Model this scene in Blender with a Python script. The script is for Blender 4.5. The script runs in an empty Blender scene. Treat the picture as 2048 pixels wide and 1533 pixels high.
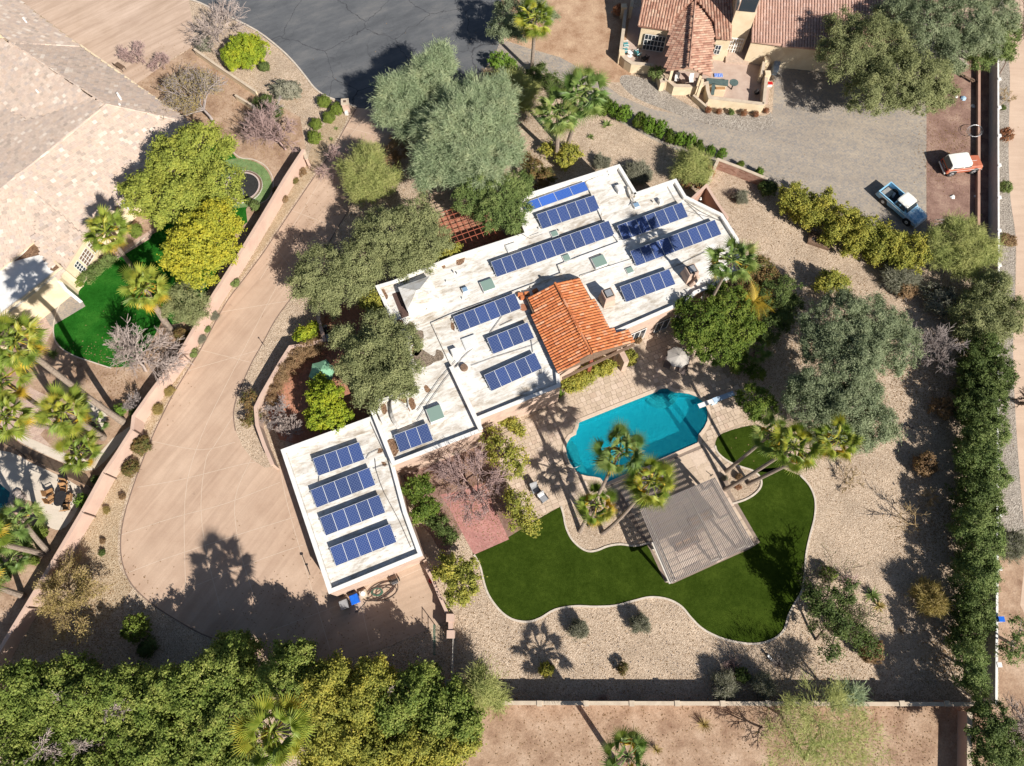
import bpy, math, random
import numpy as np
from mathutils import Vector, Matrix
from mathutils.geometry import tessellate_polygon
R = math.radians
random.seed(7); RNG = np.random.default_rng(7)
S = bpy.context.scene
C = S.collection
# ---------------------------------------------------------------- camera
F, TILT, H = 1420.0, R(21), 62.0
cd = bpy.data.cameras.new('camera'); cam = bpy.data.objects.new('camera', cd); C.objects.link(cam)
cam.location = (0, 0, H); cam.rotation_euler = (TILT, 0, 0)
cd.sensor_width = 36; cd.lens = F*36/2048; cd.clip_end = 3000; cd.clip_start = .5
S.camera = cam
# ---------------------------------------------------------------- sky and sun
SAZ, SEL = 129.0, 38.0          # where shadows point (degrees from +X), sun elevation
w = bpy.data.worlds.new('World'); S.world = w; w.use_nodes = True
wn = w.node_tree.nodes; sky = wn.new('ShaderNodeTexSky'); sky.sky_type = 'NISHITA'; sky.sun_disc = False
sx, sy = -math.cos(R(SAZ)), -math.sin(R(SAZ))
sky.sun_elevation = R(SEL); sky.sun_rotation = math.atan2(sx, sy)
wn['Background'].inputs[1].default_value = .05
w.node_tree.links.new(sky.outputs[0], wn['Background'].inputs[0])
ld = bpy.data.lights.new('sun', 'SUN'); ld.energy = 5.0; ld.angle = R(.5); ld.color = (1, .95, .87)
sun = bpy.data.objects.new('sun', ld); C.objects.link(sun)
sun.rotation_euler = Vector((sx*math.cos(R(SEL)), sy*math.cos(R(SEL)), math.sin(R(SEL)))).to_track_quat('Z', 'Y').to_euler()
S.view_settings.view_transform = 'Standard'; S.view_settings.look = 'None'
S.view_settings.exposure = .68; S.view_settings.gamma = 1
S.render.engine = 'CYCLES'
S.cycles.max_bounces = 6; S.cycles.transparent_max_bounces = 12; S.cycles.caustics_refractive = False; S.cycles.caustics_reflective = False

_s, _c = math.sin(TILT), math.cos(TILT)
def P(px, py, z=0.0):
    """point of the place at height z that the survey photo shows at (px, py)"""
    u, v = px-1024, py-766.5
    d = F*_c+v*_s
    return Vector((u/d*(H-z), (F*_s-v*_c)/d*(H-z), z))
def PPM(px, py, z=0.0):        # photo pixels per metre there
    return (F*_c+(py-766.5)*_s)/(H-z)
def XY(pts, z=0.0): return [P(x, y, z) for x, y in pts]
def height_of(top, base):
    b = P(*base); best = (1e9, 0)
    for i in range(10, 190):
        z = i*.1; d = (P(*top, z).xy-b.xy).length
        if d < best[0]: best = (d, z)
    return best[1]

# ---------------------------------------------------------------- materials
class N:
    def __init__(s, name):
        s.m = bpy.data.materials.new(name); s.m.use_nodes = True; s.t = s.m.node_tree; s.n = s.t.nodes
        s.b = s.n['Principled BSDF']; s.pos = s.n.new('ShaderNodeNewGeometry')
    def link(s, a, b): s.t.links.new(a, b)
    def new(s, k, **kw):
        x = s.n.new('ShaderNode'+k)
        for a, v in kw.items(): setattr(x, a, v)
        return x
    def noise(s, scale, detail=4, rough=.6, vec=None, dist=0):
        x = s.new('TexNoise'); x.inputs['Scale'].default_value = scale; x.inputs['Detail'].default_value = detail
        x.inputs['Roughness'].default_value = rough; x.inputs['Distortion'].default_value = dist
        s.link(vec or s.pos.outputs['Position'], x.inputs['Vector']); return x
    def vor(s, scale, feature='F1', vec=None):
        x = s.new('TexVoronoi', feature=feature); x.inputs['Scale'].default_value = scale
        s.link(vec or s.pos.outputs['Position'], x.inputs['Vector']); return x
    def ramp(s, fac, stops):
        x = s.new('ValToRGB'); e = x.color_ramp.elements
        while len(e) < len(stops): e.new(.5)
        for i, (p, c) in enumerate(stops): e[i].position = p; e[i].color = (*c, 1) if len(c) == 3 else c
        s.link(fac, x.inputs[0]); return x.outputs[0]
    def mix(s, fac, a, b, mode='MIX'):
        x = s.new('Mix', data_type='RGBA', blend_type=mode)
        for sock, v in ((x.inputs[0], fac), (x.inputs[6], a), (x.inputs[7], b)):
            if isinstance(v, (int, float)): sock.default_value = v
            elif isinstance(v, tuple): sock.default_value = (*v, 1)
            else: s.link(v, sock)
        return x.outputs[2]
    def math(s, op, a, b=None, c=None):
        x = s.new('Math', operation=op)
        for i, v in enumerate((a, b, c)):
            if v is None: continue
            if isinstance(v, (int, float)): x.inputs[i].default_value = v
            else: s.link(v, x.inputs[i])
        return x.outputs[0]
    def mapping(s, rotz=0, scale=(1, 1, 1), src=None):
        x = s.new('Mapping'); x.vector_type = 'TEXTURE'; x.inputs['Rotation'].default_value = (0, 0, rotz); x.inputs['Scale'].default_value = tuple(1/q for q in scale)
        s.link(src or s.pos.outputs['Position'], x.inputs[0]); return x.outputs[0]
    def bump(s, h, strength=.4, dist=.03):
        x = s.new('Bump'); x.inputs['Strength'].default_value = strength; x.inputs['Distance'].default_value = dist
        s.link(h, x.inputs['Height']); s.link(x.outputs[0], s.b.inputs['Normal'])
    def out(s, col, rough=.85, metal=0, spec=.3):
        if isinstance(col, tuple): s.b.inputs['Base Color'].default_value = (*col, 1)
        else: s.link(col, s.b.inputs['Base Color'])
        s.b.inputs['Roughness'].default_value = rough; s.b.inputs['Metallic'].default_value = metal
        s.b.inputs['Specular IOR Level'].default_value = spec
        return s.m
BASE_R = R(22.3)      # direction of the house's long walls
def simple(name, c, c2=None, scale=3, rough=.8, metal=0, bump=0, bscale=30, spec=.3, rot=None, stretch=(1, 1, 1)):
    k = N(name); c2 = c2 or tuple(x*.8 for x in c)
    v = k.mapping(rot, stretch) if rot is not None else None
    n = k.noise(scale, 5, .6, v)
    col = k.mix(k.ramp(n.outputs[0], [(.35, (0, 0, 0)), (.65, (1, 1, 1))]), c, c2)
    if bump: k.bump(k.noise(bscale, 3).outputs[0], bump)
    return k.out(col, rough, metal, spec)
def gravel(name, cols, s1=9, mott=.5):
    k = N(name)
    v = k.vor(s1); v2 = k.vor(s1*2.3)
    sep = k.new('SeparateColor'); k.link(v.outputs['Color'], sep.inputs[0])
    sep2 = k.new('SeparateColor'); k.link(v2.outputs['Color'], sep2.inputs[0])
    f = k.math('MULTIPLY_ADD', sep2.outputs[0], .5, k.math('MULTIPLY', sep.outputs[0], .5))
    st = [(.12+.76*i/(len(cols)-1), c) for i, c in enumerate(cols)]
    base = k.ramp(f, st)
    g = k.ramp(k.noise(.35, 6, .65).outputs[0], [(.3, (.74, .73, .72)), (.7, (1.1, 1.08, 1.05))])
    g2 = k.ramp(k.noise(2.2, 4, .7).outputs[0], [(.3, (.88, .88, .88)), (.7, (1.05, 1.05, 1.05))])
    soil = k.ramp(k.noise(.16, 7, .72, dist=.8).outputs[0], [(.5, (0, 0, 0)), (.68, (.55, .55, .55))]); base = k.mix(soil, base, tuple(x*.72 for x in cols[2]))
    lit = k.ramp(k.noise(3.5, 5, .8).outputs[0], [(.62, (0, 0, 0)), (.7, (.6, .6, .6))]); base = k.mix(lit, base, (.24, .16, .1))
    col = k.mix(1.0, k.mix(mott, base, g, 'MULTIPLY'), g2, 'MULTIPLY')
    k.bump(k.math('ADD', v.outputs['Distance'], k.math('MULTIPLY', v2.outputs['Distance'], .6)), .9, .05)
    return k.out(col, .95, 0, .0)
M = {}
M['gravel'] = gravel('tan_gravel', [(.22, .16, .11), (.43, .325, .235), (.53, .41, .305), (.6, .475, .365), (.72, .61, .49)], 14, .8)
M['gravel_grey'] = gravel('grey_river_rock', [(.14, .12, .11), (.30, .26, .22), (.38, .34, .29), (.5, .45, .4)], 10)
M['gravel_gold'] = gravel('gold_gravel', [(.26, .17, .1), (.42, .31, .2), (.50, .39, .27), (.6, .49, .36)], 14)
def dirt(name, a, b, c):
    k = N(name); n = k.noise(.5, 8, .7); n2 = k.noise(6, 6, .75)
    col = k.mix(1., k.ramp(n.outputs[0], [(.3, a), (.5, b), (.7, c)]), k.ramp(n2.outputs[0], [(.3, (.7, .68, .66)), (.65, (1.12, 1.1, 1.08))]), 'MULTIPLY')
    k.bump(n2.outputs[0], .6, .06); return k.out(col, .97, 0, .1)
M['dirt'] = dirt('dry_dirt', (.2, .12, .08), (.36, .25, .175), (.48, .36, .27))
M['dirt_orange'] = dirt('orange_dirt', (.26, .15, .09), (.40, .27, .18), (.52, .38, .26))
M['dirt_dark'] = dirt('mulch_dirt', (.13, .075, .06), (.25, .16, .13), (.38, .27, .21))
def concrete(name, a, b, streak=0, rot=0, rough=.85):
    k = N(name); n = k.noise(.28, 6, .65); st = k.noise(.9, 5, .6, k.mapping(rot, (.12, 1.6, 1)), 1.0); f = k.noise(9, 5, .7)
    col = k.mix(k.ramp(n.outputs[0], [(.32, (0, 0, 0)), (.7, (1, 1, 1))]), a, b)
    if streak: col = k.mix(streak, col, k.ramp(st.outputs[0], [(.35, (.72, .66, .62)), (.6, (1.1, 1.08, 1.06))]), 'MULTIPLY')
    col = k.mix(.5, col, k.ramp(f.outputs[0], [(.3, (.82, .82, .82)), (.7, (1.08, 1.08, 1.08))]), 'MULTIPLY')
    sp = k.noise(1.4, 3, .5); col = k.mix(k.ramp(sp.outputs[0], [(.70, (0, 0, 0)), (.78, (.45, .45, .45))]), col, tuple(x*.55 for x in a))
    k.bump(f.outputs[0], .15, .01); return k.out(col, rough, 0, .25)
M['drive'] = concrete('pink_tan_concrete', (.40, .28, .205), (.50, .37, .28), .4, R(57))
M['drive_nw'] = concrete('neighbour_concrete', (.42, .31, .235), (.51, .39, .31), .55, R(38))
M['pad'] = concrete('service_pad_concrete', (.38, .275, .2), (.46, .345, .26), .3, BASE_R)
M['cream_conc'] = concrete('cream_concrete', (.52, .45, .37), (.6, .53, .45), .2)
M['curb'] = simple('kerb_concrete', (.55, .48, .4), (.42, .36, .3), 4)
M['joint'] = simple('joint_filler', (.5, .4, .31), (.56, .46, .37), 3)
M['joint_dark'] = simple('dark_brown_joint', (.2, .14, .11))  # even dark brown for the drive edging and wall joints
M['path_e'] = concrete('tan_path', (.47, .345, .26), (.54, .41, .315), .25, 0)
def asphalt():
    k = N('old_asphalt'); d = k.noise(.6, 4); 
    vm = k.new('VectorMath', operation='MULTIPLY_ADD'); vm.inputs[1].default_value = (1.6, 1.6, 0)
    k.link(d.outputs['Color'], vm.inputs[0]); k.link(k.pos.outputs['Position'], vm.inputs[2])
    cr = k.vor(.13, 'DISTANCE_TO_EDGE', vm.outputs[0]); cr2 = k.vor(.5, 'DISTANCE_TO_EDGE', vm.outputs[0])
    n = k.noise(.25, 7, .7, k.mapping(R(25), (.6, 1.5, 1))); f = k.noise(14, 4, .8)
    col = k.ramp(n.outputs[0], [(.3, (.062, .066, .073)), (.5, (.1, .104, .112)), (.7, (.15, .148, .148))])
    col = k.mix(.7, col, k.ramp(f.outputs[0], [(.3, (.75, .75, .75)), (.7, (1.2, 1.2, 1.2))]), 'MULTIPLY')
    mask = k.ramp(cr.outputs['Distance'], [(.0018, (1, 1, 1)), (.005, (0, 0, 0))])
    g = k.ramp(k.noise(.2, 2).outputs[0], [(.45, (0, 0, 0)), (.55, (1, 1, 1))])
    m2 = k.mix(1., k.ramp(cr2.outputs['Distance'], [(.003, (.6, .6, .6)), (.011, (0, 0, 0))]), g, 'MULTIPLY')
    col = k.mix(k.mix(1., mask, k.mix(.6, (0, 0, 0), m2), 'ADD'), col, (.03, .03, .035))
    k.bump(f.outputs[0], .3, .01); return k.out(col, .85, 0, .3)
M['asphalt'] = asphalt()
def pavers(name, cols, bw, bh, rot, mortar, off=.5, sq=None):
    k = N(name); b = k.new('TexBrick'); b.inputs['Scale'].default_value = 1; b.offset = off
    b.inputs['Brick Width'].default_value = bw; b.inputs['Row Height'].default_value = bh; b.inputs['Mortar Size'].default_value = .012
    b.inputs['Bias'].default_value = -.2
    k.link(k.mapping(rot), b.inputs[0]); b.inputs[1].default_value = (*cols[0], 1); b.inputs[2].default_value = (*cols[1], 1); b.inputs[3].default_value = (*mortar, 1)
    v = k.vor(1/bw*1.6); sp = k.new('SeparateColor'); k.link(v.outputs['Color'], sp.inputs[0])
    col = k.mix(.4, b.outputs[0], k.ramp(sp.outputs[0], [(.1, cols[2]), (.5, cols[0]), (.9, cols[3])]))
    n = k.noise(.3, 7, .7, k.mapping(R(-15), (.5, 1.4, 1)))
    col = k.mix(.9, col, k.ramp(n.outputs[0], [(.3, (.74, .74, .76)), (.7, (1.12, 1.1, 1.06))]), 'MULTIPLY')
    k.bump(b.outputs[1], -.3, .01); return k.out(col, .9, 0, .2)
M['pav_ne'] = pavers('grey_paver_drive', [(.33, .285, .235), (.27, .24, .21), (.2, .2, .215), (.4, .335, .265)], .3, .2, R(-12), (.2, .175, .15))
M['pav_nw'] = pavers('pink_paver_walk', [(.5, .36, .29), (.44, .32, .26), (.38, .27, .22), (.58, .45, .36)], .3, .2, R(35), (.3, .23, .19))
M['pav_red'] = pavers('red_brick_patio', [(.40, .17, .15), (.36, .15, .13), (.28, .13, .11), (.5, .27, .24)], .22, .11, BASE_R, (.4, .28, .25))
M['terracotta'] = pavers('terracotta_floor', [(.42, .19, .12), (.36, .17, .11), (.3, .14, .1), (.5, .26, .17)], .35, .35, BASE_R, (.3, .2, .15), 0)
def grass(name, a, b, c):
    k = N(name); n = k.noise(.5, 6, .7); f = k.noise(16, 4, .8); t = k.noise(2.6, 5, .75)
    col = k.ramp(n.outputs[0], [(.3, a), (.5, b), (.72, c)])
    col = k.mix(.9, col, k.ramp(f.outputs[0], [(.3, (.5, .5, .5)), (.7, (1.4, 1.4, 1.4))]), 'MULTIPLY')
    col = k.mix(.8, col, k.ramp(t.outputs[0], [(.3, (.62, .66, .6)), (.7, (1.3, 1.22, 1.3))]), 'MULTIPLY')
    k.bump(f.outputs[0], 1, .06); return k.out(col, 1, 0, 0)
M['turf'] = grass('green_turf', (.025, .044, .005), (.034, .057, .007), (.05, .078, .01))
M['lawn_nw'] = grass('bright_lawn', (.012, .075, .008), (.018, .11, .012), (.04, .16, .02))
M['turf_pale'] = grass('pale_turf', (.13, .2, .08), (.17, .25, .1), (.2, .28, .12))
def roofwhite():
    k = N('white_roof_coating'); v = k.mapping(BASE_R, (.35, 1.2, 1))
    n = k.noise(.9, 8, .72, v, .6); n2 = k.noise(.35, 5, .6); seam = k.new('TexWave', wave_type='BANDS', bands_direction='Y')
    seam.inputs['Scale'].default_value = .33; seam.inputs['Distortion'].default_value = 1.5; k.link(k.mapping(BASE_R), seam.inputs[0])
    col = k.ramp(n.outputs[0], [(.30, (.28, .23, .17)), (.42, (.46, .41, .35)), (.50, (.62, .59, .54)), (.62, (.72, .7, .67))])
    col = k.mix(k.ramp(n2.outputs[0], [(.42, (0, 0, 0)), (.68, (.8, .8, .8))]), col, (.71, .7, .68))
    col = k.mix(.35, col, k.ramp(seam.outputs[0], [(0, (.8, .8, .8)), (.06, (1, 1, 1))]), 'MULTIPLY')
    n3 = k.noise(2.6, 6, .75, k.mapping(BASE_R, (.5, 1.3, 1))); col = k.mix(1., col, k.ramp(n3.outputs[0], [(.3, (.52, .47, .4)), (.42, (.86, .83, .79)), (.52, (1, 1, 1))]), 'MULTIPLY')
    k.bump(n.outputs[0], .25, .03); return k.out(col, .7, 0, .3)
M['roofw'] = roofwhite()
M['white'] = simple('white_paint', (.7, .69, .67), (.62, .6, .57), 2, .6)
M['stucco'] = simple('tan_stucco', (.5, .37, .29), (.42, .3, .24), 1.5, .95, bump=.3)
M['stucco_cream'] = simple('cream_stucco', (.66, .55, .39), (.58, .46, .31), 1, .95, bump=.3)
M['stucco_pink'] = simple('pinkish_wall_stucco', (.52, .375, .3), (.46, .32, .26), .7, .95, bump=.3)
M['stucco_brown'] = simple('brown_wall_stucco', (.4, .25, .19), (.33, .2, .155), .8, .95, bump=.3)
M['blockwall'] = simple('pale_block_wall', (.5, .46, .43), (.42, .39, .37), 2, .95)
M['sandcap'] = simple('sand_coping', (.52, .43, .33), (.42, .34, .26), 2, .9, bump=.2)
M['dark'] = simple('dark_metal', (.03, .03, .033), (.05, .045, .045), 5, .5, .4)
M['steel'] = simple('galvanised_steel', (.5, .5, .5), (.4, .4, .42), 6, .45, .6)
M['chrome'] = simple('chrome', (.7, .7, .72), (.6, .6, .62), 3, .15, 1)
M['blackrub'] = simple('black_rubber', (.02, .02, .02), (.03, .03, .03), 5, .9)
M['cable'] = simple('grey_cable', (.12, .11, .11))
M['wood_dark'] = simple('weathered_dark_wood', (.12, .075, .05), (.2, .13, .09), 8, .9)
M['wood_red'] = simple('rust_red_wood', (.34, .1, .06), (.26, .08, .05), 5, .8)
M['perg'] = simple('taupe_painted_wood', (.36, .31, .285), (.29, .25, .23), 6, .8)
M['perg_w'] = simple('pale_painted_beam', (.58, .53, .47), (.5, .46, .4), 3, .8)
M['pot'] = simple('clay_pot', (.36, .16, .09), (.28, .12, .07), 5, .8)
M['teal'] = simple('teal_fabric', (.05, .2, .22), (.08, .26, .28), 6, .8)
M['navyg'] = simple('green_grey_counter', (.10, .14, .13), (.07, .1, .1), 4, .35)
M['litter'] = gravel('leaf_litter', [(.08, .05, .035), (.2, .12, .08), (.3, .18, .11), (.36, .24, .16)], 12)
M['litter_grey'] = gravel('grey_leaf_litter', [(.1, .08, .065), (.2, .155, .12), (.28, .22, .17), (.36, .29, .23)], 12)
M['stone'] = simple('grey_boulder', (.4, .34, .3), (.25, .2, .18), 4, .95, bump=.5)
M['lounger'] = simple('taupe_sling_fabric', (.14, .11, .10), (.1, .08, .075), 4, .9)
M['umb_grey'] = simple('grey_canvas', (.42, .39, .35), (.36, .33, .3), 3, .9)
M['umb_green'] = simple('sage_canvas', (.22, .42, .27), (.17, .35, .22), 2, .9)
M['soil'] = simple('planter_soil', (.24, .15, .1), (.14, .09, .06), 6, .95, bump=.5)
M['plaster'] = simple('pool_plaster', (.35, .82, .88), (.3, .76, .84), 1.2, .8)
M['red'] = simple('red_plastic', (.5, .02, .02), (.4, .02, .02), 4, .4)
M['bluebin'] = simple('blue_plastic', (.015, .13, .6), (.01, .1, .5), 3, .4)
M['greybin'] = simple('grey_plastic', (.3, .3, .31), (.24, .24, .25), 3, .5)
M['hose'] = simple('dark_hose', (.1, .045, .03), (.05, .05, .045), 6, .6)
M['hose_green'] = simple('green_hose', (.06, .13, .09), (.05, .1, .07), 6, .6)
M['tan_cushion'] = simple('tan_cushion', (.4, .22, .1), (.33, .18, .08), 5, .9)
M['bluestripe'] = simple('blue_white_towel', (.5, .6, .8), (.08, .15, .5), 12, .9)
def glass(name, c, rough=.12):
    k = N(name); k.bump(k.noise(1.5, 2).outputs[0], .05, .02); return k.out(c, rough, 0, .8)
M['glass'] = glass('dark_window_glass', (.03, .04, .05))
M['skyglass'] = glass('green_grey_skylight', (.2, .28, .24), .25)
M['skyblue'] = glass('blue_skylight', (.2, .3, .42), .2)
M['skywhite'] = simple('milky_skylight', (.62, .63, .62), (.56, .57, .56), 1, .4)
def tile_mat(name, cols, rough=.85):
    k = N(name); oi = k.new('ObjectInfo')
    f = k.math('FRACT', k.math('ADD', k.math('MULTIPLY', oi.outputs['Random'], 7.31), k.pos.outputs['Random Per Island']))
    col = k.ramp(f, [(i/(len(cols)-1), c) for i, c in enumerate(cols)])
    col = k.mix(.5, col, k.ramp(k.noise(5, 5, .7).outputs[0], [(.3, (.72, .7, .7)), (.7, (1.15, 1.12, 1.1))]), 'MULTIPLY')
    return k.out(col, rough, 0, .2)
M['tile_or'] = tile_mat('orange_clay_tile', [(.34, .11, .045), (.48, .16, .06), (.54, .205, .085), (.44, .14, .055), (.58, .30, .18)])
M['tile_br'] = tile_mat('brown_clay_tile', [(.24, .12, .085), (.38, .21, .15), (.46, .29, .21), (.34, .19, .14), (.5, .35, .26)])
M['tile_pk'] = tile_mat('pinkish_clay_tile', [(.4, .25, .2), (.48, .31, .25), (.44, .28, .22), (.53, .37, .31)])
M['shingle'] = tile_mat('tan_concrete_shingle', [(.38, .31, .26), (.47, .38, .315), (.52, .42, .35), (.5, .385, .305), (.46, .365, .31), (.51, .4, .325), (.55, .44, .36), (.49, .385, .315), (.43, .36, .32), (.5, .4, .33), (.64, .56, .48)])
M['slabs'] = tile_mat('travertine_paver', [(.42, .33, .25), (.48, .38, .29), (.53, .42, .325), (.47, .37, .28), (.57, .46, .37), (.45, .34, .26)])
M['brickp'] = tile_mat('brown_brick', [(.26, .14, .1), (.34, .2, .15), (.4, .26, .2)])
def panel_mat(name, cell, line):
    k = N(name); tc = k.new('TexCoord'); sep = k.new('SeparateXYZ'); k.link(tc.outputs['Object'], sep.inputs[0])
    def edge(s, n, L):
        f = k.math('FRACT', k.math('MULTIPLY', s, n/L)); return k.math('ABSOLUTE', k.math('SUBTRACT', f, .5))
    ex = edge(sep.outputs[0], 8, 1.03); ey = edge(sep.outputs[1], 12, 1.55)
    m = k.math('MAXIMUM', k.math('GREATER_THAN', ex, .435), k.math('GREATER_THAN', ey, .435))
    m = k.math('MAXIMUM', m, k.math('GREATER_THAN', k.math('ADD', ex, ey), .80))
    oi = k.new('ObjectInfo')
    cc = k.mix(oi.outputs['Random'], cell, tuple(min(1, x*1.7) for x in cell))
    col = k.mix(m, cc, line)
    return k.out(col, .22, 0, .35)
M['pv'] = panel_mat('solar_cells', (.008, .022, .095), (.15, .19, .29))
M['pv_b'] = panel_mat('solar_cells_sky_sheen', (.02, .07, .3), (.11, .19, .42))  # sky reflection painted into the cell and line colours
M['alu'] = simple('aluminium_frame', (.55, .57, .6), (.5, .52, .55), 4, .4, .3)
def leaf(name, cols, trans=.25, rough=.6):
    k = N(name); oi = k.new('ObjectInfo')
    f = k.math('FRACT', k.math('ADD', oi.outputs['Random'], k.pos.outputs['Random Per Island']))
    n = k.noise(.55, 3, .6)
    f2 = k.math('ADD', k.math('MULTIPLY', f, .45), k.math('MULTIPLY', k.ramp(n.outputs[0], [(.3, (0, 0, 0)), (.7, (1, 1, 1))]), .55))
    col = k.ramp(f2, [(i/(len(cols)-1), c) for i, c in enumerate(cols)])
    k.out(col, rough, 0, .15)
    tr = k.new('BsdfTranslucent'); k.link(k.mix(1., col, (1., 1.15, .55), 'MULTIPLY'), tr.inputs[0])
    mx = k.new('MixShader'); mx.inputs[0].default_value = trans; k.link(k.b.outputs[0], mx.inputs[1]); k.link(tr.outputs[0], mx.inputs[2])
    k.link(mx.outputs[0], k.n['Material Output'].inputs[0]); return k.m
LF = {
 'olive': leaf('olive_leaf', [(.11, .13, .055), (.19, .205, .09), (.27, .285, .13), (.37, .36, .17)]),
 'olive_grey': leaf('silver_olive_leaf', [(.10, .13, .07), (.17, .205, .115), (.26, .295, .17), (.38, .40, .25)]),
 'verde': leaf('palo_verde_leaf', [(.15, .2, .11), (.24, .3, .17), (.35, .40, .24), (.47, .48, .28)]),
 'verde_y': leaf('yellow_palo_verde_leaf', [(.18, .22, .07), (.28, .31, .1), (.38, .38, .14), (.44, .42, .18)]),
 'ash': leaf('ash_leaf', [(.14, .17, .035), (.23, .27, .05), (.32, .34, .06), (.38, .36, .07)]),
 'ash_y': leaf('golden_ash_leaf', [(.19, .21, .03), (.31, .32, .04), (.43, .39, .04), (.52, .42, .04)]),
 'citrus': leaf('citrus_leaf', [(.045, .085, .015), (.09, .14, .022), (.16, .21, .035), (.26, .29, .06)]),
 'citrus_y': leaf('yellow_citrus_leaf', [(.08, .14, .02), (.19, .26, .025), (.33, .37, .03), (.46, .42, .035)]),
 'hedge': leaf('hedge_leaf', [(.06, .1, .02), (.13, .18, .035), (.23, .27, .06), (.36, .36, .10)]),
 'hedge_y': leaf('yellow_hedge_leaf', [(.13, .15, .03), (.24, .25, .05), (.36, .33, .06), (.48, .38, .07)]),
 'dark': leaf('dark_shrub_leaf', [(.04, .065, .02), (.075, .11, .03), (.13, .17, .05), (.2, .23, .08)]),
 'mid': leaf('mid_green_leaf', [(.06, .1, .028), (.12, .17, .05), (.2, .25, .08), (.31, .35, .13)]),
 'bright': leaf('bright_green_leaf', [(.08, .16, .02), (.15, .25, .035), (.22, .32, .05)]),
 'grey': leaf('grey_sage_leaf', [(.15, .15, .11), (.23, .225, .165), (.33, .31, .24)]),
 'gold': leaf('gold_twig_leaf', [(.2, .15, .06), (.32, .24, .09), (.42, .33, .13), (.5, .4, .17)]),
 'brown': leaf('dry_brown_leaf', [(.17, .1, .055), (.27, .17, .09), (.36, .25, .14)]),
 'red': leaf('red_tip_leaf', [(.07, .1, .03), (.14, .13, .04), (.24, .13, .06), (.22, .22, .08)]),
 'clip': leaf('clipped_shrub_leaf', [(.1, .15, .025), (.17, .22, .04), (.25, .3, .06)]),
 'rust': leaf('rusty_leaf', [(.25, .1, .05), (.34, .15, .08), (.3, .2, .1)]),
}
def palm_mat(name, cols):
    k = N(name); oi = k.new('ObjectInfo')
    f = k.math('ADD', k.math('MULTIPLY', oi.outputs['Random'], .7), k.math('MULTIPLY', k.pos.outputs['Random Per Island'], .3))
    col = k.ramp(f, cols); k.out(col, .45, 0, .4)
    tr = k.new('BsdfTranslucent'); k.link(k.mix(1., col, (1., 1.1, .5), 'MULTIPLY'), tr.inputs[0])
    mx = k.new('MixShader'); mx.inputs[0].default_value = .3; k.link(k.b.outputs[0], mx.inputs[1]); k.link(tr.outputs[0], mx.inputs[2])
    k.link(mx.outputs[0], k.n['Material Output'].inputs[0]); return k.m
M['palm'] = palm_mat('fan_palm_leaf', [(0, (.12, .19, .03)), (.4, (.22, .29, .045)), (.75, (.36, .38, .06)), (1, (.5, .42, .06))])
M['palm_g'] = palm_mat('green_palm_leaf', [(0, (.1, .18, .045)), (.4, (.18, .27, .07)), (.8, (.28, .34, .1)), (1, (.4, .4, .13))])
M['palm_y'] = palm_mat('yellowing_palm_leaf', [(0, (.5, .36, .04)), (1, (.62, .42, .05))])
def bark(name, a, b): return simple(name, a, b, 7, .95, bump=.6, bscale=14)
M['bark'] = bark('brown_bark', (.17, .12, .09), (.1, .07, .055))
M['bark_palm'] = bark('palm_bark', (.3, .24, .19), (.19, .145, .115))
M['bark_pale'] = bark('pale_twigs', (.46, .38, .34), (.36, .29, .26))
M['bark_grey'] = bark('grey_twigs', (.34, .29, .27), (.26, .22, .21))
M['bark_pink'] = bark('pinkish_twigs', (.4, .29, .27), (.33, .22, .2))
M['bark_green'] = bark('green_bark', (.3, .33, .12), (.24, .26, .1))
M['bark_gold'] = bark('golden_twigs', (.4, .3, .16), (.3, .21, .11))

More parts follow.
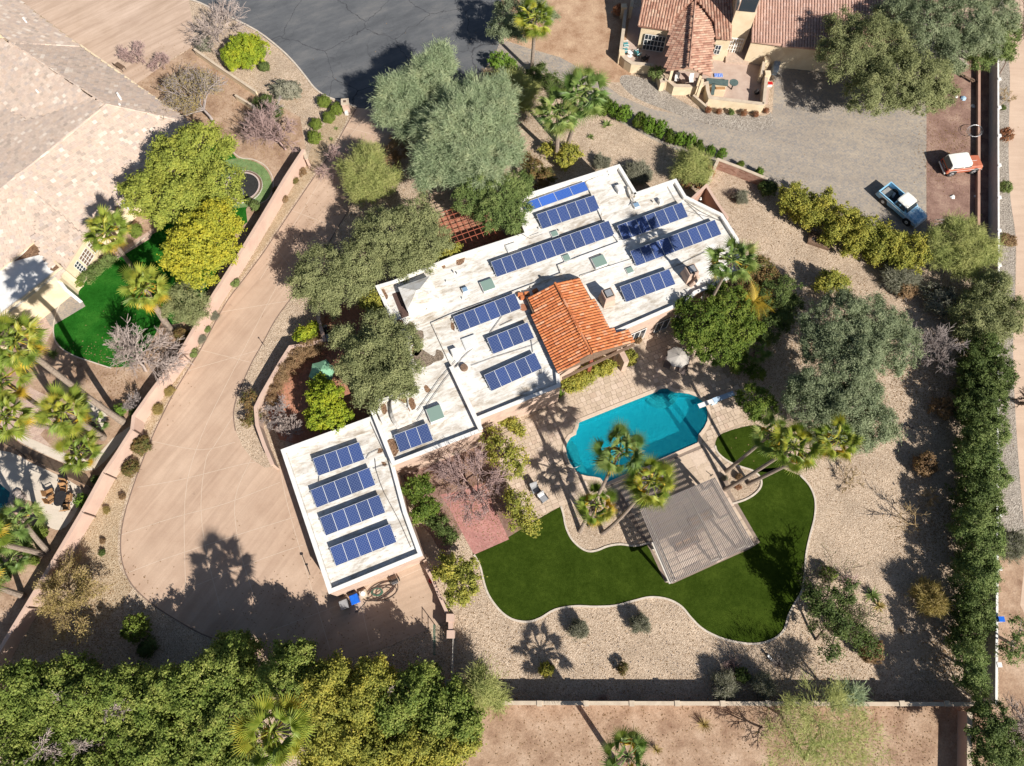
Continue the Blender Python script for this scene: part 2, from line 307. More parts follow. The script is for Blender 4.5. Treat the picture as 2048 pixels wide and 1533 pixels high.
# ---------------------------------------------------------------- mesh helpers
class MB:
    def __init__(s): s.v = []; s.f = []
    def add(s, vs, fs):
        o = len(s.v); s.v += [tuple(v) for v in vs]; s.f += [tuple(i+o for i in f) for f in fs]; return s
    def box(s, c, d, rz=0, top=1.0, topy=None, m=None, ry=0):
        topy = top if topy is None else topy
        x, y, z = (q/2 for q in d); vs = []
        for k, (sz, tx, ty) in enumerate(((-1, 1, 1), (1, top, topy))):
            for a, b in ((-1, -1), (1, -1), (1, 1), (-1, 1)): vs.append(Vector((a*x*tx, b*y*ty, sz*z)))
        rot = Matrix.Rotation(rz, 3, 'Z') @ Matrix.Rotation(ry, 3, 'Y'); c = Vector(c)
        vs = [rot @ v + c for v in vs]
        if m: vs = [m @ v for v in vs]
        return s.add(vs, [(3, 2, 1, 0), (4, 5, 6, 7), (0, 1, 5, 4), (1, 2, 6, 5), (2, 3, 7, 6), (3, 0, 4, 7)])
    def bar(s, a, b, w, h=None, up=Vector((0, 0, 1))):
        a, b = Vector(a), Vector(b); h = h or w; d = (b-a).normalized()
        r = d.cross(up); r = r.normalized() if r.length > 1e-4 else Vector((1, 0, 0)); u = r.cross(d)
        vs = [p+r*i*w/2+u*j*h/2 for p in (a, b) for i, j in ((-1, -1), (1, -1), (1, 1), (-1, 1))]
        return s.add(vs, [(3, 2, 1, 0), (4, 5, 6, 7), (0, 1, 5, 4), (1, 2, 6, 5), (2, 3, 7, 6), (3, 0, 4, 7)])
    def tube(s, pts, rad, n=8, cap=True):
        pts = [Vector(p) for p in pts]; L = len(pts)
        rad = rad if isinstance(rad, (list, tuple)) else [rad]*L
        vs = []; u0 = None
        for i, p in enumerate(pts):
            t = (pts[min(i+1, L-1)]-pts[max(i-1, 0)]).normalized()
            if u0 is None: u0 = t.orthogonal()
            u0 = (u0-t*u0.dot(t)).normalized(); v0 = t.cross(u0)
            for k in range(n):
                a = 2*math.pi*k/n; vs.append(p+(u0*math.cos(a)+v0*math.sin(a))*rad[i])
        fs = [(i*n+k, i*n+(k+1) % n, (i+1)*n+(k+1) % n, (i+1)*n+k) for i in range(L-1) for k in range(n)]
        if cap: fs += [tuple(range(n-1, -1, -1)), tuple(range((L-1)*n, L*n))]
        return s.add(vs, fs)
    def cyl(s, c, r, z0, z1, n=16, r2=None):
        r2 = r if r2 is None else r2
        return s.tube([(c[0], c[1], z0), (c[0], c[1], z1)], [r, r2], n)
    def prism(s, pts, z0, z1):
        p = [(v[0], v[1]) for v in pts]; n = len(p)
        ar = sum(p[i][0]*p[(i+1) % n][1]-p[(i+1) % n][0]*p[i][1] for i in range(n))
        if ar < 0: p = p[::-1]
        tr = tessellate_polygon([[Vector((x, y, 0)) for x, y in p]])
        vs = [(x, y, z0) for x, y in p]+[(x, y, z1) for x, y in p]
        fs = [(i, (i+1) % n, (i+1) % n+n, i+n) for i in range(n)]
        for a, b, c in tr:
            ax = (p[b][0]-p[a][0])*(p[c][1]-p[a][1])-(p[c][0]-p[a][0])*(p[b][1]-p[a][1])
            if ax < 0: b, c = c, b
            fs += [(a+n, b+n, c+n), (c, b, a)]
        return s.add(vs, fs)
    def loft(s, secs):
        """secs: (x, half width low, half width high, z low, z mid, z high)"""
        vs = []; n = 8
        for x, wl, wh, z0, z1, z2 in secs:
            e = min(.06, wh*.3)
            vs += [(x, -wl+.05, z0), (x, -wl, z0+.06), (x, -wl, z1), (x, -wh, z2-e*.7), (x, -wh+e, z2), (x, wh-e, z2), (x, wh, z2-e*.7), (x, wl, z1), (x, wl, z0+.06), (x, wl-.05, z0)]
        n = 10; L = len(secs)
        fs = [(i*n+k, (i+1)*n+k, (i+1)*n+(k+1) % n, i*n+(k+1) % n) for i in range(L-1) for k in range(n)]
        fs += [tuple(range(n)), tuple(range(L*n-1, (L-1)*n-1, -1))]
        return s.add(vs, fs)
    def build(s, name, mat=None, parent=None, world=True, smooth=False, kind=None, label=None):
        me = bpy.data.meshes.new(name); me.from_pydata(s.v, [], s.f); me.update()
        return link(name, me, mat, parent, world, smooth, kind, label)
def link(name, me, mat=None, parent=None, world=True, smooth=False, kind=None, label=None):
    if smooth: me.polygons.foreach_set('use_smooth', [True]*len(me.polygons))
    if mat is not None:
        for m_ in (mat if isinstance(mat, list) else [mat]): me.materials.append(M[m_] if isinstance(m_, str) else m_)
    o = bpy.data.objects.new(name, me); C.objects.link(o)
    if parent is not None:
        o.parent = parent
        if world:
            mw = Matrix.Identity(4); q = parent
            while q is not None: mw = q.matrix_basis @ mw; q = q.parent
            o.matrix_basis = mw.inverted()
    if kind: o['kind'] = kind
    if label: o['label'] = label
    return o
def thing(name, label, cat, loc=(0, 0, 0), rz=0, group=None):
    o = bpy.data.objects.new(name, None); C.objects.link(o); o.empty_display_size = .3
    o.location = loc; o.rotation_euler = (0, 0, rz); return tag(o, label, cat, group)
def tag(o, label, cat, group=None, kind=None):
    o['label'] = label; o['category'] = cat
    if group: o['group'] = group
    if kind: o['kind'] = kind
    return o
def smooth_line(pts, n=5, closed=False):
    out = []; L = len(pts); rng = range(L if closed else L-1)
    for i in rng:
        g = (lambda j: pts[j % L]) if closed else (lambda j: pts[max(0, min(L-1, j))])
        p0, p1, p2, p3 = (Vector(g(i+k)) for k in (-1, 0, 1, 2))
        for t in range(n):
            t /= n
            out.append(.5*((2*p1)+(p2-p0)*t+(2*p0-5*p1+4*p2-p3)*t*t+(3*p1-p0-3*p2+p3)*t**3))
    if not closed: out.append(Vector(pts[-1]))
    return out
def offset(pts, d, closed=False):
    out = []; L = len(pts)
    for i in range(L):
        if closed: a, b = pts[i-1], pts[(i+1) % L]
        else: a, b = pts[max(i-1, 0)], pts[min(i+1, L-1)]
        p = Vector(pts[i]).xy; a = Vector(a).xy; b = Vector(b).xy
        n1 = (p-a); n2 = (b-p)
        n1 = Vector((-n1.y, n1.x)).normalized() if n1.length > 1e-6 else None
        n2 = Vector((-n2.y, n2.x)).normalized() if n2.length > 1e-6 else None
        if n1 is None: n1 = n2
        if n2 is None: n2 = n1
        m = (n1+n2); m = m.normalized() if m.length > 1e-6 else n1
        k = d/max(.35, m.dot(n1)); out.append(p+m*k)
    return out
def strip(mb, pts, a, b, z0, z1, closed=False):
    """a wall along pts between offsets a and b"""
    l1, l2 = offset(pts, a, closed), offset(pts, b, closed); L = len(pts); vs = []
    for p, q in zip(l1, l2): vs += [(p.x, p.y, z0), (q.x, q.y, z0), (q.x, q.y, z1), (p.x, p.y, z1)]
    fs = []
    for i in range(L if closed else L-1):
        j = (i+1) % L
        for k in range(4): fs.append((i*4+k, i*4+(k+1) % 4, j*4+(k+1) % 4, j*4+k))
    if not closed: fs += [(3, 2, 1, 0), ((L-1)*4, (L-1)*4+1, (L-1)*4+2, (L-1)*4+3)]
    if a > b: fs = [f[::-1] for f in fs]
    return mb.add(vs, [f[::-1] for f in fs])
def ccw(pts):
    n = len(pts); ar = sum(pts[i][0]*pts[(i+1) % n][1]-pts[(i+1) % n][0]*pts[i][1] for i in range(n))
    return pts if ar > 0 else pts[::-1]
def sheet(name, pts, z, mat, holes=(), kind='structure', parent=None, px=True):
    polys = [[Vector((*(P(*p).xy if px else p[:2]), 0)) for p in q] for q in (pts, *holes)]
    tr = tessellate_polygon(polys); vs = [v for q in polys for v in q]
    fs = []
    for a, b, c in tr:
        ax = (vs[b]-vs[a]).cross(vs[c]-vs[a]).z
        fs.append((a, b, c) if ax > 0 else (a, c, b))
    mb = MB(); mb.v = [(v.x, v.y, z) for v in vs]; mb.f = fs
    return mb.build(name, mat, parent, kind=kind)
def inside(p, poly):
    c = False; n = len(poly); x, y = p[0], p[1]; j = n-1
    for i in range(n):
        xi, yi = poly[i][0], poly[i][1]; xj, yj = poly[j][0], poly[j][1]
        if (yi > y) != (yj > y) and x < (xj-xi)*(y-yi)/(yj-yi)+xi: c = not c
        j = i
    return c
def pieces(name, tmpl, mats, mat, parent, limit=300, stuff_name=None):
    """one object per piece up to the limit (largest in the photo first), the rest joined"""
    me = bpy.data.meshes.new(name); me.from_pydata(tmpl.v, [], tmpl.f); me.materials.append(M[mat])
    mw = Matrix.Identity(4); q = parent
    while q is not None: mw = q.matrix_basis @ mw; q = q.parent
    inv = mw.inverted()
    mats = sorted(mats, key=lambda m: (m.translation-Vector((0, 0, H))).length if not isinstance(m, tuple) else 0)
    for m in mats[:limit]:
        o = bpy.data.objects.new(name, me); C.objects.link(o); o.parent = parent; o.matrix_basis = inv @ m
    if len(mats) > limit:
        tv = np.array([(*v, 1) for v in tmpl.v]); A = np.array([[list(r) for r in m] for m in mats[limit:]])
        V = np.einsum('nij,vj->nvi', A, tv)[:, :, :3].reshape(-1, 3); nv = len(tmpl.v)
        fs = [tuple(i+k*nv for i in f) for k in range(len(A)) for f in tmpl.f]
        m2 = bpy.data.meshes.new(stuff_name or name+'s'); m2.from_pydata(V.tolist(), [], fs)
        link(stuff_name or name+'s', m2, mat, parent, True, kind='stuff')
# ---------------------------------------------------------------- plants: generators
def np_mesh(name, V, Fq, mat):
    """mesh out of an (n,3) array and an (m,k) index array"""
    me = bpy.data.meshes.new(name); m, k = Fq.shape
    me.vertices.add(len(V)); me.vertices.foreach_set('co', np.asarray(V, np.float32).ravel())
    me.loops.add(m*k); me.loops.foreach_set('vertex_index', Fq.astype(np.int32).ravel())
    me.polygons.add(m); me.polygons.foreach_set('loop_start', np.arange(0, m*k, k, dtype=np.int32))
    me.update(calc_edges=True)
    if mat is not None: me.materials.append(mat)
    return me
def unit(v): return v/np.maximum(np.linalg.norm(v, axis=1, keepdims=True), 1e-6)
def leaves(name, pts, nrm, axis, length, width, mat, rng):
    """one rhombus leaf per point"""
    n = len(pts); t = unit(axis-nrm*(axis*nrm).sum(1, keepdims=True)); b = np.cross(nrm, t)
    l = (length*rng.uniform(.7, 1.3, n))[:, None]; w_ = (width*rng.uniform(.7, 1.3, n))[:, None]
    V = np.empty((n, 4, 3)); V[:, 0] = pts-t*l/2; V[:, 1] = pts+b*w_/2; V[:, 2] = pts+t*l/2; V[:, 3] = pts-b*w_/2
    return np_mesh(name, V.reshape(-1, 3), np.arange(n*4).reshape(n, 4), mat)
def cloud(lobes, dens, clump, rng, fill=.15, spread=.36, low=-.35):
    """points in leaf clumps over the skin of ellipsoid lobes; returns points and outward directions"""
    PT, DR = [], []
    for c, r in lobes:
        c = np.array(c); r = np.array(r); area = 4*math.pi*(np.mean(r)**2)*.75
        K = max(6, int(area/(clump*clump)*.9)); n = int(area*dens)
        d = unit(rng.normal(size=(K*2, 3))); d = np.vstack([d[d[:, 2] > low][:K], [[0, 0, 1.]]]); K = len(d)
        wob = 1+.2*np.sin(d[:, 0]*5+c[0])*np.cos(d[:, 1]*4+c[1])+rng.normal(0, .13, K)
        cc = c+d*r*(wob*.86)[:, None]
        cs = clump*rng.uniform(.4, 1.75, K); wt = cs**2; wt /= wt.sum()
        k = rng.choice(K, n, p=wt)
        q = rng.normal(size=(n, 3)); q = unit(q)*(np.abs(rng.normal(0, 1, n))**.8)[:, None]*spread
        p = cc[k]+q*cs[k][:, None]*np.array([1, 1, .75])
        m = int(n*fill); p2 = c+unit(rng.normal(size=(m, 3)))*(rng.uniform(0, .85, m)**.4)[:, None]*r
        dd = unit(np.vstack([p, p2])-c)
        PT.append(np.vstack([p, p2])); DR.append(unit(dd+np.vstack([unit(q)*.7, np.zeros((m, 3))])))
    p = np.vstack(PT); d = np.vstack(DR); ok = p[:, 2] > .03
    return p[ok], d[ok]
KIND = {  # leaf material, density /m2, clump size, leaf length, width, mode, bark
 'olive': ('olive', 300, .75, .15, .075, 'round', 'bark'),
 'olive_grey': ('olive_grey', 300, .7, .17, .06, 'round', 'bark_grey'),
 'verde': ('verde', 230, .8, .5, .04, 'feather', 'bark_green'),
 'verde_y': ('verde_y', 190, .8, .45, .032, 'feather', 'bark_green'),
 'verde_s': ('verde_y', 62, .9, .5, .03, 'feather', 'bark_green'),
 'ash': ('ash', 200, .7, .21, .12, 'round', 'bark'),
 'ash_y': ('ash_y', 200, .65, .21, .12, 'round', 'bark'),
 'mesq': ('olive', 260, .7, .16, .06, 'round', 'bark'),
 'citrus': ('citrus', 300, .42, .16, .095, 'round', 'bark'),
 'citrus_y': ('citrus_y', 300, .36, .16, .1, 'round', 'bark'),
 'hedge': ('hedge', 190, .6, .2, .11, 'round', 'bark'),
 'hedge_y': ('hedge_y', 200, .55, .19, .105, 'round', 'bark'),
 'dark': ('dark', 260, .5, .15, .08, 'round', 'bark'),
 'mid': ('mid', 270, .5, .15, .07, 'round', 'bark'),
 'mid_s': ('mid', 70, .5, .15, .08, 'round', 'bark_grey'),
 'dark_s': ('dark', 90, .6, .15, .09, 'round', 'bark'),
 'bright': ('bright', 300, .35, .14, .09, 'round', 'bark'),
 'grey': ('grey', 280, .4, .16, .03, 'feather', 'bark_grey'),
 'gold': ('gold', 330, .45, .24, .02, 'feather', 'bark_gold'),
 'gold_s': ('gold', 150, .6, .2, .025, 'feather', 'bark_gold'),
 'brown': ('brown', 230, .45, .14, .05, 'round', 'bark_grey'),
 'red': ('red', 260, .4, .14, .08, 'round', 'bark'),
 'clip': ('clip', 700, .22, .09, .05, 'round', 'bark'),
 'sage': ('grey', 260, .35, .1, .05, 'round', 'bark_grey'),
 'rust': ('rust', 130, .35, .14, .08, 'round', 'bark_grey'),
}
def crown_mesh(lobes, kind, seed, dscale=1.0):
    mat, dens, clump, ln, wd, mode, _ = KIND[kind]; rng = np.random.default_rng(seed)
    if mode == 'round':
        p, d = cloud(lobes, dens*dscale, clump, rng)
        nr = unit(d*.8+rng.normal(size=p.shape)*.6+np.array([0, 0, .5])); ax = rng.normal(size=p.shape)
        return leaves('crown', p, nr, ax, ln, wd, LF[mat], rng)
    p, d = cloud(lobes, dens*dscale, clump, rng, .3, .5)
    ax = unit(d*1.0+np.array([0, 0, .35])+rng.normal(size=p.shape)*.28)
    nr = unit(rng.normal(size=p.shape)*.5+np.array([0, 0, 1.]))
    return leaves('crown', p, nr, ax, ln, wd, LF[mat], rng)
def branches(start, tips_r, rng, levels=4, r0=.12, mb_sides=3, kids=(3, 4), spread=.75, up=.35, length=1.0, wig=.15, maxseg=5000):
    """skeleton of a bare tree as 3-sided tapered twigs"""
    segs = []
    queue = []
    def grow(p, d, L, r, lv):
        queue.append((p, d, L, r, lv))
    def run():
        k = 0
        while k < len(queue):
            if len(segs) > maxseg: break
            step(*queue[k]); k += 1
    def step(p, d, L, r, lv):
        r = max(r, .018)
        n = 3 if lv > 0 else 2; q = p
        for i in range(n):
            d = d+rng.normal(size=3)*wig; d /= np.linalg.norm(d); q2 = q+d*L/n
            if q2[2] < .1: q2[2] = .1
            segs.append((q, q2, r*(1-.25*i/n), r*(1-.25*(i+1)/n))); q = q2
            if lv > 0 and i < n-1 and lv < levels:
                s = rng.normal(size=3); s -= d*s.dot(d); s /= np.linalg.norm(s)+1e-6
                e = d*(.75)+s*spread; e[2] += up*.3; grow(q, e/np.linalg.norm(e), L*rng.uniform(.45, .7), r*.5, lv-1)
        if lv > 0:
            for _ in range(rng.integers(kids[0], kids[1]+1)):
                s = rng.normal(size=3); s -= d*s.dot(d); s /= np.linalg.norm(s)+1e-6
                e = d+s*spread*rng.uniform(.5, 1.2); e[2] += up*rng.uniform(0, .6)
                grow(q, e/np.linalg.norm(e), L*rng.uniform(.55, .85), r*.62, lv-1)
    return segs, grow, run
def seg_mesh(name, segs, mat, n=3):
    a = np.array([s[0] for s in segs]); b = np.array([s[1] for s in segs]); ra = np.array([s[2] for s in segs]); rb = np.array([s[3] for s in segs])
    d = unit(b-a); h = np.where(np.abs(d[:, 2:3]) > .9, np.array([[1., 0, 0]]), np.array([[0, 0, 1.]]))
    u = unit(np.cross(d, h)); v = np.cross(d, u); m = len(segs); V = np.empty((m, 2*n, 3))
    for k in range(n):
        t = 2*math.pi*k/n; o = u*math.cos(t)+v*math.sin(t)
        V[:, k] = a+o*ra[:, None]; V[:, n+k] = b+o*rb[:, None]
    Fq = np.array([[[i*2*n+k, i*2*n+(k+1) % n, i*2*n+n+(k+1) % n, i*2*n+n+k] for k in range(n)] for i in range(m)]).reshape(-1, 4)
    return np_mesh(name, V.reshape(-1, 3), Fq, M[mat])
def lobes_world(lobes, flat=.75):
    out = []
    for l in lobes:
        x, y, r, z = l[:4]; rw = r/PPM(x, y, z); rz = rw*(l[4] if len(l) > 4 else flat)
        zc = max(z-rz*.55, rz*.55); c = P(x, y, zc); c = P(x, y, z-rz*.4) if z > rz else P(x, y, zc)
        out.append((tuple(c), (rw*.93, rw*.93, rz)))
    return out
def tree(name, kind, label, cat, lobes, base=None, ds=1.0, flat=.75, seed=None, group=None, trunk=True, r0=None, extra=None):
    """lobes: (px, py, radius px, height m[, squash]) as the photo shows them"""
    seed = seed if seed is not None else int(lobes[0][0]*7+lobes[0][1])
    lw = lobes_world(lobes, flat); rng = np.random.default_rng(seed+5)
    if base is None:
        cx = np.mean([l[0][0] for l in lw]); cy = np.mean([l[0][1] for l in lw]); b = np.array([cx, cy, 0])
    else: b = np.array(P(*base))
    t = thing(name, label, cat, tuple(b), 0, group)
    if len(lobes) > 1:      # small satellite clumps break the outline
        add = []
        for (c, r) in lw:
            for _ in range(3):
                a = rng.uniform(0, 6.28); q = rng.uniform(.22, .4)
                add.append(((c[0]+math.cos(a)*r[0]*.95, c[1]+math.sin(a)*r[1]*.95, max(.3, c[2]-rng.uniform(-.1, .3)*r[2])), (r[0]*q, r[1]*q, r[2]*q)))
        lw2 = lw+add
    else: lw2 = lw
    if cat == 'hedge': lw2 = lw2+[((c[0], c[1], max(.5, c[2]*.45)), (r[0]*.88, r[1]*.88, max(.5, c[2]*.45))) for c, r in lw if c[2]-r[2] > .3]
    link('crown', crown_mesh(lw2, kind, seed, ds), None, t)
    if trunk:
        mx = max(l[0][2] for l in lw); r = r0 or max(.03, .035*mx); mb = MB(); bark_ = KIND[kind][6]
        top = Vector((b[0]*.4+np.mean([l[0][0] for l in lw])*.6, b[1]*.4+np.mean([l[0][1] for l in lw])*.6, mx*.45))
        bb = Vector(b); mb.tube([bb, bb.lerp(top, .5)+Vector(rng.normal(0, .06*mx/3, 3)), top], [r*1.3, r, r*.85], 7)
        for c, rr in lw:
            e = Vector(c); mid = top.lerp(e, .5)+Vector((0, 0, .12*mx)); mb.tube([top, mid, e], [r*.75, r*.5, r*.2], 5)
            for _ in range(7):
                dd = Vector(unit(rng.normal(size=(1, 3)))[0]); dd.z = abs(dd.z); mb.tube([mid.lerp(e, .6), e+Vector((dd.x*rr[0], dd.y*rr[1], dd.z*rr[2]))*.86], [r*.3, r*.08], 3, False)
        mb.build('trunk', bark_, t)
    return t
def bare_tree(name, label, base, top, rad, bark_, levels=4, nmain=7, r0=.14, h=5, up=.25, spread=.7, leafk=None, leafn=0, maxseg=5200, seed=1, cat='tree', trunk_h=.3, group=None, wig=.15):
    """leafless tree: trunk from base, twigs spreading over a disc of rad px round top"""
    rng = np.random.default_rng(seed); b = np.array(P(*base)); tp = np.array(P(top[0], top[1], h*.72)); rw = rad/PPM(*top, h*.7)
    fork = b+(tp-b)*.35; fork[2] = h*trunk_h
    segs = []
    mid = (b+fork)/2+rng.normal(size=3)*.08; segs += [(b, mid, r0*1.25, r0*1.1), (mid, fork, r0*1.1, r0)]
    for i in range(nmain):
        a = 2*math.pi*(i+rng.uniform(-.25, .25))/nmain; q = rng.uniform(.35, .75)
        tgt = tp+np.array([math.cos(a)*rw*q, math.sin(a)*rw*q, rng.uniform(-.15, .25)*h]); d = tgt-fork; L = np.linalg.norm(d)*rng.uniform(.42, .52)
        sub, g, run = branches(b, rw, rng, levels, r0, up=up, spread=spread, wig=wig, maxseg=maxseg//nmain)
        g(fork, d/np.linalg.norm(d), L, r0*.55, levels); run(); segs += sub
    t = thing(name, label, cat, tuple(b), 0, group)
    link('branches', seg_mesh('branches', segs, bark_), None, t)
    if leafk and leafn:
        ends = np.array([s[1] for s in segs if s[2] <= max(r0*.25, .02)]); k = rng.choice(len(ends), leafn)
        p = ends[k]+rng.normal(0, .12, (leafn, 3)); p[:, 2] = np.maximum(p[:, 2], .05)
        link('leaves', leaves('leaves', p, unit(rng.normal(size=p.shape)+[0, 0, 1]), rng.normal(size=p.shape), .11, .06, LF[leafk], rng), None, t)
    return t
# ---- small shrubs share a few unit crowns (radius 1 m)
_unit = {}
def unit_crown(kind, v, dens=1.0, low=-.2):
    key = (kind, v)
    if key not in _unit:
        seed = abs(hash(kind)) % 1000 if False else sum(map(ord, kind))*7+v
        mat, d0, clump, ln, wd, mode, _b = KIND[kind]; rng = np.random.default_rng(seed)
        lob = [((0, 0, .55), (1, 1, .62))] if kind in ('clip', 'sage', 'bright') else [((0, 0, .5), (.85, .85, .6))]+[((math.cos(a)*.5, math.sin(a)*.5, rng.uniform(.35, .75)), (.42, .42, .35)) for a in rng.uniform(0, 6.28, 5)]
        if mode == 'feather':
            p, d = cloud(lob, 450*dens, .3, rng, .35, .5); ax = unit(p-np.array([0, 0, -.2])+rng.normal(size=p.shape)*.2); nr = unit(rng.normal(size=p.shape)+[0, 0, 1])
            me = leaves('crown', p, nr, ax, .3, .022, LF[mat], rng)
        else:
            p, d = cloud(lob, (1000 if kind == 'clip' else 520)*dens, .13 if kind == 'clip' else .24, rng, .2)
            nr = unit(d+rng.normal(size=p.shape)*.5+[0, 0, .4]); me = leaves('crown', p, nr, rng.normal(size=p.shape), .11, .065, LF[mat], rng)
        _unit[key] = me
    return _unit[key]
def twig_mesh(v, mat):
    key = ('twig', v, mat)
    if key not in _unit:
        rng = np.random.default_rng(v+50); segs, grow, run = branches(None, 1, rng, 2, .02, wig=.12, maxseg=900)
        for i in range(16):
            a = rng.uniform(0, 6.28); e = rng.uniform(.35, 1.2); d = np.array([math.cos(a)*math.cos(e), math.sin(a)*math.cos(e), math.sin(e)])
            grow(np.array([0, 0, .02]), d, rng.uniform(.45, .8), .014, 1)
        run()
        _unit[key] = seg_mesh('twigs', segs, mat)
    return _unit[key]
_sv = [0]
def shrub(name, kind, label, px, py, rpx, h=None, cat='shrub', group=None, asp=1.0, rz=None, twigs=True, dens=1.0, z0=0.0):
    """a shrub whose foliage sits round (px, py) in the photo; base on the ground (or at z0)"""
    _sv[0] += 1; v = _sv[0] % 3
    r = rpx/PPM(px, py, z0+.5); h = h or r*1.15; c = P(px, py, z0+h*.5); c.z = z0
    t = thing(name, label, cat, tuple(c), 0, group)
    o = bpy.data.objects.new('crown', unit_crown(kind, v, dens)); C.objects.link(o); o.parent = t
    o.scale = (r*asp, r/asp, h); o.rotation_euler = (0, 0, rz if rz is not None else random.uniform(0, 6.28))
    if twigs:
        o = bpy.data.objects.new('branches', twig_mesh(v, KIND[kind][6])); C.objects.link(o); o.parent = t; o.scale = (r, r, h*.9); o.rotation_euler = (0, 0, random.uniform(0, 6.28))
    return t
def twig_shrub(name, label, px, py, rpx, mat='bark_grey', h=None, cat='shrub', group=None):
    _sv[0] += 1; v = _sv[0] % 3; r = rpx/PPM(px, py, .4); h = h or r; c = P(px, py, h*.4); c.z = 0
    t = thing(name, label, cat, tuple(c), 0, group)
    for k in range(2):
        o = bpy.data.objects.new('branches', twig_mesh((v+k) % 3, mat)); C.objects.link(o); o.parent = t; o.scale = (r, r, h); o.rotation_euler = (0, 0, random.uniform(0, 6.28))
    return t
def spiky_mesh(n, mat, L=.6, w_=.06, seed=3, el=(.15, 1.3)):
    rng = np.random.default_rng(seed); V = []; Fc = []
    for i in range(n):
        a = i*2.4; e = rng.uniform(*el); l = L*rng.uniform(.7, 1.1); d = np.array([math.cos(a)*math.cos(e), math.sin(a)*math.cos(e), math.sin(e)]); s = np.array([-math.sin(a), math.cos(a), 0])
        o = len(V); V += [d*.04-s*w_*.3, d*.04+s*w_*.3, d*l*.5+s*w_*.5+[0, 0, .01], d*l*.5-s*w_*.5+[0, 0, .01], d*l+[0, 0, -.06*l]]; Fc += [(o, o+1, o+2, o+3), (o+3, o+2, o+4)]
    me = bpy.data.meshes.new('leaves'); me.from_pydata([tuple(v) for v in V], [], Fc); me.materials.append(LF[mat] if mat in LF else M[mat]); return me
def spiky(name, label, px, py, rpx, mat='mid', n=26, cat='plant', group=None, wd=.09, el=(.15, 1.3)):
    r = rpx/PPM(px, py, .2); t = thing(name, label, cat, tuple(P(px, py)), 0, group)
    o = bpy.data.objects.new('leaves', spiky_mesh(n, mat, r, wd*r/.5, int(px), el)); C.objects.link(o); o.parent = t; return t

# ---- palms
def fan_leaf(seed, fold=.3, R_=.92, pet=1.12):
    rng = random.Random(seed); mb = MB(); n = 22; half = 2.1
    c = Vector((pet, 0, -.12*pet)); r1 = .40*R_; inner = []
    for i in range(2*n+1):
        a = -half+2*half*i/(2*n); zz = (.06 if i % 2 else -.04)*R_-.10*abs(a)*fold
        inner.append(c+Vector((math.cos(a)*r1, math.sin(a)*r1*.95, zz-.05*r1)))
    for i in range(2*n): mb.add([c, inner[i], inner[i+1]], [(0, 1, 2)])
    for i in range(n):
        k = 2*i+1; a = -half+2*half*k/(2*n); L = R_*rng.uniform(.82, 1.08)*(1-.18*abs(a)/half)
        tip = c+Vector((math.cos(a+rng.uniform(-.05, .05))*L, math.sin(a)*L*.95, -.28*L*rng.uniform(.5, 1.3)-.15*abs(a)*fold))
        mb.add([inner[k-1], inner[k], inner[k+1], tip], [(0, 1, 3), (1, 2, 3)])
    mb.bar((0, 0, 0), c, .035, .03); mb.bar((0, 0, .0), (pet*.5, 0, .01), .05, .03)
    return mb
_fans = []
for k in range(3):
    m_ = fan_leaf(k, (.25, .5, .9)[k]); me = bpy.data.meshes.new('frond'); me.from_pydata(m_.v, [], m_.f); me.update(); _fans.append(me)
_fan_mats = {}
def fan(k, mat):
    if (k, mat) not in _fan_mats:
        me = _fans[k].copy(); me.materials.append(M[mat]); _fan_mats[(k, mat)] = me
    return _fan_mats[(k, mat)]
def palm(label, base, crown, z=None, rad=1.0, n=30, mat='palm', bend=0.0, r=.17, seed=0, yellow=3, group='fan palms', droop=-.75, via=None):
    z = z or height_of(crown, base); b = P(*base); c = P(*crown, z); rng = random.Random(seed+int(crown[0]))
    t = thing('fan_palm', label, 'palm tree', b, 0, group); mb = MB()
    pts = [b]; ctrl = P(via[0], via[1], z*via[2]) if via else b.lerp(c, .45)+Vector((bend, bend*.4, 0))
    for i in range(1, 10):
        s = i/9; pts.append(b*(1-s)**2+ctrl*2*s*(1-s)+c*s*s)
    mb.tube(pts, [r*1.35, r*1.1]+[r*(1.02-.03*i+(.03 if i % 2 else 0)) for i in range(8)], 9); mb.build('trunk', 'bark_palm', t)
    mb = MB()                                   # boots and old leaf bases under the crown
    ax = (pts[-1]-pts[-2]).normalized()
    for i in range(26):
        a = i*2.4; s = i/26; p = c-ax*(.9*s); d = Vector((math.cos(a), math.sin(a), .45)); mb.bar(p+d*.08, p+d*(r+.16), .07, .03)
    mb.build('leaf_boots', 'wood_dark' if mat == 'palm_dark' else 'bark', t)
    n = int(n*.78)
    for i in range(n):
        s = (i+.5)/n; el = 1.5-(1.5-droop)*s**.75+rng.uniform(-.22, .22); az = i*2.39996+rng.uniform(-.3, .3)
        mt = 'palm_y' if i >= n-yellow else mat
        o = bpy.data.objects.new('frond', fan(0 if s < .35 else (1 if s < .7 else 2), mt)); C.objects.link(o); o.parent = t
        sc = 1.22*rad*rng.uniform(.82, 1.1)*(.8 if s < .2 else 1)
        m = Matrix.Translation(c-b) @ Matrix.Rotation(az, 4, 'Z') @ Matrix.Rotation(-el, 4, 'Y') @ Matrix.Rotation(rng.uniform(-.35, .35), 4, 'X') @ Matrix.Scale(sc, 4)
        o.matrix_basis = m
    return t
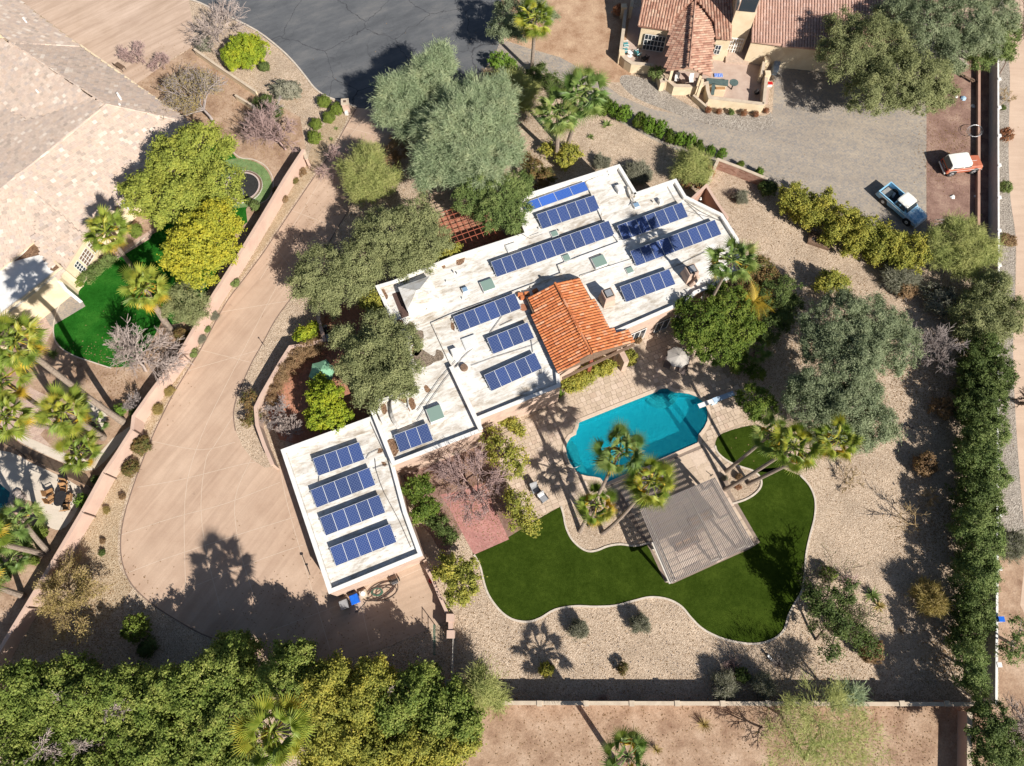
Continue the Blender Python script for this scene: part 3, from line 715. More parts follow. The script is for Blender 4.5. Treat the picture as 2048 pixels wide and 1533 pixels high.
def feather_palm(name, label, px, py, rpx, z, mat='palm_y', n=14, seed=1):
    r = rpx/PPM(px, py, z); rng = random.Random(seed); c = P(px, py, z); b = c.copy(); b.z = 0
    t = thing(name, label, 'palm tree', b); MB().tube([b, c], [.12, .1], 8).build('trunk', 'bark_palm', t)
    mb = MB()
    for i in range(24):
        s = i/23; x = s*r; zc = .35*r*math.sin(s*1.9)-.5*r*s*s; L = .32*r*math.sin(.35+s*2.5)
        for sg in (-1, 1): mb.add([(x, 0, zc), (x+.05, 0, zc), (x+.18*r, sg*L, zc-.12*L)], [(0, 1, 2)])
    mb.tube([(s/6*r, 0, .35*r*math.sin(s/6*1.9)-.5*r*(s/6)**2) for s in range(7)], .015, 3)
    me = bpy.data.meshes.new('frond'); me.from_pydata(mb.v, [], mb.f); me.materials.append(M[mat])
    for i in range(n):
        o = bpy.data.objects.new('frond', me); C.objects.link(o); o.parent = t
        o.matrix_basis = Matrix.Translation((0, 0, z)) @ Matrix.Rotation(i*2.4, 4, 'Z') @ Matrix.Rotation(-rng.uniform(-.1, .9), 4, 'Y')
    return t
# ================================================================ THE SETTING
POOL = [(1158,845),(1200,828),(1250,808),(1314,783),(1318,779),(1325,777),(1335,776.5),(1341,781),(1350,785),(1362,785),(1378,787.5),(1393,793),(1405,802),(1413,815),(1416,828),(1415,842),(1409,855),(1401,866),(1397,870),(1397,876),(1396,886),
        (1350,906),(1300,928),(1250,950),(1214,966),(1206,964),(1200,957),(1188,954.5),(1174,953),(1161,949.5),(1150,941),(1140,928),(1134,914),(1131.5,899),(1134,886),(1141,875),(1152,869),(1152.6,863),(1156,856)]
far = [(-320, -260), (320, -260), (320, 380), (-320, 380)]
polw = [P(*p) for p in POOL]
sheet('ground', far, 0, 'gravel', [polw], px=False)
def patch(name, pts, z, mat, n=0, **k):
    if n: pts = [(v.x, v.y) for v in smooth_line([Vector((*p, 0)) for p in pts], n, True)]
    return sheet(name, pts, z, mat, **k)
# -- street, driveways
street = [(377,-300),(377,0),(400,8),(450,32),(512,63),(560,100),(588,128),(610,155),(628,178),(650,194),(680,205),(712,216),(780,222),(860,215),(930,180),(986,120),(996,95),(1003,77),(1003,0),(1003,-300)]
patch('street', street, .004, 'asphalt')
mb = MB(); strip(mb, XY(smooth_line([Vector((*p, 0)) for p in street[1:12]], 3)) if False else [P(v.x, v.y) for v in smooth_line([Vector((*p, 0)) for p in street[1:12]], 3)], 0, .18, 0, .1)
mb.build('street_kerb', 'curb', kind='structure')
left_e = [(712,217),(690,255),(665,300),(632,348),(600,395),(565,447),(530,500),(492,552),(455,600),(428,648),(400,700),(372,745),(345,790),(327,825),(310,860),(285,920),(265,975),(247,1035),(240,1090),(246,1135),(264,1172),(300,1207),(350,1240),(400,1268),(450,1287),(500,1305),(560,1328),(640,1345)]
right_e = [(700,1320),(780,1292),(860,1258),(893,1241),(885,1215),(862,1165),(850,1100),(845,1060),(700,900),(600,900),(560,932),(530,936),(505,920),(484,892),(472,862),(468,830),(473,800),(487,765),(505,725),(525,690),(552,640),(585,595),(620,545),(650,500),(680,450),(720,385),(752,330),(782,285),(797,240),(790,219)]
drive = [tuple(v.xy) for v in smooth_line([Vector((*p, 0)) for p in left_e], 3)]+[tuple(v.xy) for v in smooth_line([Vector((*p, 0)) for p in right_e[14:]], 3)]
drive = drive[:len(smooth_line([Vector((*p, 0)) for p in left_e], 3))]+right_e[:14]+[tuple(v.xy) for v in smooth_line([Vector((*p, 0)) for p in right_e[14:]], 3)]
D = patch('driveway', drive, .008, 'drive')
mb = MB(); strip(mb, [P(v.x, v.y) for v in smooth_line([Vector((*p, 0)) for p in left_e], 3)], 0, .09, 0, .03); strip(mb, [P(v.x, v.y) for v in smooth_line([Vector((*p, 0)) for p in right_e[14:]], 3)], 0, .09, 0, .03)
mb.build('driveway_edging', 'joint_dark', kind='structure')
patch('service_pad', [(612,1093),(640,1180),(690,1285),(700,1318),(780,1292),(860,1258),(893,1241),(885,1215),(858,1160),(845,1115),(760,1140),(670,1195),(640,1180)][1:], .012, 'pad')
mb = MB()       # control joints of the concrete
for ln in [[(560,560),(470,735),(400,880),(370,1000),(372,1200)],[(468,830),(430,890),(412,920),(402,1010),(412,1100),(440,1215)],[(502,918),(470,1000),(480,1100),(510,1200)],[(560,935),(575,1010),(612,1140),(660,1300)],
           [(300,882),(400,900),(470,885)],[(275,975),(360,960),(480,930),(510,925)],[(243,1070),(350,1035),(450,1008),(560,965)],[(246,1150),(330,1118),(470,1072),(588,1035)],[(310,1205),(420,1160),(520,1120),(607,1090)],[(470,1290),(600,1240),(690,1205),(860,1130)],[(365,745),(520,700)],[(440,625),(590,600)],[(400,700),(500,725)],
           [(540,480),(600,560)],[(640,330),(700,350)],[(580,420),(660,450)],[(690,255),(770,275)],[(750,1160),(700,1205),(690,1160)],[(720,1200),(740,1290)],[(520,560),(600,430),(680,300),(740,225)]]:
    strip(mb, [P(v.x, v.y) for v in smooth_line([Vector((*p, 0)) for p in ln], 4)], -.018, .018, .009, .014)
mb.build('joints', 'joint', D, kind='stuff')
patch('neighbour_driveway', [(-200,-300),(377,-300),(377,0),(388,60),(384,95),(340,120),(300,150),(270,170),(240,150),(80,30),(0,-30)], .006, 'drive_nw')
patch('paver_driveway', [(986,120),(1003,80),(1060,98),(1120,115),(1165,140),(1203,165),(1240,192),(1300,218),(1400,238),(1500,250),(1543,246),(1548,180),(1550,110),(1640,80),(1900,60),(1855,215),(1852,330),(1853,470),(1850,520),(1750,460),(1660,410),(1570,375),(1480,348),(1430,332),(1330,292),(1240,245),(1190,205),(1140,170),(1080,145),(1010,135)], .005, 'pav_ne')
patch('river_rock_strip', [(1252,150),(1310,165),(1345,192),(1400,220),(1470,228),(1530,232),(1542,225),(1542,255),(1480,262),(1400,245),(1330,220),(1270,195),(1240,165)], .007, 'gravel_grey', 3)
patch('dirt_yard', [(1100,-200),(1260,-200),(1262,150),(1240,165),(1205,165),(1165,140),(1120,115),(1060,98),(1003,77),(1003,-200)], .004, 'dirt_orange')
patch('mulch_strip', [(1853,190),(1960,90),(1998,90),(1998,520),(1853,520)], .006, 'dirt_dark')
patch('east_path', [(2022,-200),(2020,150),(2017,300),(2021,400),(2032,480),(2030,600),(2026,700),(2031,830),(2040,960),(2052,1100),(2060,1250),(2300,1250),(2300,-200)], .006, 'path_e', 3)
patch('grey_gravel_verge', [(1998,-100),(2022,-100),(2020,150),(2017,300),(2021,400),(2032,480),(2030,600),(2026,700),(2031,830),(2040,960),(2052,1100),(1998,1100)], .003, 'gravel_grey')
patch('dirt_lot', [(880,1409),(1998,1409),(1998,1800),(700,1800),(820,1450)], .004, 'dirt')
if False: patch('hollow_dirt', [(1800,1409),(1945,1409),(1945,1640),(1760,1640),(1720,1560),(1750,1470)], .006, 'dirt_dark', 3)
patch('sandy_verge', [(1998,1100),(2300,1100),(2300,1700),(1998,1700)], .004, 'dirt')
# -- the neighbour's garden on the left
patch('neighbour_garden_ground', [(265,170),(384,95),(512,185),(600,235),(612,300),(480,510),(360,704),(265,858),(205,950),(110,1118),(0,1300),(-120,1480),(-300,1300),(-200,600),(60,600)], .003, 'dirt')
lawn_nw = [(107,660),(112,630),(126,602),(150,578),(190,548),(240,515),(290,478),(315,463),(340,400),(380,300),(420,280),(450,290),(475,318),(505,335),(530,365),(525,385),(500,400),(492,420),(495,445),(480,455),(470,470),(430,560),(380,640),(345,650),(325,640),(300,690),(260,735),(220,735),(180,722),(150,712),(125,698),(111,680)]
patch('neighbour_lawn', lawn_nw, .006, 'lawn_nw')
patch('lawn_ring', [(430+0,330),(450,322),(475,317),(505,322),(528,335),(541,355),(543,375),(534,397),(518,408),(497,414),(470,416),(445,410),(432,395)], .009, 'turf_pale', 3)
mb = MB(); strip(mb, [P(v.x, v.y) for v in smooth_line([Vector((*p, 0)) for p in [(290,475),(240,512),(190,545),(150,575),(125,600),(111,630),(106,660),(110,683),(125,700),(150,714),(182,725),(222,738)]], 4)], 0, .1, 0, .06)
strip(mb, [P(v.x, v.y) for v in smooth_line([Vector((*p, 0)) for p in [(420,278),(450,290),(478,316),(505,320),(530,333),(544,355),(545,378),(536,398),(515,410)]], 4)], 0, .1, 0, .06)
mb.build('lawn_kerb', 'curb', kind='structure')
patch('neighbour_walk', [(68,600),(120,575),(180,535),(240,500),(310,455),(300,478),(240,515),(190,548),(150,578),(126,602),(112,630),(107,660),(90,690),(40,690)], .007, 'pav_nw')
patch('cream_patio', [(-60,905),(20,905),(60,925),(110,948),(160,975),(165,1000),(153,1022),(140,1045),(122,1060),(105,1058),(92,1048),(82,1020),(70,1005),(40,1000),(0,1010),(-60,1010)], .008, 'cream_conc', 2)
patch('cream_patio_edge', [(30,878),(80,905),(150,935),(190,940),(230,900),(265,862),(262,852),(225,878),(200,905),(170,915),(110,900),(40,868)], .008, 'cream_conc', 2)
patch('cream_step', [(170,800),(218,822),(205,862),(180,840)], .009, 'cream_conc')
patch('paver_terrace', [(0,820),(60,775),(110,800),(110,835),(80,870),(110,900),(40,868),(-20,850)], .007, 'pav_nw')
patch('neighbour_pool_water', [(-60,960),(0,968),(20,985),(18,1010),(0,1030),(-60,1040)], .012, glass('dark_pool_water', (.0, .09, .11), .05))
# -- main garden
lawn = [(948,1110),(1000,1085),(1060,1048),(1105,1022),(1122,1013),(1127,1030),(1132,1055),(1143,1078),(1160,1095),(1177,1103),(1195,1101),(1215,1093),(1240,1089),(1270,1092),(1300,1088),(1340,1120),(1420,1080),(1440,1040),(1465,1008),(1490,1000),(1510,988),(1522,972),(1520,955),(1505,942),(1520,938),(1560,935),(1600,952),(1618,972),(1629,1000),(1628,1035),(1618,1075),(1611,1110),(1608,1150),(1603,1180),(1590,1205),(1576,1230),(1568,1258),(1548,1277),(1515,1287),(1480,1285),(1440,1275),(1405,1257),(1382,1235),(1362,1212),(1335,1198),(1300,1194),(1265,1202),(1230,1211),(1190,1213),(1150,1212),(1110,1219),(1080,1236),(1058,1243),(1030,1240),(1005,1225),(985,1202),(972,1180),(966,1150),(958,1130)]
patch('lawn', lawn, .008, 'turf')
lawn2 = [(1430,893),(1434,876),(1448,866),(1483,855),(1520,852),(1560,880),(1575,930),(1535,945),(1508,941),(1487,937),(1467,930),(1447,918),(1434,905)]
patch('lawn_patch', lawn2, .008, 'turf', 2)
mb = MB()
for ln in [lawn[0:1]+[(960,1132),(968,1165),(976,1188),(990,1210),(1008,1229),(1030,1241),(1058,1244),(1082,1236),(1110,1220),(1150,1213),(1190,1214),(1230,1212),(1265,1203),(1300,1195),(1335,1199),(1362,1213),(1382,1236),(1405,1258),(1440,1276),(1480,1286),(1515,1288),(1548,1278),(1568,1260),(1577,1231),(1590,1206),(1604,1181),(1609,1150),(1612,1110),(1619,1075),(1629,1035),(1630,1000),(1619,972),(1600,951)],
           [(1122,1013),(1127,1030),(1132,1055),(1143,1078),(1160,1095),(1177,1103),(1195,1101),(1215,1093),(1240,1089),(1270,1092),(1300,1086)],
           [(1465,1008),(1490,1000),(1510,988),(1522,972),(1520,955),(1505,942),(1487,936),(1467,929),(1447,917),(1434,904),(1430,892)]]:
    strip(mb, [P(v.x, v.y) for v in smooth_line([Vector((*p, 0)) for p in ln], 4)], -.08, .08, 0, .07)
mb.build('lawn_edging', 'curb', kind='structure')
deck = [(985,880),(1010,865),(1125,795),(1130,770),(1235,725),(1285,660),(1345,625),(1400,640),(1440,720),(1470,768),(1483,772),(1487,785),(1478,800),(1487,850),(1445,866),(1432,877),(1429,893),(1434,905),(1447,918),(1468,931),(1440,962),(1420,975),(1300,1020),(1225,985),(1200,1005),(1122,1012),(1045,1052),(1022,1000),(1000,930)]
deckw = [P(*p) for p in deck]
cope = offset(ccw([Vector(v) for v in polw]), -.3, True)
DK = sheet('pool_deck', deckw, .006, simple('paver_joint_sand', (.4, .31, .23)), [polw], px=False)
mb = MB(); strip(mb, ccw([Vector(v) for v in polw]), .02, -.3, -.12, .05, True); mb.build('pool_coping', simple('coping_stone', (.56, .45, .35), (.5, .39, .3), 4), kind='structure')
# travertine pavers one by one
def lay_pavers(poly, hole, ang, rows, z, parent, mat='slabs', name='paver', limit=300, sizes=(.32, .48, .62), gap=.016, th=.03, seed=1):
    rng = random.Random(seed); ca, sa = math.cos(ang), math.sin(ang); pl = [(p[0]*ca+p[1]*sa, -p[0]*sa+p[1]*ca) for p in poly]; hl = [(p[0]*ca+p[1]*sa, -p[0]*sa+p[1]*ca) for p in hole] if hole else None
    x0, x1 = min(p[0] for p in pl), max(p[0] for p in pl); y0, y1 = min(p[1] for p in pl), max(p[1] for p in pl); ms = []
    y = y0
    while y < y1:
        h = rows*rng.choice((.75, 1, 1, 1.25)); x = x0-rng.random()*.4
        while x < x1:
            w_ = rng.choice(sizes); cx, cy = x+w_/2, y+h/2
            ok = all(inside(q, pl) for q in ((cx-w_*.4, cy), (cx+w_*.4, cy), (cx, cy-h*.4), (cx, cy+h*.4))) and not (hl and any(inside(q, hl) for q in ((cx-w_*.5, cy), (cx+w_*.5, cy), (cx, cy-h*.5), (cx, cy+h*.5))))
            if ok: ms.append(Matrix.Translation((cx*ca-cy*sa, cx*sa+cy*ca, z+rng.uniform(0, .006))) @ Matrix.Rotation(ang, 4, 'Z') @ Matrix.Diagonal((w_-gap, h-gap, 1, 1)))
            x += w_
        y += h
    pieces(name, MB().box((0, 0, th/2), (1, 1, th), top=.96), ms, mat, parent, limit)
lay_pavers([tuple(v.xy) for v in deckw], [tuple(v) for v in cope], BASE_R, .42, .008, DK, seed=3)
# pool shell
pc = ccw([Vector(v) for v in polw]); PL = thing('swimming_pool', 'blue swimming pool with curved ends and entry steps beside the paver deck', 'pool', tuple(P(1280, 870)), 0)
mb = MB(); nn = len(pc); mb.v = [(v.x, v.y, .0) for v in pc]+[(v.x, v.y, -1.5) for v in pc]; mb.f = [(i, i+nn, (i+1) % nn+nn, (i+1) % nn) for i in range(nn)]
tr = tessellate_polygon([[Vector((v.x, v.y, 0)) for v in pc]]); mb.f += [tuple(i+nn for i in t) for t in tr]; mb.build('shell', 'plaster', PL)
mb = MB()
for k in range(3):      # entry steps at the far side, shelf at the near end
    a = [(1314,783),(1320,779),(1335,776),(1345,784),(1356,786)]; q = [P(1328+math.cos(t)*(12+9*k)*1.1, 783+math.sin(t)*(9+8*k)) for t in np.linspace(.05, 3.0, 9)]
    mb.prism([P(1312-4*k, 785+1.5*k), *q[::-1], P(1350+3*k, 786+.5*k)], -1.45, -.25-.3*k)
mb.build('entry_steps', simple('step_plaster', (.8, .85, .84)), PL)
MB().prism([P(1150,941),P(1140,928),P(1134,914),P(1131.5,899),P(1134,886),P(1141,876),P(1155,893),P(1161,915),P(1172,938),P(1178,951),P(1161,949)], -1.45, -.35).build('bench_ledge', simple('ledge_plaster', (.75, .85, .85)), PL)
k = N('pool_water'); tb = k.new('BsdfTransparent'); tb.inputs[0].default_value = (.2, .9, .97, 1); gl = k.new('BsdfGlossy'); gl.inputs['Roughness'].default_value = .06
wv = k.noise(5.5, 5, .75, dist=1.2); bp = k.new('Bump'); bp.inputs['Strength'].default_value = .5; bp.inputs['Distance'].default_value = .08; k.link(wv.outputs[0], bp.inputs['Height']); k.link(bp.outputs[0], gl.inputs['Normal'])
fr = k.new('Fresnel'); fr.inputs[0].default_value = 1.33; k.link(bp.outputs[0], fr.inputs['Normal']); df = k.new('BsdfDiffuse')
k.link(k.ramp(wv.outputs[0], [(.35, (.0, .16, .26)), (.65, (.02, .42, .5))]), df.inputs[0])  # ripple sparkle painted as paler and darker diffuse colour
m1 = k.new('MixShader'); m1.inputs[0].default_value = .24; k.link(tb.outputs[0], m1.inputs[1]); k.link(df.outputs[0], m1.inputs[2])
m2 = k.new('MixShader'); k.link(fr.outputs[0], m2.inputs[0]); k.link(m1.outputs[0], m2.inputs[1]); k.link(gl.outputs[0], m2.inputs[2]); k.link(m2.outputs[0], k.n['Material Output'].inputs[0])
sheet('water', [tuple(v.xy) for v in pc], -.06, k.m, px=False, kind=None, parent=PL)
# diving board, grab rails
t = thing('diving_board', 'white diving board reaching over the right end of the pool', 'diving board', tuple(P(1440, 797)), 0)
a, b = P(1397, 813, .5), P(1467, 787, .5); dv = (b-a).normalized()
MB().bar(a, b, .42, .06).build('board', 'white', t); mb = MB(); c = a.lerp(b, .45); mb.box((c.x, c.y, .24), (.6, .5, .44), math.atan2(dv.y, dv.x), .8); mb.build('stand', simple('pale_fibreglass', (.45, .6, .75)), t)
MB().bar(a.lerp(b, .42)+Vector((0, 0, .05)), b+Vector((0, 0, .05)), .46, .05).build('board_cover', simple('pale_blue_cover', (.42, .55, .7)), t)
t = thing('pool_grab_rail', 'dark bent metal grab rails at the near left end of the pool', 'grab rail', tuple(P(1134, 935)), 0)
for q in ([(1138,927,.0),(1135,926,.7),(1121,931,.8),(1122,935,.75),(1135,946,.0)], [(1135,921,0),(1136,920,.6),(1143,921,.6),(1143,925,-.3)], [(1136,944,0),(1139,941,.6),(1160,932,.6),(1160,934,-.2)]):
    MB().tube([P(*p) for p in q], .03, 6).build('rail', 'dark' if q[0][0] != 1136 else 'chrome', t)
patch('brick_patio', [(948,1110),(1018,1079),(985,1010),(972,965),(905,985),(880,990),(900,1020)], .012, 'pav_red')
patch('bed_soil', [(800,930),(850,910),(975,860),(1000,870),(1025,930),(1045,1000),(1058,1045),(1018,1079),(985,1010),(905,985),(900,1020),(925,1065),(890,1110),(862,1080),(845,1050),(815,980)], .005, 'dirt_dark')
patch('stepping_slabs', [(840,1055),(862,1070),(885,1115),(868,1135),(850,1110)], .012, 'pad')
patch('courtyard_floor', [(560,880),(535,830),(548,780),(575,730),(612,695),(640,640),(700,600),(760,600),(800,680),(800,780),(740,835),(600,890)], .006, 'pav_red' if False else 'terracotta')
patch('trellis_floor', [(880,420),(960,395),(1010,470),(1040,480),(905,530),(870,500)], .006, 'terracotta')
patch('path_under_trees', [(840,360),(925,345),(930,385),(880,440),(830,400)], .008, 'pad')
if False: patch('shade_bed', [(1280,640),(1400,640),(1470,768),(1487,850),(1560,840),(1640,760),(1620,660),(1560,540),(1480,500),(1400,560)], .003, 'dirt_dark', 2)
if False: patch('hedge_bed', [(1860,560),(1998,540),(1998,1400),(1880,1400),(1900,1100),(1860,800)], .003, 'dirt_dark')
if False: patch('front_bed', [(770,260),(860,330),(1000,240),(1090,160),(1000,125),(930,185)], .003, 'dirt_dark')
patch('gravel_strip_left', [(700,222),(660,300),(595,395),(525,500),(450,600),(395,700),(340,790),(305,860),(280,920),(258,975),(240,1040),(235,1090),(240,1140),(262,1180),(200,1250),(60,1320),(20,1290),(110,1130),(190,1000),(285,866),(377,712),(504,515),(612,325),(640,260)], .004, 'gravel_gold', 2)


# ================================================================ WALLS
def block_wall(name, label, pts, z1, t_, mat, cap, cat='wall', post_px=(), post=(.42, .12), seg=None, cap_t=.05, group=None, z0=0):
    """pts: photo pixels of the wall's top centre line"""
    w3 = [P(x, y, z1) for x, y in pts]; T = thing(name, label, cat, (w3[0].x, w3[0].y, 0), 0, group)
    mb = MB(); strip(mb, w3, -t_/2, t_/2, z0, z1-.08); mb.build('wall', mat, T)
    mb = MB(); strip(mb, w3, -t_/2-cap_t, t_/2+cap_t, z1-.08, z1); mb.build('coping', cap, T)
    for p in post_px:
        c = P(*p, z1+post[1]); mb = MB(); mb.box((c.x, c.y, z1/2), (post[0], post[0], z1)); pl = mb.build('pillar', mat, T)
        MB().box((c.x, c.y, z1+post[1]/2+.003), (post[0]+.08, post[0]+.08, post[1]+.006), top=.96).build('pillar_cap', cap, pl)
    return T, w3
LW = [(607,299),(570,356),(520,440),(476,512),(427,589),(361,704),(359,708),(300,786),(267,833),(264,859),(235,905),(207,946),(164,1024),(108,1119),(52,1213),(0,1298),(-60,1400)]
T, w3 = block_wall('boundary_wall', 'long pinkish stucco wall running beside the left edge of the driveway', LW, 1.85, .22, 'stucco_pink', 'stucco_pink')
mb = MB()
for px in ((361,706),(265,860),(207,946),(164,1024),(108,1119),(52,1213)):
    c = P(*px, 1.2); c2 = P(px[0]+2, px[1]+1, 1.85); mb.box((c2.x+.02, c2.y-.02, .93), (.06, .3, 1.86), R(55))
mb.build('joint', 'joint_dark', T)
block_wall('wall_stub', 'short pale end pillar where the long driveway wall meets the front beds', [(607,299),(613,318)], 1.5, .25, 'stucco_pink', 'sandcap')
sp = [988,1079,1172,1264,1355,1446,1537,1628,1716,1805,1895]
block_wall('south_wall', 'tan block wall with small square pillars along the bottom of the gravel garden', [(902,1406),(1965,1409)], 1.55, .2, 'stucco_brown', 'sandcap', post_px=[(949,1405)]+[(x, 1407.5) for x in sp], post=(.34, .06))
block_wall('east_wall', 'pale block wall with white posts running along the right side path', [(1996.5,60),(1997,300),(1998,520),(1996,800),(1995,1100),(1993,1409)], 1.55, .14, 'blockwall', 'white', post_px=[(1999.5,y) for y in (106,158,214.5,271,330,394.6,461,530,602,680,760,845,935,1030,1137,1240,1330)], post=(.3, .04), cap_t=.02)
mb = MB()
block_wall('low_retaining_wall', 'low brown retaining wall between the mulch strip and the pale boundary wall', [(1959,95),(1958,450)], .5, .16, 'stucco_brown', 'stucco_brown')
block_wall('corner_wall', 'tan garden wall running down the bottom right beyond the south wall', [(1940,1425),(1939,1620)], 1.4, .3, 'stucco_pink', 'sandcap')
block_wall('courtyard_wall', 'curved reddish tan courtyard wall between the driveway island and garage', [(638,612),(637,640),(645,668),(648,680),(612,690),(580,694),(562,722),(543,755),(524,788),(511,815),(514,850),(528,890),(545,930)], 1.7, .22, 'stucco', 'stucco_pink')
block_wall('service_wall', 'narrow tan wall beside the service pad right of the garage', [(852,1135),(866,1161),(880,1195),(894,1226)], 1.5, .16, 'stucco', 'stucco_pink')
block_wall('gate_pier_wall', 'short tan wall with two square piers beside the iron side fence', [(901,1238),(901,1268)], 1.6, .25, 'stucco', 'stucco_pink', post_px=[(900,1236),(901,1269)], post=(.55, .1))
block_wall('fence_end_pier', 'narrow tan pier and wall stub at the lower end of the iron fence', [(896,1372),(897,1392)], 1.5, .3, 'stucco', 'sandcap', post_px=[(896,1366)], post=(.42, .1))
block_wall('front_garden_wall', 'low cream wall enclosing the bare trees of the neighbour front garden', [(388,98),(430,128),(470,155),(512,183)], .9, .16, 'stucco_cream', 'sandcap')
block_wall('inner_garden_wall', 'low cream wall crossing the neighbour garden below the large bare tree', [(470,190),(495,205),(512,215)], .8, .14, 'stucco_cream', 'sandcap')
block_wall('wing_wall', 'brown angled wall forming a triangle beside the north east corner of the roof', [(1374,407),(1413,371),(1434,405),(1456,437)], 2.2, .18, 'stucco_brown', 'stucco_pink')
T, w3 = block_wall('brick_garden_wall', 'pinkish brown brick wall between the paver drive and the gravel side yard', [(1415,371),(1425,345),(1437,319),(1480,335),(1536,358)], 1.4, .2, 'stucco_brown', 'sandcap')
ms = []
for i in range(2, len(w3)-1):
    a, b = w3[i], w3[i+1]; L = (b-a).xy.length; d = (b-a).xy.normalized(); nrm = Vector((d.y, -d.x))
    for r in range(9):
        x = .1+(.2 if r % 2 else 0)
        while x < L-.25:
            p = a.xy+d*(x+.19)+nrm*.105; ms.append(Matrix.Translation((p.x, p.y, .1+r*.14)) @ Matrix.Rotation(math.atan2(d.y, d.x), 4, 'Z') @ Matrix.Diagonal((.37, .05, .115, 1))); x += .4
pieces('brick', MB().box((0, 0, 0), (1, 1, 1)), ms, 'brickp', T)
# iron side fence
t = thing('iron_fence', 'thin iron fence casting a long slanted shadow beside the side gate pier', 'fence', tuple(P(905, 1275)))
a, b = P(906, 1277, 1.5), P(903, 1362, 1.5)
for z in (1.45, .2): MB().bar((a.x, a.y, z), (b.x, b.y, z), .04).build('rail', 'perg_w', t)
mb = MB()
for i in range(34): q = a.lerp(b, i/33); mb.bar((q.x, q.y, .05), (q.x, q.y, 1.5), .02, .02, Vector((1, 0, 0)))
mb.build('bars', 'perg_w', t, kind='stuff')
t = thing('wire_gate', 'green wire side gate standing between the concrete pad and the gravel strip', 'gate', tuple(P(868, 1262)))
a, b = P(867, 1250, 1.5), P(867, 1310, 1.5)
for z in (1.45, .8, .15): MB().bar((a.x, a.y, z), (b.x, b.y, z), .04).build('rail', 'hose_green', t)
for q in (a, b): MB().bar((q.x, q.y, 0), (q.x, q.y, 1.5), .05, .05, Vector((1, 0, 0))).build('post', 'hose_green', t)
# pool fence of the neighbour
t = thing('mesh_fence', 'dark see-through mesh pool fence crossing the cream patio at the left', 'fence', tuple(P(60, 925)))
fl = [(-30,880),(0,884),(30,896),(62,920),(110,942),(165,966),(190,978)]; fw = [P(*p) for p in fl]
k = N('fence_mesh'); br = k.new('TexChecker'); br.inputs['Scale'].default_value = 22; k.link(k.pos.outputs['Position'], br.inputs[0]); tb = k.new('BsdfTransparent'); mx = k.new('MixShader')
k.link(k.math('MULTIPLY_ADD', br.outputs[1], .35, .4), mx.inputs[0]); k.link(tb.outputs[0], mx.inputs[1]); k.link(k.b.outputs[0], mx.inputs[2]); k.out((.05, .04, .045), .7); k.link(mx.outputs[0], k.n['Material Output'].inputs[0])
mb = MB(); strip(mb, fw, -.006, .006, .04, 1.3); mb.build('mesh_panel', k.m, t)
mb = MB(); strip(mb, fw, -.015, .015, 1.3, 1.33); mb.build('top_rail', 'dark', t)
for p in fl: q = P(*p); MB().cyl(q, .025, 0, 1.34, 6).build('post', 'dark', t)
# front pillars
def pillar(name, label, px, py, h, s, mat='stucco_pink'):
    c = P(px, py); t = thing(name, label, 'pillar', tuple(c)); MB().box((c.x, c.y, h/2), (s, s, h), R(5)).build('shaft', mat, t)
    MB().box((c.x, c.y, h+.05), (s+.12, s+.12, .1), R(5)).build('cap', 'sandcap', t); MB().box((c.x, c.y, h+.13), (s*.4, s*.35, .06), R(5)).build('lamp_base', 'bark', t); return t
t = pillar('mailbox_pillar', 'square tan entry pillar where the driveway meets the street beside round shrubs', 695, 222, 1.3, .7)
MB().box((P(694,229).x, P(694,229).y, .2), (.35, .3, .4)).build('step_box', 'white', t)
pillar('entry_pillar', 'pale square pillar where the asphalt meets the grey paver drive', 1006, 78, 1.2, .8)
# ================================================================ MAIN HOUSE
HS = thing('house', 'large white flat roofed house with orange clay tile centre above the pool', 'house', tuple(P(1100, 640)))
ZR, ZT = 3.7, 4.05
main = [(751,572),(785,562),(907,512),(1050,466),(1037,432),(1030,405),(1060,386),(1239,329),(1273,385),(1352,358),(1372,392),(1445,428),(1477,478),(1484,545),(1430,572),(1392,587),(1378,603),(1238,664),(1200,676),(1160,712),(1118,745),(1121,773),(961,838),(963,863),(785,931),(745,831),(736,807),(809,784),(822,770),(815,700),(784,644),(765,601)]
mw3 = ccw([P(x, y, ZT) for x, y in main])
def walls(nm, pts, z0, z1, parent, mat='stucco', cap='white', t_=.28):
    mb = MB(); strip(mb, pts, 0, t_, z0, z1-.05, True); mb.build('wall', mat, parent)
    mb = MB(); strip(mb, pts, -.03, t_+.02, z1-.05, z1, True); mb.build('parapet_cap', cap, parent)
walls('w', mw3, 0, ZT, HS)
mb = MB(); mb.prism(offset(mw3, .22, True), ZR-.2, ZR); mb.build('flat_roof', 'roofw', HS)
mb = MB(); strip(mb, mw3, .285, .34, ZR-.05, ZT-.055, True); mb.build('parapet_lining', 'roofw', HS)
gar = ccw([P(x, y, 3.4) for x, y in [(562,900),(744,833),(786,923),(813,1024),(845,1111),(658,1187.5)]])
walls('g', gar, 0, 3.4, HS)
mb = MB(); mb.prism(offset(gar, .22, True), 2.8, 3.0); mb.build('flat_roof', 'roofw', HS)
mb = MB(); strip(mb, gar, .285, .33, 2.95, 3.345, True); mb.build('parapet_lining', 'roofw', HS)
mb = MB(); strip(mb, [P(902,733,4.35),P(962,860,4.35)], -.16, .16, ZR-.1, 4.3); mb.build('wall', 'stucco', HS)
mb = MB(); strip(mb, [P(902,733,4.35),P(962,860,4.35)], -.19, .19, 4.3, 4.35); mb.build('parapet_cap', 'white', HS)
def curb(ln, z=3.88, w_=.16, base=ZR-.05, mat='roofw'):
    mb = MB(); strip(mb, [P(x, y, z) for x, y in ln], -w_/2, w_/2, base, z); mb.build('roof_curb', mat, HS)
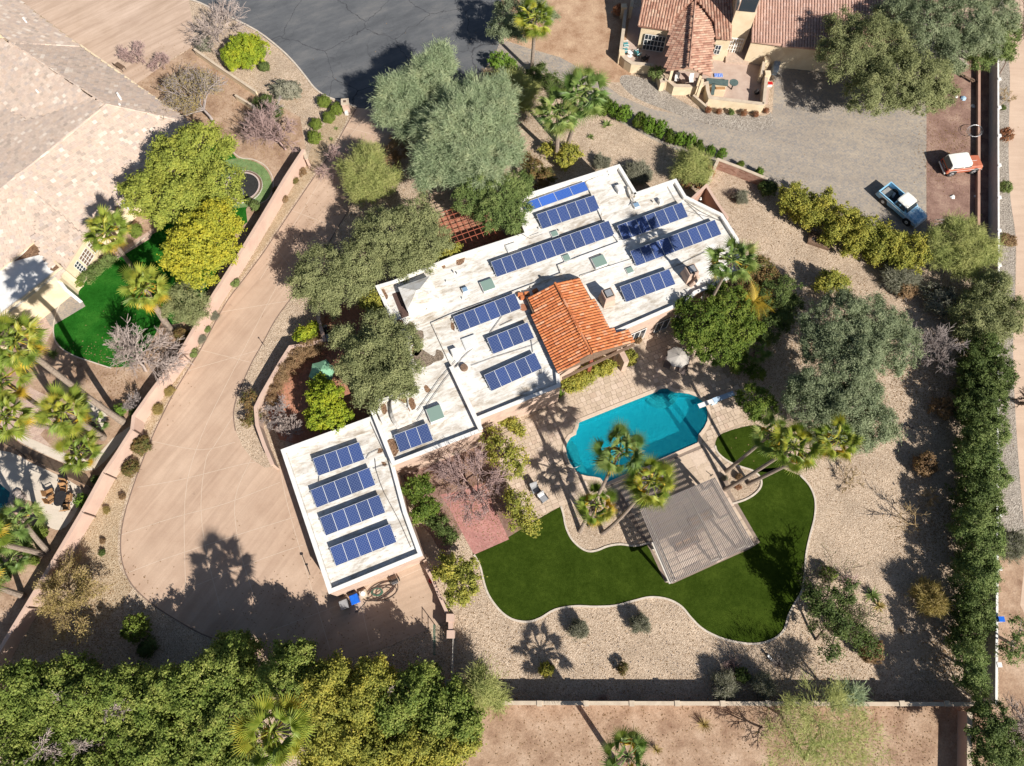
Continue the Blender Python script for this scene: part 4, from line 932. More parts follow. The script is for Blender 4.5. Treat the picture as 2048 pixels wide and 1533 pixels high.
curb([(903,731),(864,647),(900,631),(1024,585),(1123,547),(1117,531),(1158,515),(1239,485),(1206,440),(1173,364)])
curb([(1173,364),(1216,347)], 3.82); curb([(1272,386),(1262,392),(1256,374)], 4.05, .2)
curb([(1160,552),(1260,520),(1350,486),(1420,460)], 3.80, .1)
# things on the roof
def skylight(px, py, sx_, sy_, mat, h=.28, z=ZR, ang=BASE_R, frame=True):
    c = P(px, py, z+h); mb = MB(); mb.box((c.x, c.y, z+h/2-.02), (sx_+.12, sy_+.12, h), ang, .96); f = mb.build('skylight', 'white' if frame else 'roofw', HS)
    MB().box((c.x, c.y, z+h), (sx_, sy_, .05), ang, .98).build('glass', mat, f)
skylight(975.5, 570, 1.15, 1.05, 'skyglass', .3); skylight(1199, 522.5, 1.2, 1.05, 'skyglass', .3); skylight(870.5, 827, 1.25, 1.25, 'skyglass', .42)
skylight(940, 684.5, 1.2, 1.15, 'skywhite', .16); skylight(1133, 515.5, .62, .6, 'skyglass', .14); skylight(1109, 467.5, .62, .55, 'skyglass', .14); skylight(1023, 494, .95, .7, 'skywhite', .2); skylight(1259.5, 540.5, .62, .55, 'skyglass', .12)
skylight(930, 579, .45, .42, 'skyblue', .3); skylight(1273, 410, .5, .45, 'skyblue', .25)
for px, py, a, b in ((1240,375,.6,.7),(909,703,.5,.6),(1322,401,.3,.3)): skylight(px, py, a, b, 'white', .45)
def vent(px, py, h=.35, r=.07, z=ZR):
    c = P(px, py, z+h); mb = MB(); mb.cyl(c, r, z-.02, z+h, 8); mb.cyl(c, r*1.9, z-.01, z+.05, 10, r*1.2); mb.build('vent_pipe', 'roofw', HS)
for p in ((1216,343,.4),(1228,338,.3),(1219,348,.25),(915,546,.3),(908,543,.35),(1307,402,.25),(1402,396,.2),(854,617,.2),(828,618,.2),(1205,428,.2),(1078,456,.2),(1062,574,.3),(925,596,.2),(1118,460,.2),(893,562,.2)): vent(*p)
for px, py in ((923,788),(905,640)): vent(px, py, .2, .12)
# glass lantern (white pyramid) with its shade painted as dark strips
c = P(838, 588, 4.5); PY = MB(); a = BASE_R; PY.box((c.x, c.y, ZR+.45), (3.0, 2.5, .95), a); o = PY.build('roof_lantern', 'white', HS)
mb = MB(); rot = Matrix.Rotation(a, 3, 'Z'); q = [rot @ Vector((x*1.55, y*1.3, 0))+Vector((c.x, c.y, ZR+.93)) for x, y in ((-1, -1), (1, -1), (1, 1), (-1, 1))]; ap = [rot @ Vector((x, 0, .62))+Vector((c.x, c.y, ZR+.93)) for x in (-.15, .15)]
mb.add(q+ap, [(0, 1, 5, 4), (1, 2, 5), (2, 3, 4, 5), (3, 0, 4)]); mb.build('lantern_top', 'roofw', o)
mb = MB(); e0 = rot @ Vector((-1.9, 0, 0)); mb.box((c.x+e0.x, c.y+e0.y, ZR+.02), (.7, 2.7, .03), a); e1 = rot @ Vector((0, 1.55, 0)); mb.box((c.x+e1.x, c.y+e1.y, ZR+.024), (2.9, .5, .03), a); mb.build('shade_strip', simple('painted_shade', (.1, .06, .05)), HS)
# chimneys
def chimney(px, py, h, sx_, sy_, zb=ZR):
    c = P(px, py, zb+h); mb = MB(); mb.box((c.x, c.y, zb+h*.3), (sx_*1.25, sy_*1.25, h*.6), BASE_R, .84); mb.box((c.x, c.y, zb+h*.8), (sx_, sy_, h*.4), BASE_R); o = mb.build('chimney', 'stucco', HS)
    MB().box((c.x, c.y, zb+h+.06), (sx_*.62, sy_*.62, .14), BASE_R).build('chimney_cap', 'steel', o); MB().box((c.x, c.y, zb+h+.02), (sx_*.8, sy_*.8, .05), BASE_R).build('flue_opening', 'dark', o)
chimney(1217, 587, 1.5, .95, 1.0); chimney(1384, 539, 1.4, .95, 1.0)
mb = MB(); mb.tube([P(1392,548,4.6),P(1396,556,4.5),P(1388,566,4.2),P(1381,572,3.8)], .2, 8); mb.build('duct_elbow', 'stucco', HS)
# cooler mound, ducts
mb = MB(); c = P(797, 822, 4.4)
secs = []
for i in range(6):
    s = i/5; secs.append((s*2.4-1.1, .85*math.sin(.5+s*1.7), .6*math.sin(.5+s*1.7), 0, .35, .75-.25*s))
ml = MB(); ml.loft(secs); rotm = Matrix.Translation((c.x, c.y, ZR)) @ Matrix.Rotation(BASE_R-R(88), 4, 'Z')
mb.v = [tuple(rotm @ Vector(v)) for v in ml.v]; mb.f = ml.f; mb.build('roof_cooler', 'roofw', HS)
c = P(763, 833, 4.0); MB().box((c.x, c.y, ZR+.3), (.35, 1.3, .6), R(25)).build('cooler_duct', 'roofw', HS)
c = P(786, 803, 3.9); MB().cyl(c, .28, ZR, ZR+.25, 14).build('roof_pot', 'pot', HS)
c = P(928, 735, 3.85); MB().cyl(c, .36, ZR, ZR+.3, 14, .3).build('roof_fan', 'wood_dark', HS)
c = P(1047, 614.5, 3.8); MB().cyl(c, .36, ZR, ZR+.04, 14).build('rust_stain_plate', 'pot', HS)
for px, py in ((1046,592),(1054,584),(1071,578),(1041,586)):
    c = P(px, py, 4.3); MB().box((c.x, c.y, ZR+.25), (.55, .35, .3), BASE_R+random.uniform(-.4, .4), .8).build('loose_tile', 'tile_or', HS)
# leaf litter on the roof
def litter(pts, mat='litter', z=ZR+.012, n=3):
    pts = [(v.x, v.y) for v in smooth_line([Vector((*p, 0)) for p in pts], n, True)]; pts = [(x+random.uniform(-1, 1), y+random.uniform(-1, 1)) for x, y in pts]
    q = [P(x, y, z) for x, y in pts]; mb = MB(); tr = tessellate_polygon([[Vector((*v.xy, 0)) for v in q]]); mb.v = [tuple(v) for v in q]; mb.f = [tuple(t) for t in tr]; mb.build('leaf_litter', mat, HS, kind='stuff')
litter([(813,650),(826,645),(834,660),(845,663),(848,675),(838,690),(846,700),(868,712),(872,700),(882,702),(887,717),(868,725),(850,735),(835,728),(826,712),(828,690),(832,675),(815,662)], 'litter_grey')
litter([(793,641),(805,641),(808,655),(800,658),(792,650)]); litter([(826,690),(838,688),(843,702),(832,712),(822,706)]); litter([(752,575),(765,574),(775,592),(770,601),(760,598),(754,585)]); litter([(860,560-32),(914,514),(930,516),(924,528),(913,530)][1:])
litter([(795,795),(811,790),(815,803),(806,806),(797,800)]); litter([(762,808),(770,808),(774,822),(768,830),(762,820)]); litter([(852,830-60),(862,780),(855,785),(848,778)]); litter([(903,641),(909,650),(909,662),(902,655)])
litter([(820,795),(828,800),(832,815),(824,820),(818,808)]); litter([(774,882),(790,880),(797,900),(788,914),(778,900)]); litter([(814,810),(820,822),(815,845),(806,852),(812,835)])
litter([(757,898),(765,899),(763,906),(755,906)], 'litter', 3.012); litter([(763,924),(771,925),(773,932),(766,932)], 'litter', 3.012); litter([(884,530),(890,531),(889,537),(884,536)])
# conduits and cables
def cable(pts, z=ZR+.09, r=.022, mat='cable'):
    MB().tube([P(x, y, z+(q[0] if q else 0)) for x, y, *q in pts], r, 5).build('conduit', mat, HS)
cable([(1333,370),(1350,400),(1365,420),(1445,442),(1462,452)]); cable([(1345,367),(1371,403),(1400,423),(1450,447),(1470,460)]); cable([(1375,408),(1408,440)])
cable([(1333,370),(1336,367),(1341,369)]); cable([(1370,512),(1411,504),(1330,543),(1260,560)][1:3]); cable([(1162,553),(1219,530),(1290,520)][:2])
cable([(1000,652),(1025,640)]); cable([(955,688),(925,716),(912,735)]); cable([(1060,620),(1082,680),(1068,690),(985,716),(942,732)], r=.018); cable([(1004,633),(980,666)])
cable([(912,722),(880,758),(835,822)], ZR+.12); cable([(918,726),(890,760),(855,810),(835,842)], ZR+.12); cable([(1061,670),(1066,705)], r=.03, mat='steel')
cable([(732,918),(738,908),(757,899)], 3.09); cable([(746,938),(763,932),(776,930)], 3.09); cable([(750,918),(752,940),(760,965),(768,985),(800,1045),(822,1095)], 3.09); cable([(638,952),(637,965)], 3.09)
cable([(815,845),(812,835),(816,812),(814,796)], ZR+.12, .05, 'steel')
mb = MB()
for i in range(5): mb.bar(P(1262+i*2, 392+i*3, 4.0), P(1268-i*2, 400+i*3, 3.85), .04)
mb.build('antenna_mount', 'steel', HS)
MB().tube([P(1040,466,4.1),P(1060,478,4.2),P(1085,468,4.15)], .02, 4).build('conduit', 'cable', HS)
# orange clay tile roof over the centre
def roof_plane(pts): return [P(*p) for p in pts]
def tiles(poly, up, mat, parent, kind='barrel', pitch=.27, length=.42, limit=300, seed=1, rv=None):
    """clay tiles over the sloping polygon; up = direction of the slope towards the ridge"""
    rng = random.Random(seed); o = poly[0]; nrm = Vector((0, 0, 0))
    for i in range(1, len(poly)-1): nrm += (poly[i]-o).cross(poly[i+1]-o)
    nrm = nrm.normalized(); nrm = nrm if nrm.z > 0 else -nrm
    u = Vector(up)-nrm*Vector(up).dot(nrm); u.normalize(); x = u.cross(nrm).normalized()
    p2 = [((p-o).dot(x), (p-o).dot(u)) for p in poly]; x0, x1 = min(p[0] for p in p2), max(p[0] for p in p2); y0, y1 = min(p[1] for p in p2), max(p[1] for p in p2); ms = []
    tilt = Matrix.Rotation(R(-3.2), 4, 'X'); base = Matrix((x.to_4d(), u.to_4d(), nrm.to_4d(), (0, 0, 0, 1))).transposed(); base[3] = (0, 0, 0, 1)
    for i in range(3): base[i][3] = 0
    r = 0; yy = y0
    while yy < y1:
        xx = x0+((pitch/2) if (kind != 'barrel' and r % 2) else 0)
        while xx < x1:
            cx, cy = xx+pitch/2, yy+length/2
            if inside((cx, cy), p2):
                p = o+x*(cx+rng.uniform(-.008, .008))+u*(cy+rng.uniform(-.012, .012))+nrm*(.03+rng.uniform(0, .006)); ms.append(Matrix.Translation(p) @ base @ tilt @ Matrix.Rotation(rng.uniform(-.02, .02), 4, 'Z'))
            xx += pitch
        yy += length; r += 1
    mb = MB(); L = length*1.08
    if kind == 'barrel':
        n = 6; w0, w1 = pitch*.46, pitch*.40; vs = []
        for yv, w_, hh in ((-L/2, w0, .10), (L/2, w1, .085)):
            for i in range(n+1): a = math.pi*i/n; vs.append((-w_*math.cos(a), yv, hh*math.sin(a)))
        mb.add(vs, [(i, i+n+1, i+n+2, i+1) for i in range(n)]+[tuple(range(n+1))])
    else: mb.box((0, 0, 0), (pitch*.985, L, .03), top=.985)
    pieces('tile', mb, ms, mat, parent, limit, 'tiles')
def roof_base(poly, mat, parent, th=.12, name='roof_deck'):
    tr = tessellate_polygon([[Vector((*p.xy, 0)) for p in poly]]); n = len(poly); mb = MB(); mb.v = [tuple(p) for p in poly]+[(p.x, p.y, p.z-th) for p in poly]
    for a, b, c in tr:
        s = (poly[b]-poly[a]).cross(poly[c]-poly[a]).z; t3 = (a, b, c) if s > 0 else (a, c, b); mb.f += [t3, tuple(i+n for i in t3[::-1])]
    mb.f += [(i, i+n, (i+1) % n+n, (i+1) % n) for i in range(n)]; return mb.build(name, mat, parent)
u0 = Vector((math.cos(BASE_R), math.sin(BASE_R), 0)); v0 = Vector((-u0.y, u0.x, 0))
rd0, rd1 = (1110, 567, 5.3), (1183, 708, 5.3)
Lp = roof_plane([(1053,597,4.35),rd0,rd1,(1117,748,4.35)]); Rp = roof_plane([rd0,(1157,554.6,4.6),(1190,610,4.6),(1214.4,654.5,4.6),(1236,666.6,4.3),(1256,662.7,4.1),(1268,685,4.1),rd1])
roof_base(Lp, 'wood_dark', HS); roof_base(Rp, 'wood_dark', HS)
tiles(Lp, u0, 'tile_or', HS, pitch=.27, length=.43, limit=150, seed=2); tiles(Rp, -u0, 'tile_or', HS, pitch=.27, length=.43, limit=150, seed=3)
mb = MB(); a, b = P(*rd0), P(*rd1)
for i in range(17):
    q = a.lerp(b, (i+.5)/17); d = (b-a).normalized(); mb.tube([q-d*.27+Vector((0, 0, .03)), q+d*.27+Vector((0, 0, .07))], [.13, .11], 8)
mb.build('ridge_tiles', 'tile_or', HS, kind='stuff')
mb = MB(); mb.add([P(1053,597,4.3), P(*rd0)-Vector((0, 0, .1)), P(1157,554.6,4.5), P(1157,554.6,3.6), P(1053,597,3.6)], [(0, 1, 2, 3, 4)]); mb.build('gable_wall', 'white', HS)
mb = MB(); mb.add([P(1117,748,4.25), P(*rd1)-Vector((0, 0, .12)), P(1268,685,4.0), P(1268,685,3.7), P(1117,748,3.7)], [(4, 3, 2, 1, 0)]); mb.build('gable_beam', 'wood_dark', HS)
for px, py in ((1183,722),(1240,690),(1262,676)):
    c = P(px, py, 3.6); c0 = Vector((c.x, c.y, 0)); MB().bar(c0, c, .3, .3, Vector((0, 1, 0))).build('porch_post', 'stucco' if px != 1183 else 'wood_red', HS)
MB().bar(P(1125,757,3.5), P(1268,690,3.5), .18, .3).build('porch_beam', 'wood_dark', HS)
c = P(1240, 712, 1.2); MB().box((c.x, c.y, 1.1), (.5, 2.2, 2.2), BASE_R).build('buttress_wall', 'stucco', HS)
# south face openings
def opening(a, b, z0, z1, mat='glass', out=.03, mull=2, trans=1, nm='window'):
    """a, b: photo pixels on the wall line at ZT"""
    pa, pb = P(*a, ZT), P(*b, ZT); d = (pb-pa).normalized(); n = Vector((d.y, -d.x, 0)); L = (pb-pa).length; c = (pa+pb)/2+n*out; ang = math.atan2(d.y, d.x)
    o = MB().box((c.x, c.y, (z0+z1)/2), (L, .08, z1-z0), ang).build(nm, mat, HS); mb = MB(); k = n*.05
    for i in range(mull+1): q = pa+d*L*i/mull+n*out+k; mb.bar((q.x, q.y, z0), (q.x, q.y, z1), .07, .05, Vector((0, 1, 0)))
    for z in [z0+(z1-z0)*i/trans for i in range(trans+1)]: p_, q_ = pa+n*out+k, pb+n*out+k; mb.bar((p_.x, p_.y, z), (q_.x, q_.y, z), .05, .07)
    mb.build('frame', 'white', o)
opening((1252,658), (1300,638), .1, 2.2, mull=4); opening((1322,628), (1350,616), .1, 2.1, mull=2); opening((1360,611), (1372,606), .1, 2.1, mull=1)
ga, gb = P(562,900,3.4), P(658,1187.5,3.4)
d = (gb-ga).normalized(); n = Vector((d.y, -d.x, 0)) if Vector((d.y, -d.x, 0)).x < 0 else Vector((-d.y, d.x, 0))
for s in (.18, .5, .82):
    c = ga.lerp(gb, s)+n*.04; mb = MB(); o = MB().box((c.x, c.y, 1.1), (2.6, .08, 2.2), math.atan2(d.y, d.x)).build('garage_door', 'stucco_pink', HS)
# patio cover at the right end
for i in range(6):
    a, b = P(1448+i*9, 572-i*4.2, 3.0), P(1462+i*9, 598-i*4.2, 3.0)
    MB().bar(a+Vector((0, 0, 0)), b, .09, .16).build('cover_beam', 'wood_dark', HS)
MB().bar(P(1462,600,2.9), P(1512,576,2.9), .12, .2).build('cover_beam', 'wood_dark', HS)
c = P(1412, 575, 3.9); MB().box((c.x, c.y, 1.8), (.5, .5, 3.6), BASE_R).build('white_post', 'white', HS)

# ================================================================ SOLAR ARRAYS
pvm = {}
for k_, mt in (('a', 'pv'), ('b', 'pv_b')):
    mb = MB(); mb.add([(0, 0, 0), (1.03, 0, 0), (1.03, 1.55, 0), (0, 1.55, 0), (0, 0, -.04), (1.03, 0, -.04), (1.03, 1.55, -.04), (0, 1.55, -.04)], [(0, 1, 2, 3), (7, 6, 5, 4), (0, 4, 5, 1), (1, 5, 6, 2), (2, 6, 7, 3), (3, 7, 4, 0)])
    me = bpy.data.meshes.new('panel'); me.from_pydata(mb.v, [], mb.f); me.materials.append(M[mt]); pvm[k_] = me
fm = MB()
for a, b in (((-.005, 0, .004), (1.035, 0, .004)), ((-.005, 1.55, .004), (1.035, 1.55, .004)), ((0, 0, .004), (0, 1.55, .004)), ((1.03, 0, .004), (1.03, 1.55, .004))): fm.bar(a, b, .03, .03)
fme = bpy.data.meshes.new('frame'); fme.from_pydata(fm.v, [], fm.f); fme.materials.append(M['alu'])
def array(nw, ne, n, label, zr=ZR, tilt=13, rise=.5, k_='a', land=False):
    a, b = P(*nw, zr+rise), P(*ne, zr+rise); d = (b-a).normalized(); L = (b-a).length; w_ = L/n; dn = Vector((d.y, -d.x, 0)); th = R(tilt)
    dep = 1.03 if land else 1.55; up = (-dn*math.cos(th)+Vector((0, 0, math.sin(th)))); nr = d.cross(up)
    t = thing('solar_array', label, 'solar panels', (a.x, a.y, zr), 0, 'solar panel rows on the flat roofs')
    for i in range(n):
        og = a-up*dep+d*(w_*i); xs, ys = (w_-.025)/1.03, 1
        if land: cols = (up, -d, nr); og = og+d*(w_-.02); sc = (dep/1.03, (w_-.03)/1.55)
        else: cols = (d, up, nr); sc = (xs, 1)
        m = Matrix([[cols[c][r] for c in range(3)]+[og[r]] for r in range(3)]+[[0, 0, 0, 1]]) @ Matrix.Diagonal((sc[0], sc[1], 1, 1))
        o = bpy.data.objects.new('panel', pvm[k_]); C.objects.link(o); o.parent = t; o.matrix_basis = Matrix.Translation((-a.x, -a.y, -zr)) @ m
        f = bpy.data.objects.new('frame', fme); C.objects.link(f); f.parent = o
    mb = MB()
    for s in (.25, .8): p = a-up*dep*s-nr*.07; mb.bar(p-d*.12, p+d*(L+.12), .04, .05)
    mb.build('rail', 'alu', t); mb = MB()
    for i in range(n+1):
        for s in (.2, .85): p = a-up*dep*s+d*(w_*i)-nr*.08; mb.bar((p.x, p.y, zr), p, .035, .035, Vector((0, 1, 0)))
    mb.build('feet', 'alu', t, kind='stuff')
G = 3.0
array((625.5,917.7), (718.3,884.6), 4, 'shortest solar panel row on the garage roof, farthest from the bins', G)
array((621,981), (738.6,935.5), 5, 'second solar panel row on the garage roof, below the four panel row', G)
array((639.4,1036), (758.4,990), 5, 'third solar panel row on the garage roof, next to the lowest one', G)
array((659.4,1096), (780.6,1048.5), 5, 'lowest solar panel row on the garage roof, nearest the bins', G)
array((788,870.7), (854.8,846.5), 3, 'three panel solar row beside the square green skylight near the garage')
array((906.7,633.8), (1029.5,586.7), 6, 'six panel solar row left of the orange tile roof top corner')
array((973.5,677), (1055.5,645), 4, 'four panel solar row beside the middle of the orange tile roof')
array((968,750.8), (1069.5,705.6), 5, 'solar row under a palm shadow at the lower left of the orange tile roof')
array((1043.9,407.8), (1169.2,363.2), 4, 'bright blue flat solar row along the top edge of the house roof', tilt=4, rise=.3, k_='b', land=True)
array((1073,429.4), (1188.2,390.6), 6, 'six panel solar row just below the bright blue one')
array((981.8,524.3), (1217.5,441.5), 12, 'longest solar row, crossing the middle of the house roof under a palm crown shadow')
array((1234,452), (1363.7,404.9), 7, 'seven panel solar row at the upper right of the house roof')
array((1260,502.8), (1429.9,439.8), 9, 'nine panel solar row nearest the right corner of the house roof')
array((1239.7,574), (1338.5,538.3), 5, 'solar row between the two roof chimneys crossed by a trunk shadow')

# ================================================================ SHADE PERGOLA
PG = thing('shade_pergola', 'large taupe slatted shade pergola over a patio beside the curved lawn', 'pergola', tuple(P(1395, 1070)))
zc = 3.1; cw, cn, ce, cs = (P(*p, zc) for p in ((1279,1019),(1431,954.5),(1509,1090),(1342,1167)))
ns = 52
mm = MB()
for i in range(ns):
    s = (i+.3)/ns; a, b = cw.lerp(cn, s), cs.lerp(ce, s); o = MB().bar(a, b, .055, .13).build('slat', 'perg', PG)
for i in range(13):
    s = (i+.15)/12.4; a, b = cw.lerp(cs, s), cn.lerp(ce, s); MB().bar(a-Vector((0, 0, .17)), b-Vector((0, 0, .17)), .07, .18).build('rafter', 'perg', PG)
for s in (.06, .62, .95):
    a, b = cw.lerp(cn, s), cs.lerp(ce, s); MB().bar(a-Vector((0, 0, .38)), b-Vector((0, 0, .38)), .14, .24).build('beam', 'perg_w', PG)
for s in (.06, .62, .95):
    for r in (.05, .5, .95):
        q = cw.lerp(cn, s).lerp(cs.lerp(ce, s), r); o = MB().bar((q.x, q.y, 0), (q.x, q.y, 2.62), .2, .2, Vector((0, 1, 0))).build('post', 'perg_w', PG)
ex = (cs-cw).normalized(); MB().bar(cs-Vector((0, 0, .1)), cw.lerp(cs, .45)-Vector((0, 0, .1)), .3, .1).build('fascia', 'perg_w', PG)
slab = [(1205,977),(1345,908),(1398,887),(1430,910),(1452,948),(1462,985),(1520,1085),(1500,1098),(1345,1168),(1330,1165),(1300,1100),(1262,1040),(1225,1000)]
SL = patch('pergola_slab', slab, .014, simple('slab_joint', (.25, .19, .15)))
lay_pavers([tuple(P(*p).xy) for p in slab], None, R(-64), 1.25, .016, SL, sizes=(.9, 1.3), gap=.06, th=.025, limit=120, seed=8, name='slab')
def table(name, label, px, py, r, h=.72, mat='dark', sq=None, z=0, rz=BASE_R):
    c = P(px, py, h+z); t = thing(name, label, 'table', (c.x, c.y, z), 0); mb = MB()
    if sq: mb.box((0, 0, h), (sq[0], sq[1], .06), rz)
    else: mb.cyl((0, 0), r, h-.03, h+.02, 20)
    mb.build('tabletop', mat, t, False)
    if sq:
        for i in (-1, 1):
            for j in (-1, 1): v = Matrix.Rotation(rz, 3, 'Z') @ Vector((i*(sq[0]/2-.08), j*(sq[1]/2-.08), 0)); MB().bar((v.x, v.y, 0), (v.x, v.y, h), .06, .06, Vector((0, 1, 0))).build('leg', mat, t, False)
    else: MB().cyl((0, 0), .05, 0, h, 8).build('leg', mat, t, False); MB().cyl((0, 0), .3, 0, .04, 14).build('base', mat, t, False)
    return t
def sofa(label, px, py, L, rz, mat='tan_cushion', frame='wood_dark'):
    c = P(px, py, .5); t = thing('outdoor_sofa', label, 'sofa', (c.x, c.y, 0), rz)
    MB().box((0, 0, .2), (L, .8, .36)).build('seat_frame', frame, t, False); MB().box((0, -.32, .55), (L, .16, .5)).build('backrest', frame, t, False)
    n = max(1, int(L/.7))
    for i in range(n): MB().box((-L/2+(i+.5)*L/n, .05, .43), (L/n-.04, .66, .14), top=.94).build('cushion', mat, t, False)
    for s in (-1, 1): MB().box((s*(L/2-.06), 0, .45), (.12, .8, .25)).build('armrest', frame, t, False)
    return t
table('patio_table', 'low dark table in the shade under the slatted pergola', 1388, 1060, .6, .45, 'wood_dark', (1.6, .9))
sofa('outdoor sofa with tan cushions seen through slats below the low table', 1375, 1085, 2.2, BASE_R)
sofa('outdoor sofa seen through slats above the low table', 1402, 1035, 2.2, BASE_R+math.pi)
# rust red trellis pergola
TR = thing('trellis_pergola', 'rust red lattice pergola over the terracotta court above the house', 'pergola', tuple(P(935, 460)))
c0 = P(932, 455, 2.5)
for i in range(9): s = -2.45+i*.61; a = c0+u0*s-v0*2.6; MB().bar(a, a+v0*5.2, .05, .09).build('lattice_bar', 'wood_red', TR)
for i in range(9): s = -2.45+i*.61; a = c0+v0*s-u0*2.6+Vector((0, 0, .07)); MB().bar(a, a+u0*5.2, .05, .05).build('lattice_bar', 'wood_red', TR)
for i in (-1, 1):
    for j in (-1, 1): q = c0+u0*2.4*i+v0*2.4*j; MB().bar((q.x, q.y, 0), (q.x, q.y, 2.46), .12, .12, Vector((0, 1, 0))).build('post', 'wood_red', TR)
# ================================================================ NEIGHBOUR HOUSE WITH THE TAN SHINGLE ROOF
NH = thing('neighbour_house', 'huge house with hipped roofs of pale tan concrete shingles beside the left garden', 'house', tuple(P(100, 300)))
def pl(pts, up, mat='shingle', par=NH, kind='flat', limit=60, seed=1, **k):
    q = roof_plane(pts)
    if kind == 'barrel':        # one flat slope rising from the eave (first two corners)
        e0, e1 = P(*pts[0]), P(*pts[1]); ed = (e1-e0).xy.normalized(); n2 = Vector((-ed.y, ed.x)); ic = (P(*up[1])-P(*up[0])).xy
        n2 = n2 if n2.dot(ic) > 0 else -n2; q = []
        for px, py, z in pts:
            for _ in range(6): p = P(px, py, z); z = 3.3+.30*(p.xy-e0.xy).dot(n2)
            q.append(P(px, py, z))
    roof_base(q, mat, par, .15); u = P(*up[1])-P(*up[0]); tiles(q, u, mat, par, kind, limit=limit, seed=seed, **k); return q
kw = dict(pitch=.42, length=.36)
A_, B_, Cc, D_ = (160,94,3.2), (381,247,3.2), (214,210,5.4), (25,88,5.4)
pl([A_, B_, Cc, D_], ((270,170,3.2),(120,150,5.4)), seed=1, **kw)
pl([(30,-10,3.2),(60,20,3.2),A_,D_,(-60,20,5.4)], ((110,55,3.2),(60,75,4.8)), seed=2, **kw)
pl([D_,(190,200,5.4),(60,250,4.3),(-50,170,4.3),(-60,60,5.2)], ((30,200,4.3),(100,130,5.4)), seed=3, **kw)
pl([(190,200,5.4),Cc,(90,310,5.6),(-30,405,5.6),(-50,330,4.3),(-50,170,4.3),(60,250,4.3)], ((50,260,4.3),(100,300,5.5)), seed=4, **kw)
pl([Cc,B_,(300,330,3.2),(245,400,3.2),(170,476,3.2),(77,394,4.9),(-30,405,5.6),(90,310,5.6)], ((200,400,3.2),(110,300,5.4)), seed=5, limit=80, **kw)
pl([(77,394,4.9),(170,476,3.2),(115,561,3.2),(68,482,3.9)], ((140,520,3.2),(75,430,4.6)), seed=6, **kw)
pl([(77,394,4.9),(68,482,3.9),(0,537,3.9),(-60,585,3.9),(-60,420,5.6),(-30,405,5.6)], ((20,520,3.9),(0,440,5.1)), seed=7, **kw)
def ridge(a, b, mat='shingle', par=NH, r=.12, n=None):
    a, b = P(*a), P(*b); L = (b-a).length; n = n or int(L/.42); d = (b-a).normalized(); mb = MB()
    for i in range(n): q = a.lerp(b, (i+.5)/n); mb.tube([q-d*.24+Vector((0, 0, .06)), q+d*.24+Vector((0, 0, .09))], [r, r*.85], 6)
    mb.build('ridge_tiles', mat, par, kind='stuff')
for a, b in ((Cc,B_),(Cc,D_),(D_,A_),(Cc,(90,310,5.6)),((90,310,5.6),(-30,405,5.6)),((77,394,4.9),(170,476,3.2))): ridge(a, b)
def wallrun(pts, z0, z1, par, mat, t_=.2):
    mb = MB(); strip(mb, [P(x, y, z1) for x, y in pts], -t_/2, t_/2, z0, z1); return mb.build('wall', mat, par)
wallrun([(378,247),(300,326),(242,396),(172,470),(118,552),(117,560)], 0, 3.1, NH, 'stucco_cream'); wallrun([(160,90),(377,244)], 0, 3.1, NH, 'stucco_cream'); wallrun([(-40,30),(60,24),(160,93)], 0, 3.1, NH, 'stucco_cream')
FR = [P(x, y, 3.6) for x, y in ((68,482),(125,535),(10,625),(-80,700),(-80,600),(0,537))]; fr_ = ccw(FR)
mb = MB(); mb.prism(fr_, 3.2, 3.5); mb.build('flat_roof', 'white', NH); mb = MB(); strip(mb, fr_, 0, .2, 0, 3.62, True); mb.build('wall', 'stucco_cream', NH)
lt = [(68,485),(82,497),(100,512),(122,530),(112,545),(100,540),(104,525),(92,514),(80,510),(60,515),(40,520),(28,523),(45,510),(55,500)]
q = [P(x, y, 3.515) for x, y in lt]; sheet('leaf_litter', [tuple(v.xy) for v in q], 3.515, 'litter', kind='stuff', parent=NH, px=False)
F2 = ccw([P(x, y, 3.0) for x, y in ((208,350),(262,330),(262,420),(236,412))]); mb = MB(); mb.prism(F2, 2.8, 3.0); mb.build('flat_roof', 'white', NH)
rng_ = random.Random(4)
for px, py in ((9,62),(65,69),(76,111),(126,148),(172,180),(199,251),(253,262),(142,297),(92,338),(33,386),(279,200),(148,153),(352,263)):
    c = P(px, py, 5.0); zt = 4.6; MB().box((c.x, c.y, zt-.55+.0), (.01, .01, .01)) if False else None
for px, py, z in ((72,180,5.0),(236,191,5.0),(238,208,4.9),(234,186,5.0),(70,383,4.95),(46,36,4.4),(104,234,4.5)):
    c = P(px, py, z+.3); mb = MB(); mb.cyl(c, .1, z-.6, z+.3, 8); mb.build('vent_pipe', 'white', NH)
def win_run(a, b, zt, z0, z1, par, cols, rows, wall_z, mat='glass', fr='white'):
    pa, pb = P(*a, wall_z), P(*b, wall_z); d = (pb-pa).normalized(); n = Vector((d.y, -d.x, 0)); 
    if n.y > 0: n = -n
    k = n*.13; c = (pa+pb)/2+k; L = (pb-pa).length; o = MB().box((c.x, c.y, (z0+z1)/2), (L, .06, z1-z0), math.atan2(d.y, d.x)).build('window', mat, par); mb = MB(); k2 = n*.18
    for i in range(cols+1): q = pa+d*L*i/cols+k2; mb.bar((q.x, q.y, z0), (q.x, q.y, z1), .05, .04, Vector((0, 1, 0)))
    for j in range(rows+1): z = z0+(z1-z0)*j/rows; p_, q_ = pa+k2, pb+k2; mb.bar((p_.x, p_.y, z), (q_.x, q_.y, z), .04, .05)
    mb.build('frame', fr, o)
win_run((160,487), (146,509), 0, .9, 2.4, NH, 3, 4, 3.1, 'wood_dark'); win_run((176,466), (163,482), 0, .9, 2.4, NH, 3, 4, 3.1, 'wood_dark'); win_run((143,513), (136,524), 0, .9, 2.4, NH, 2, 4, 3.1)
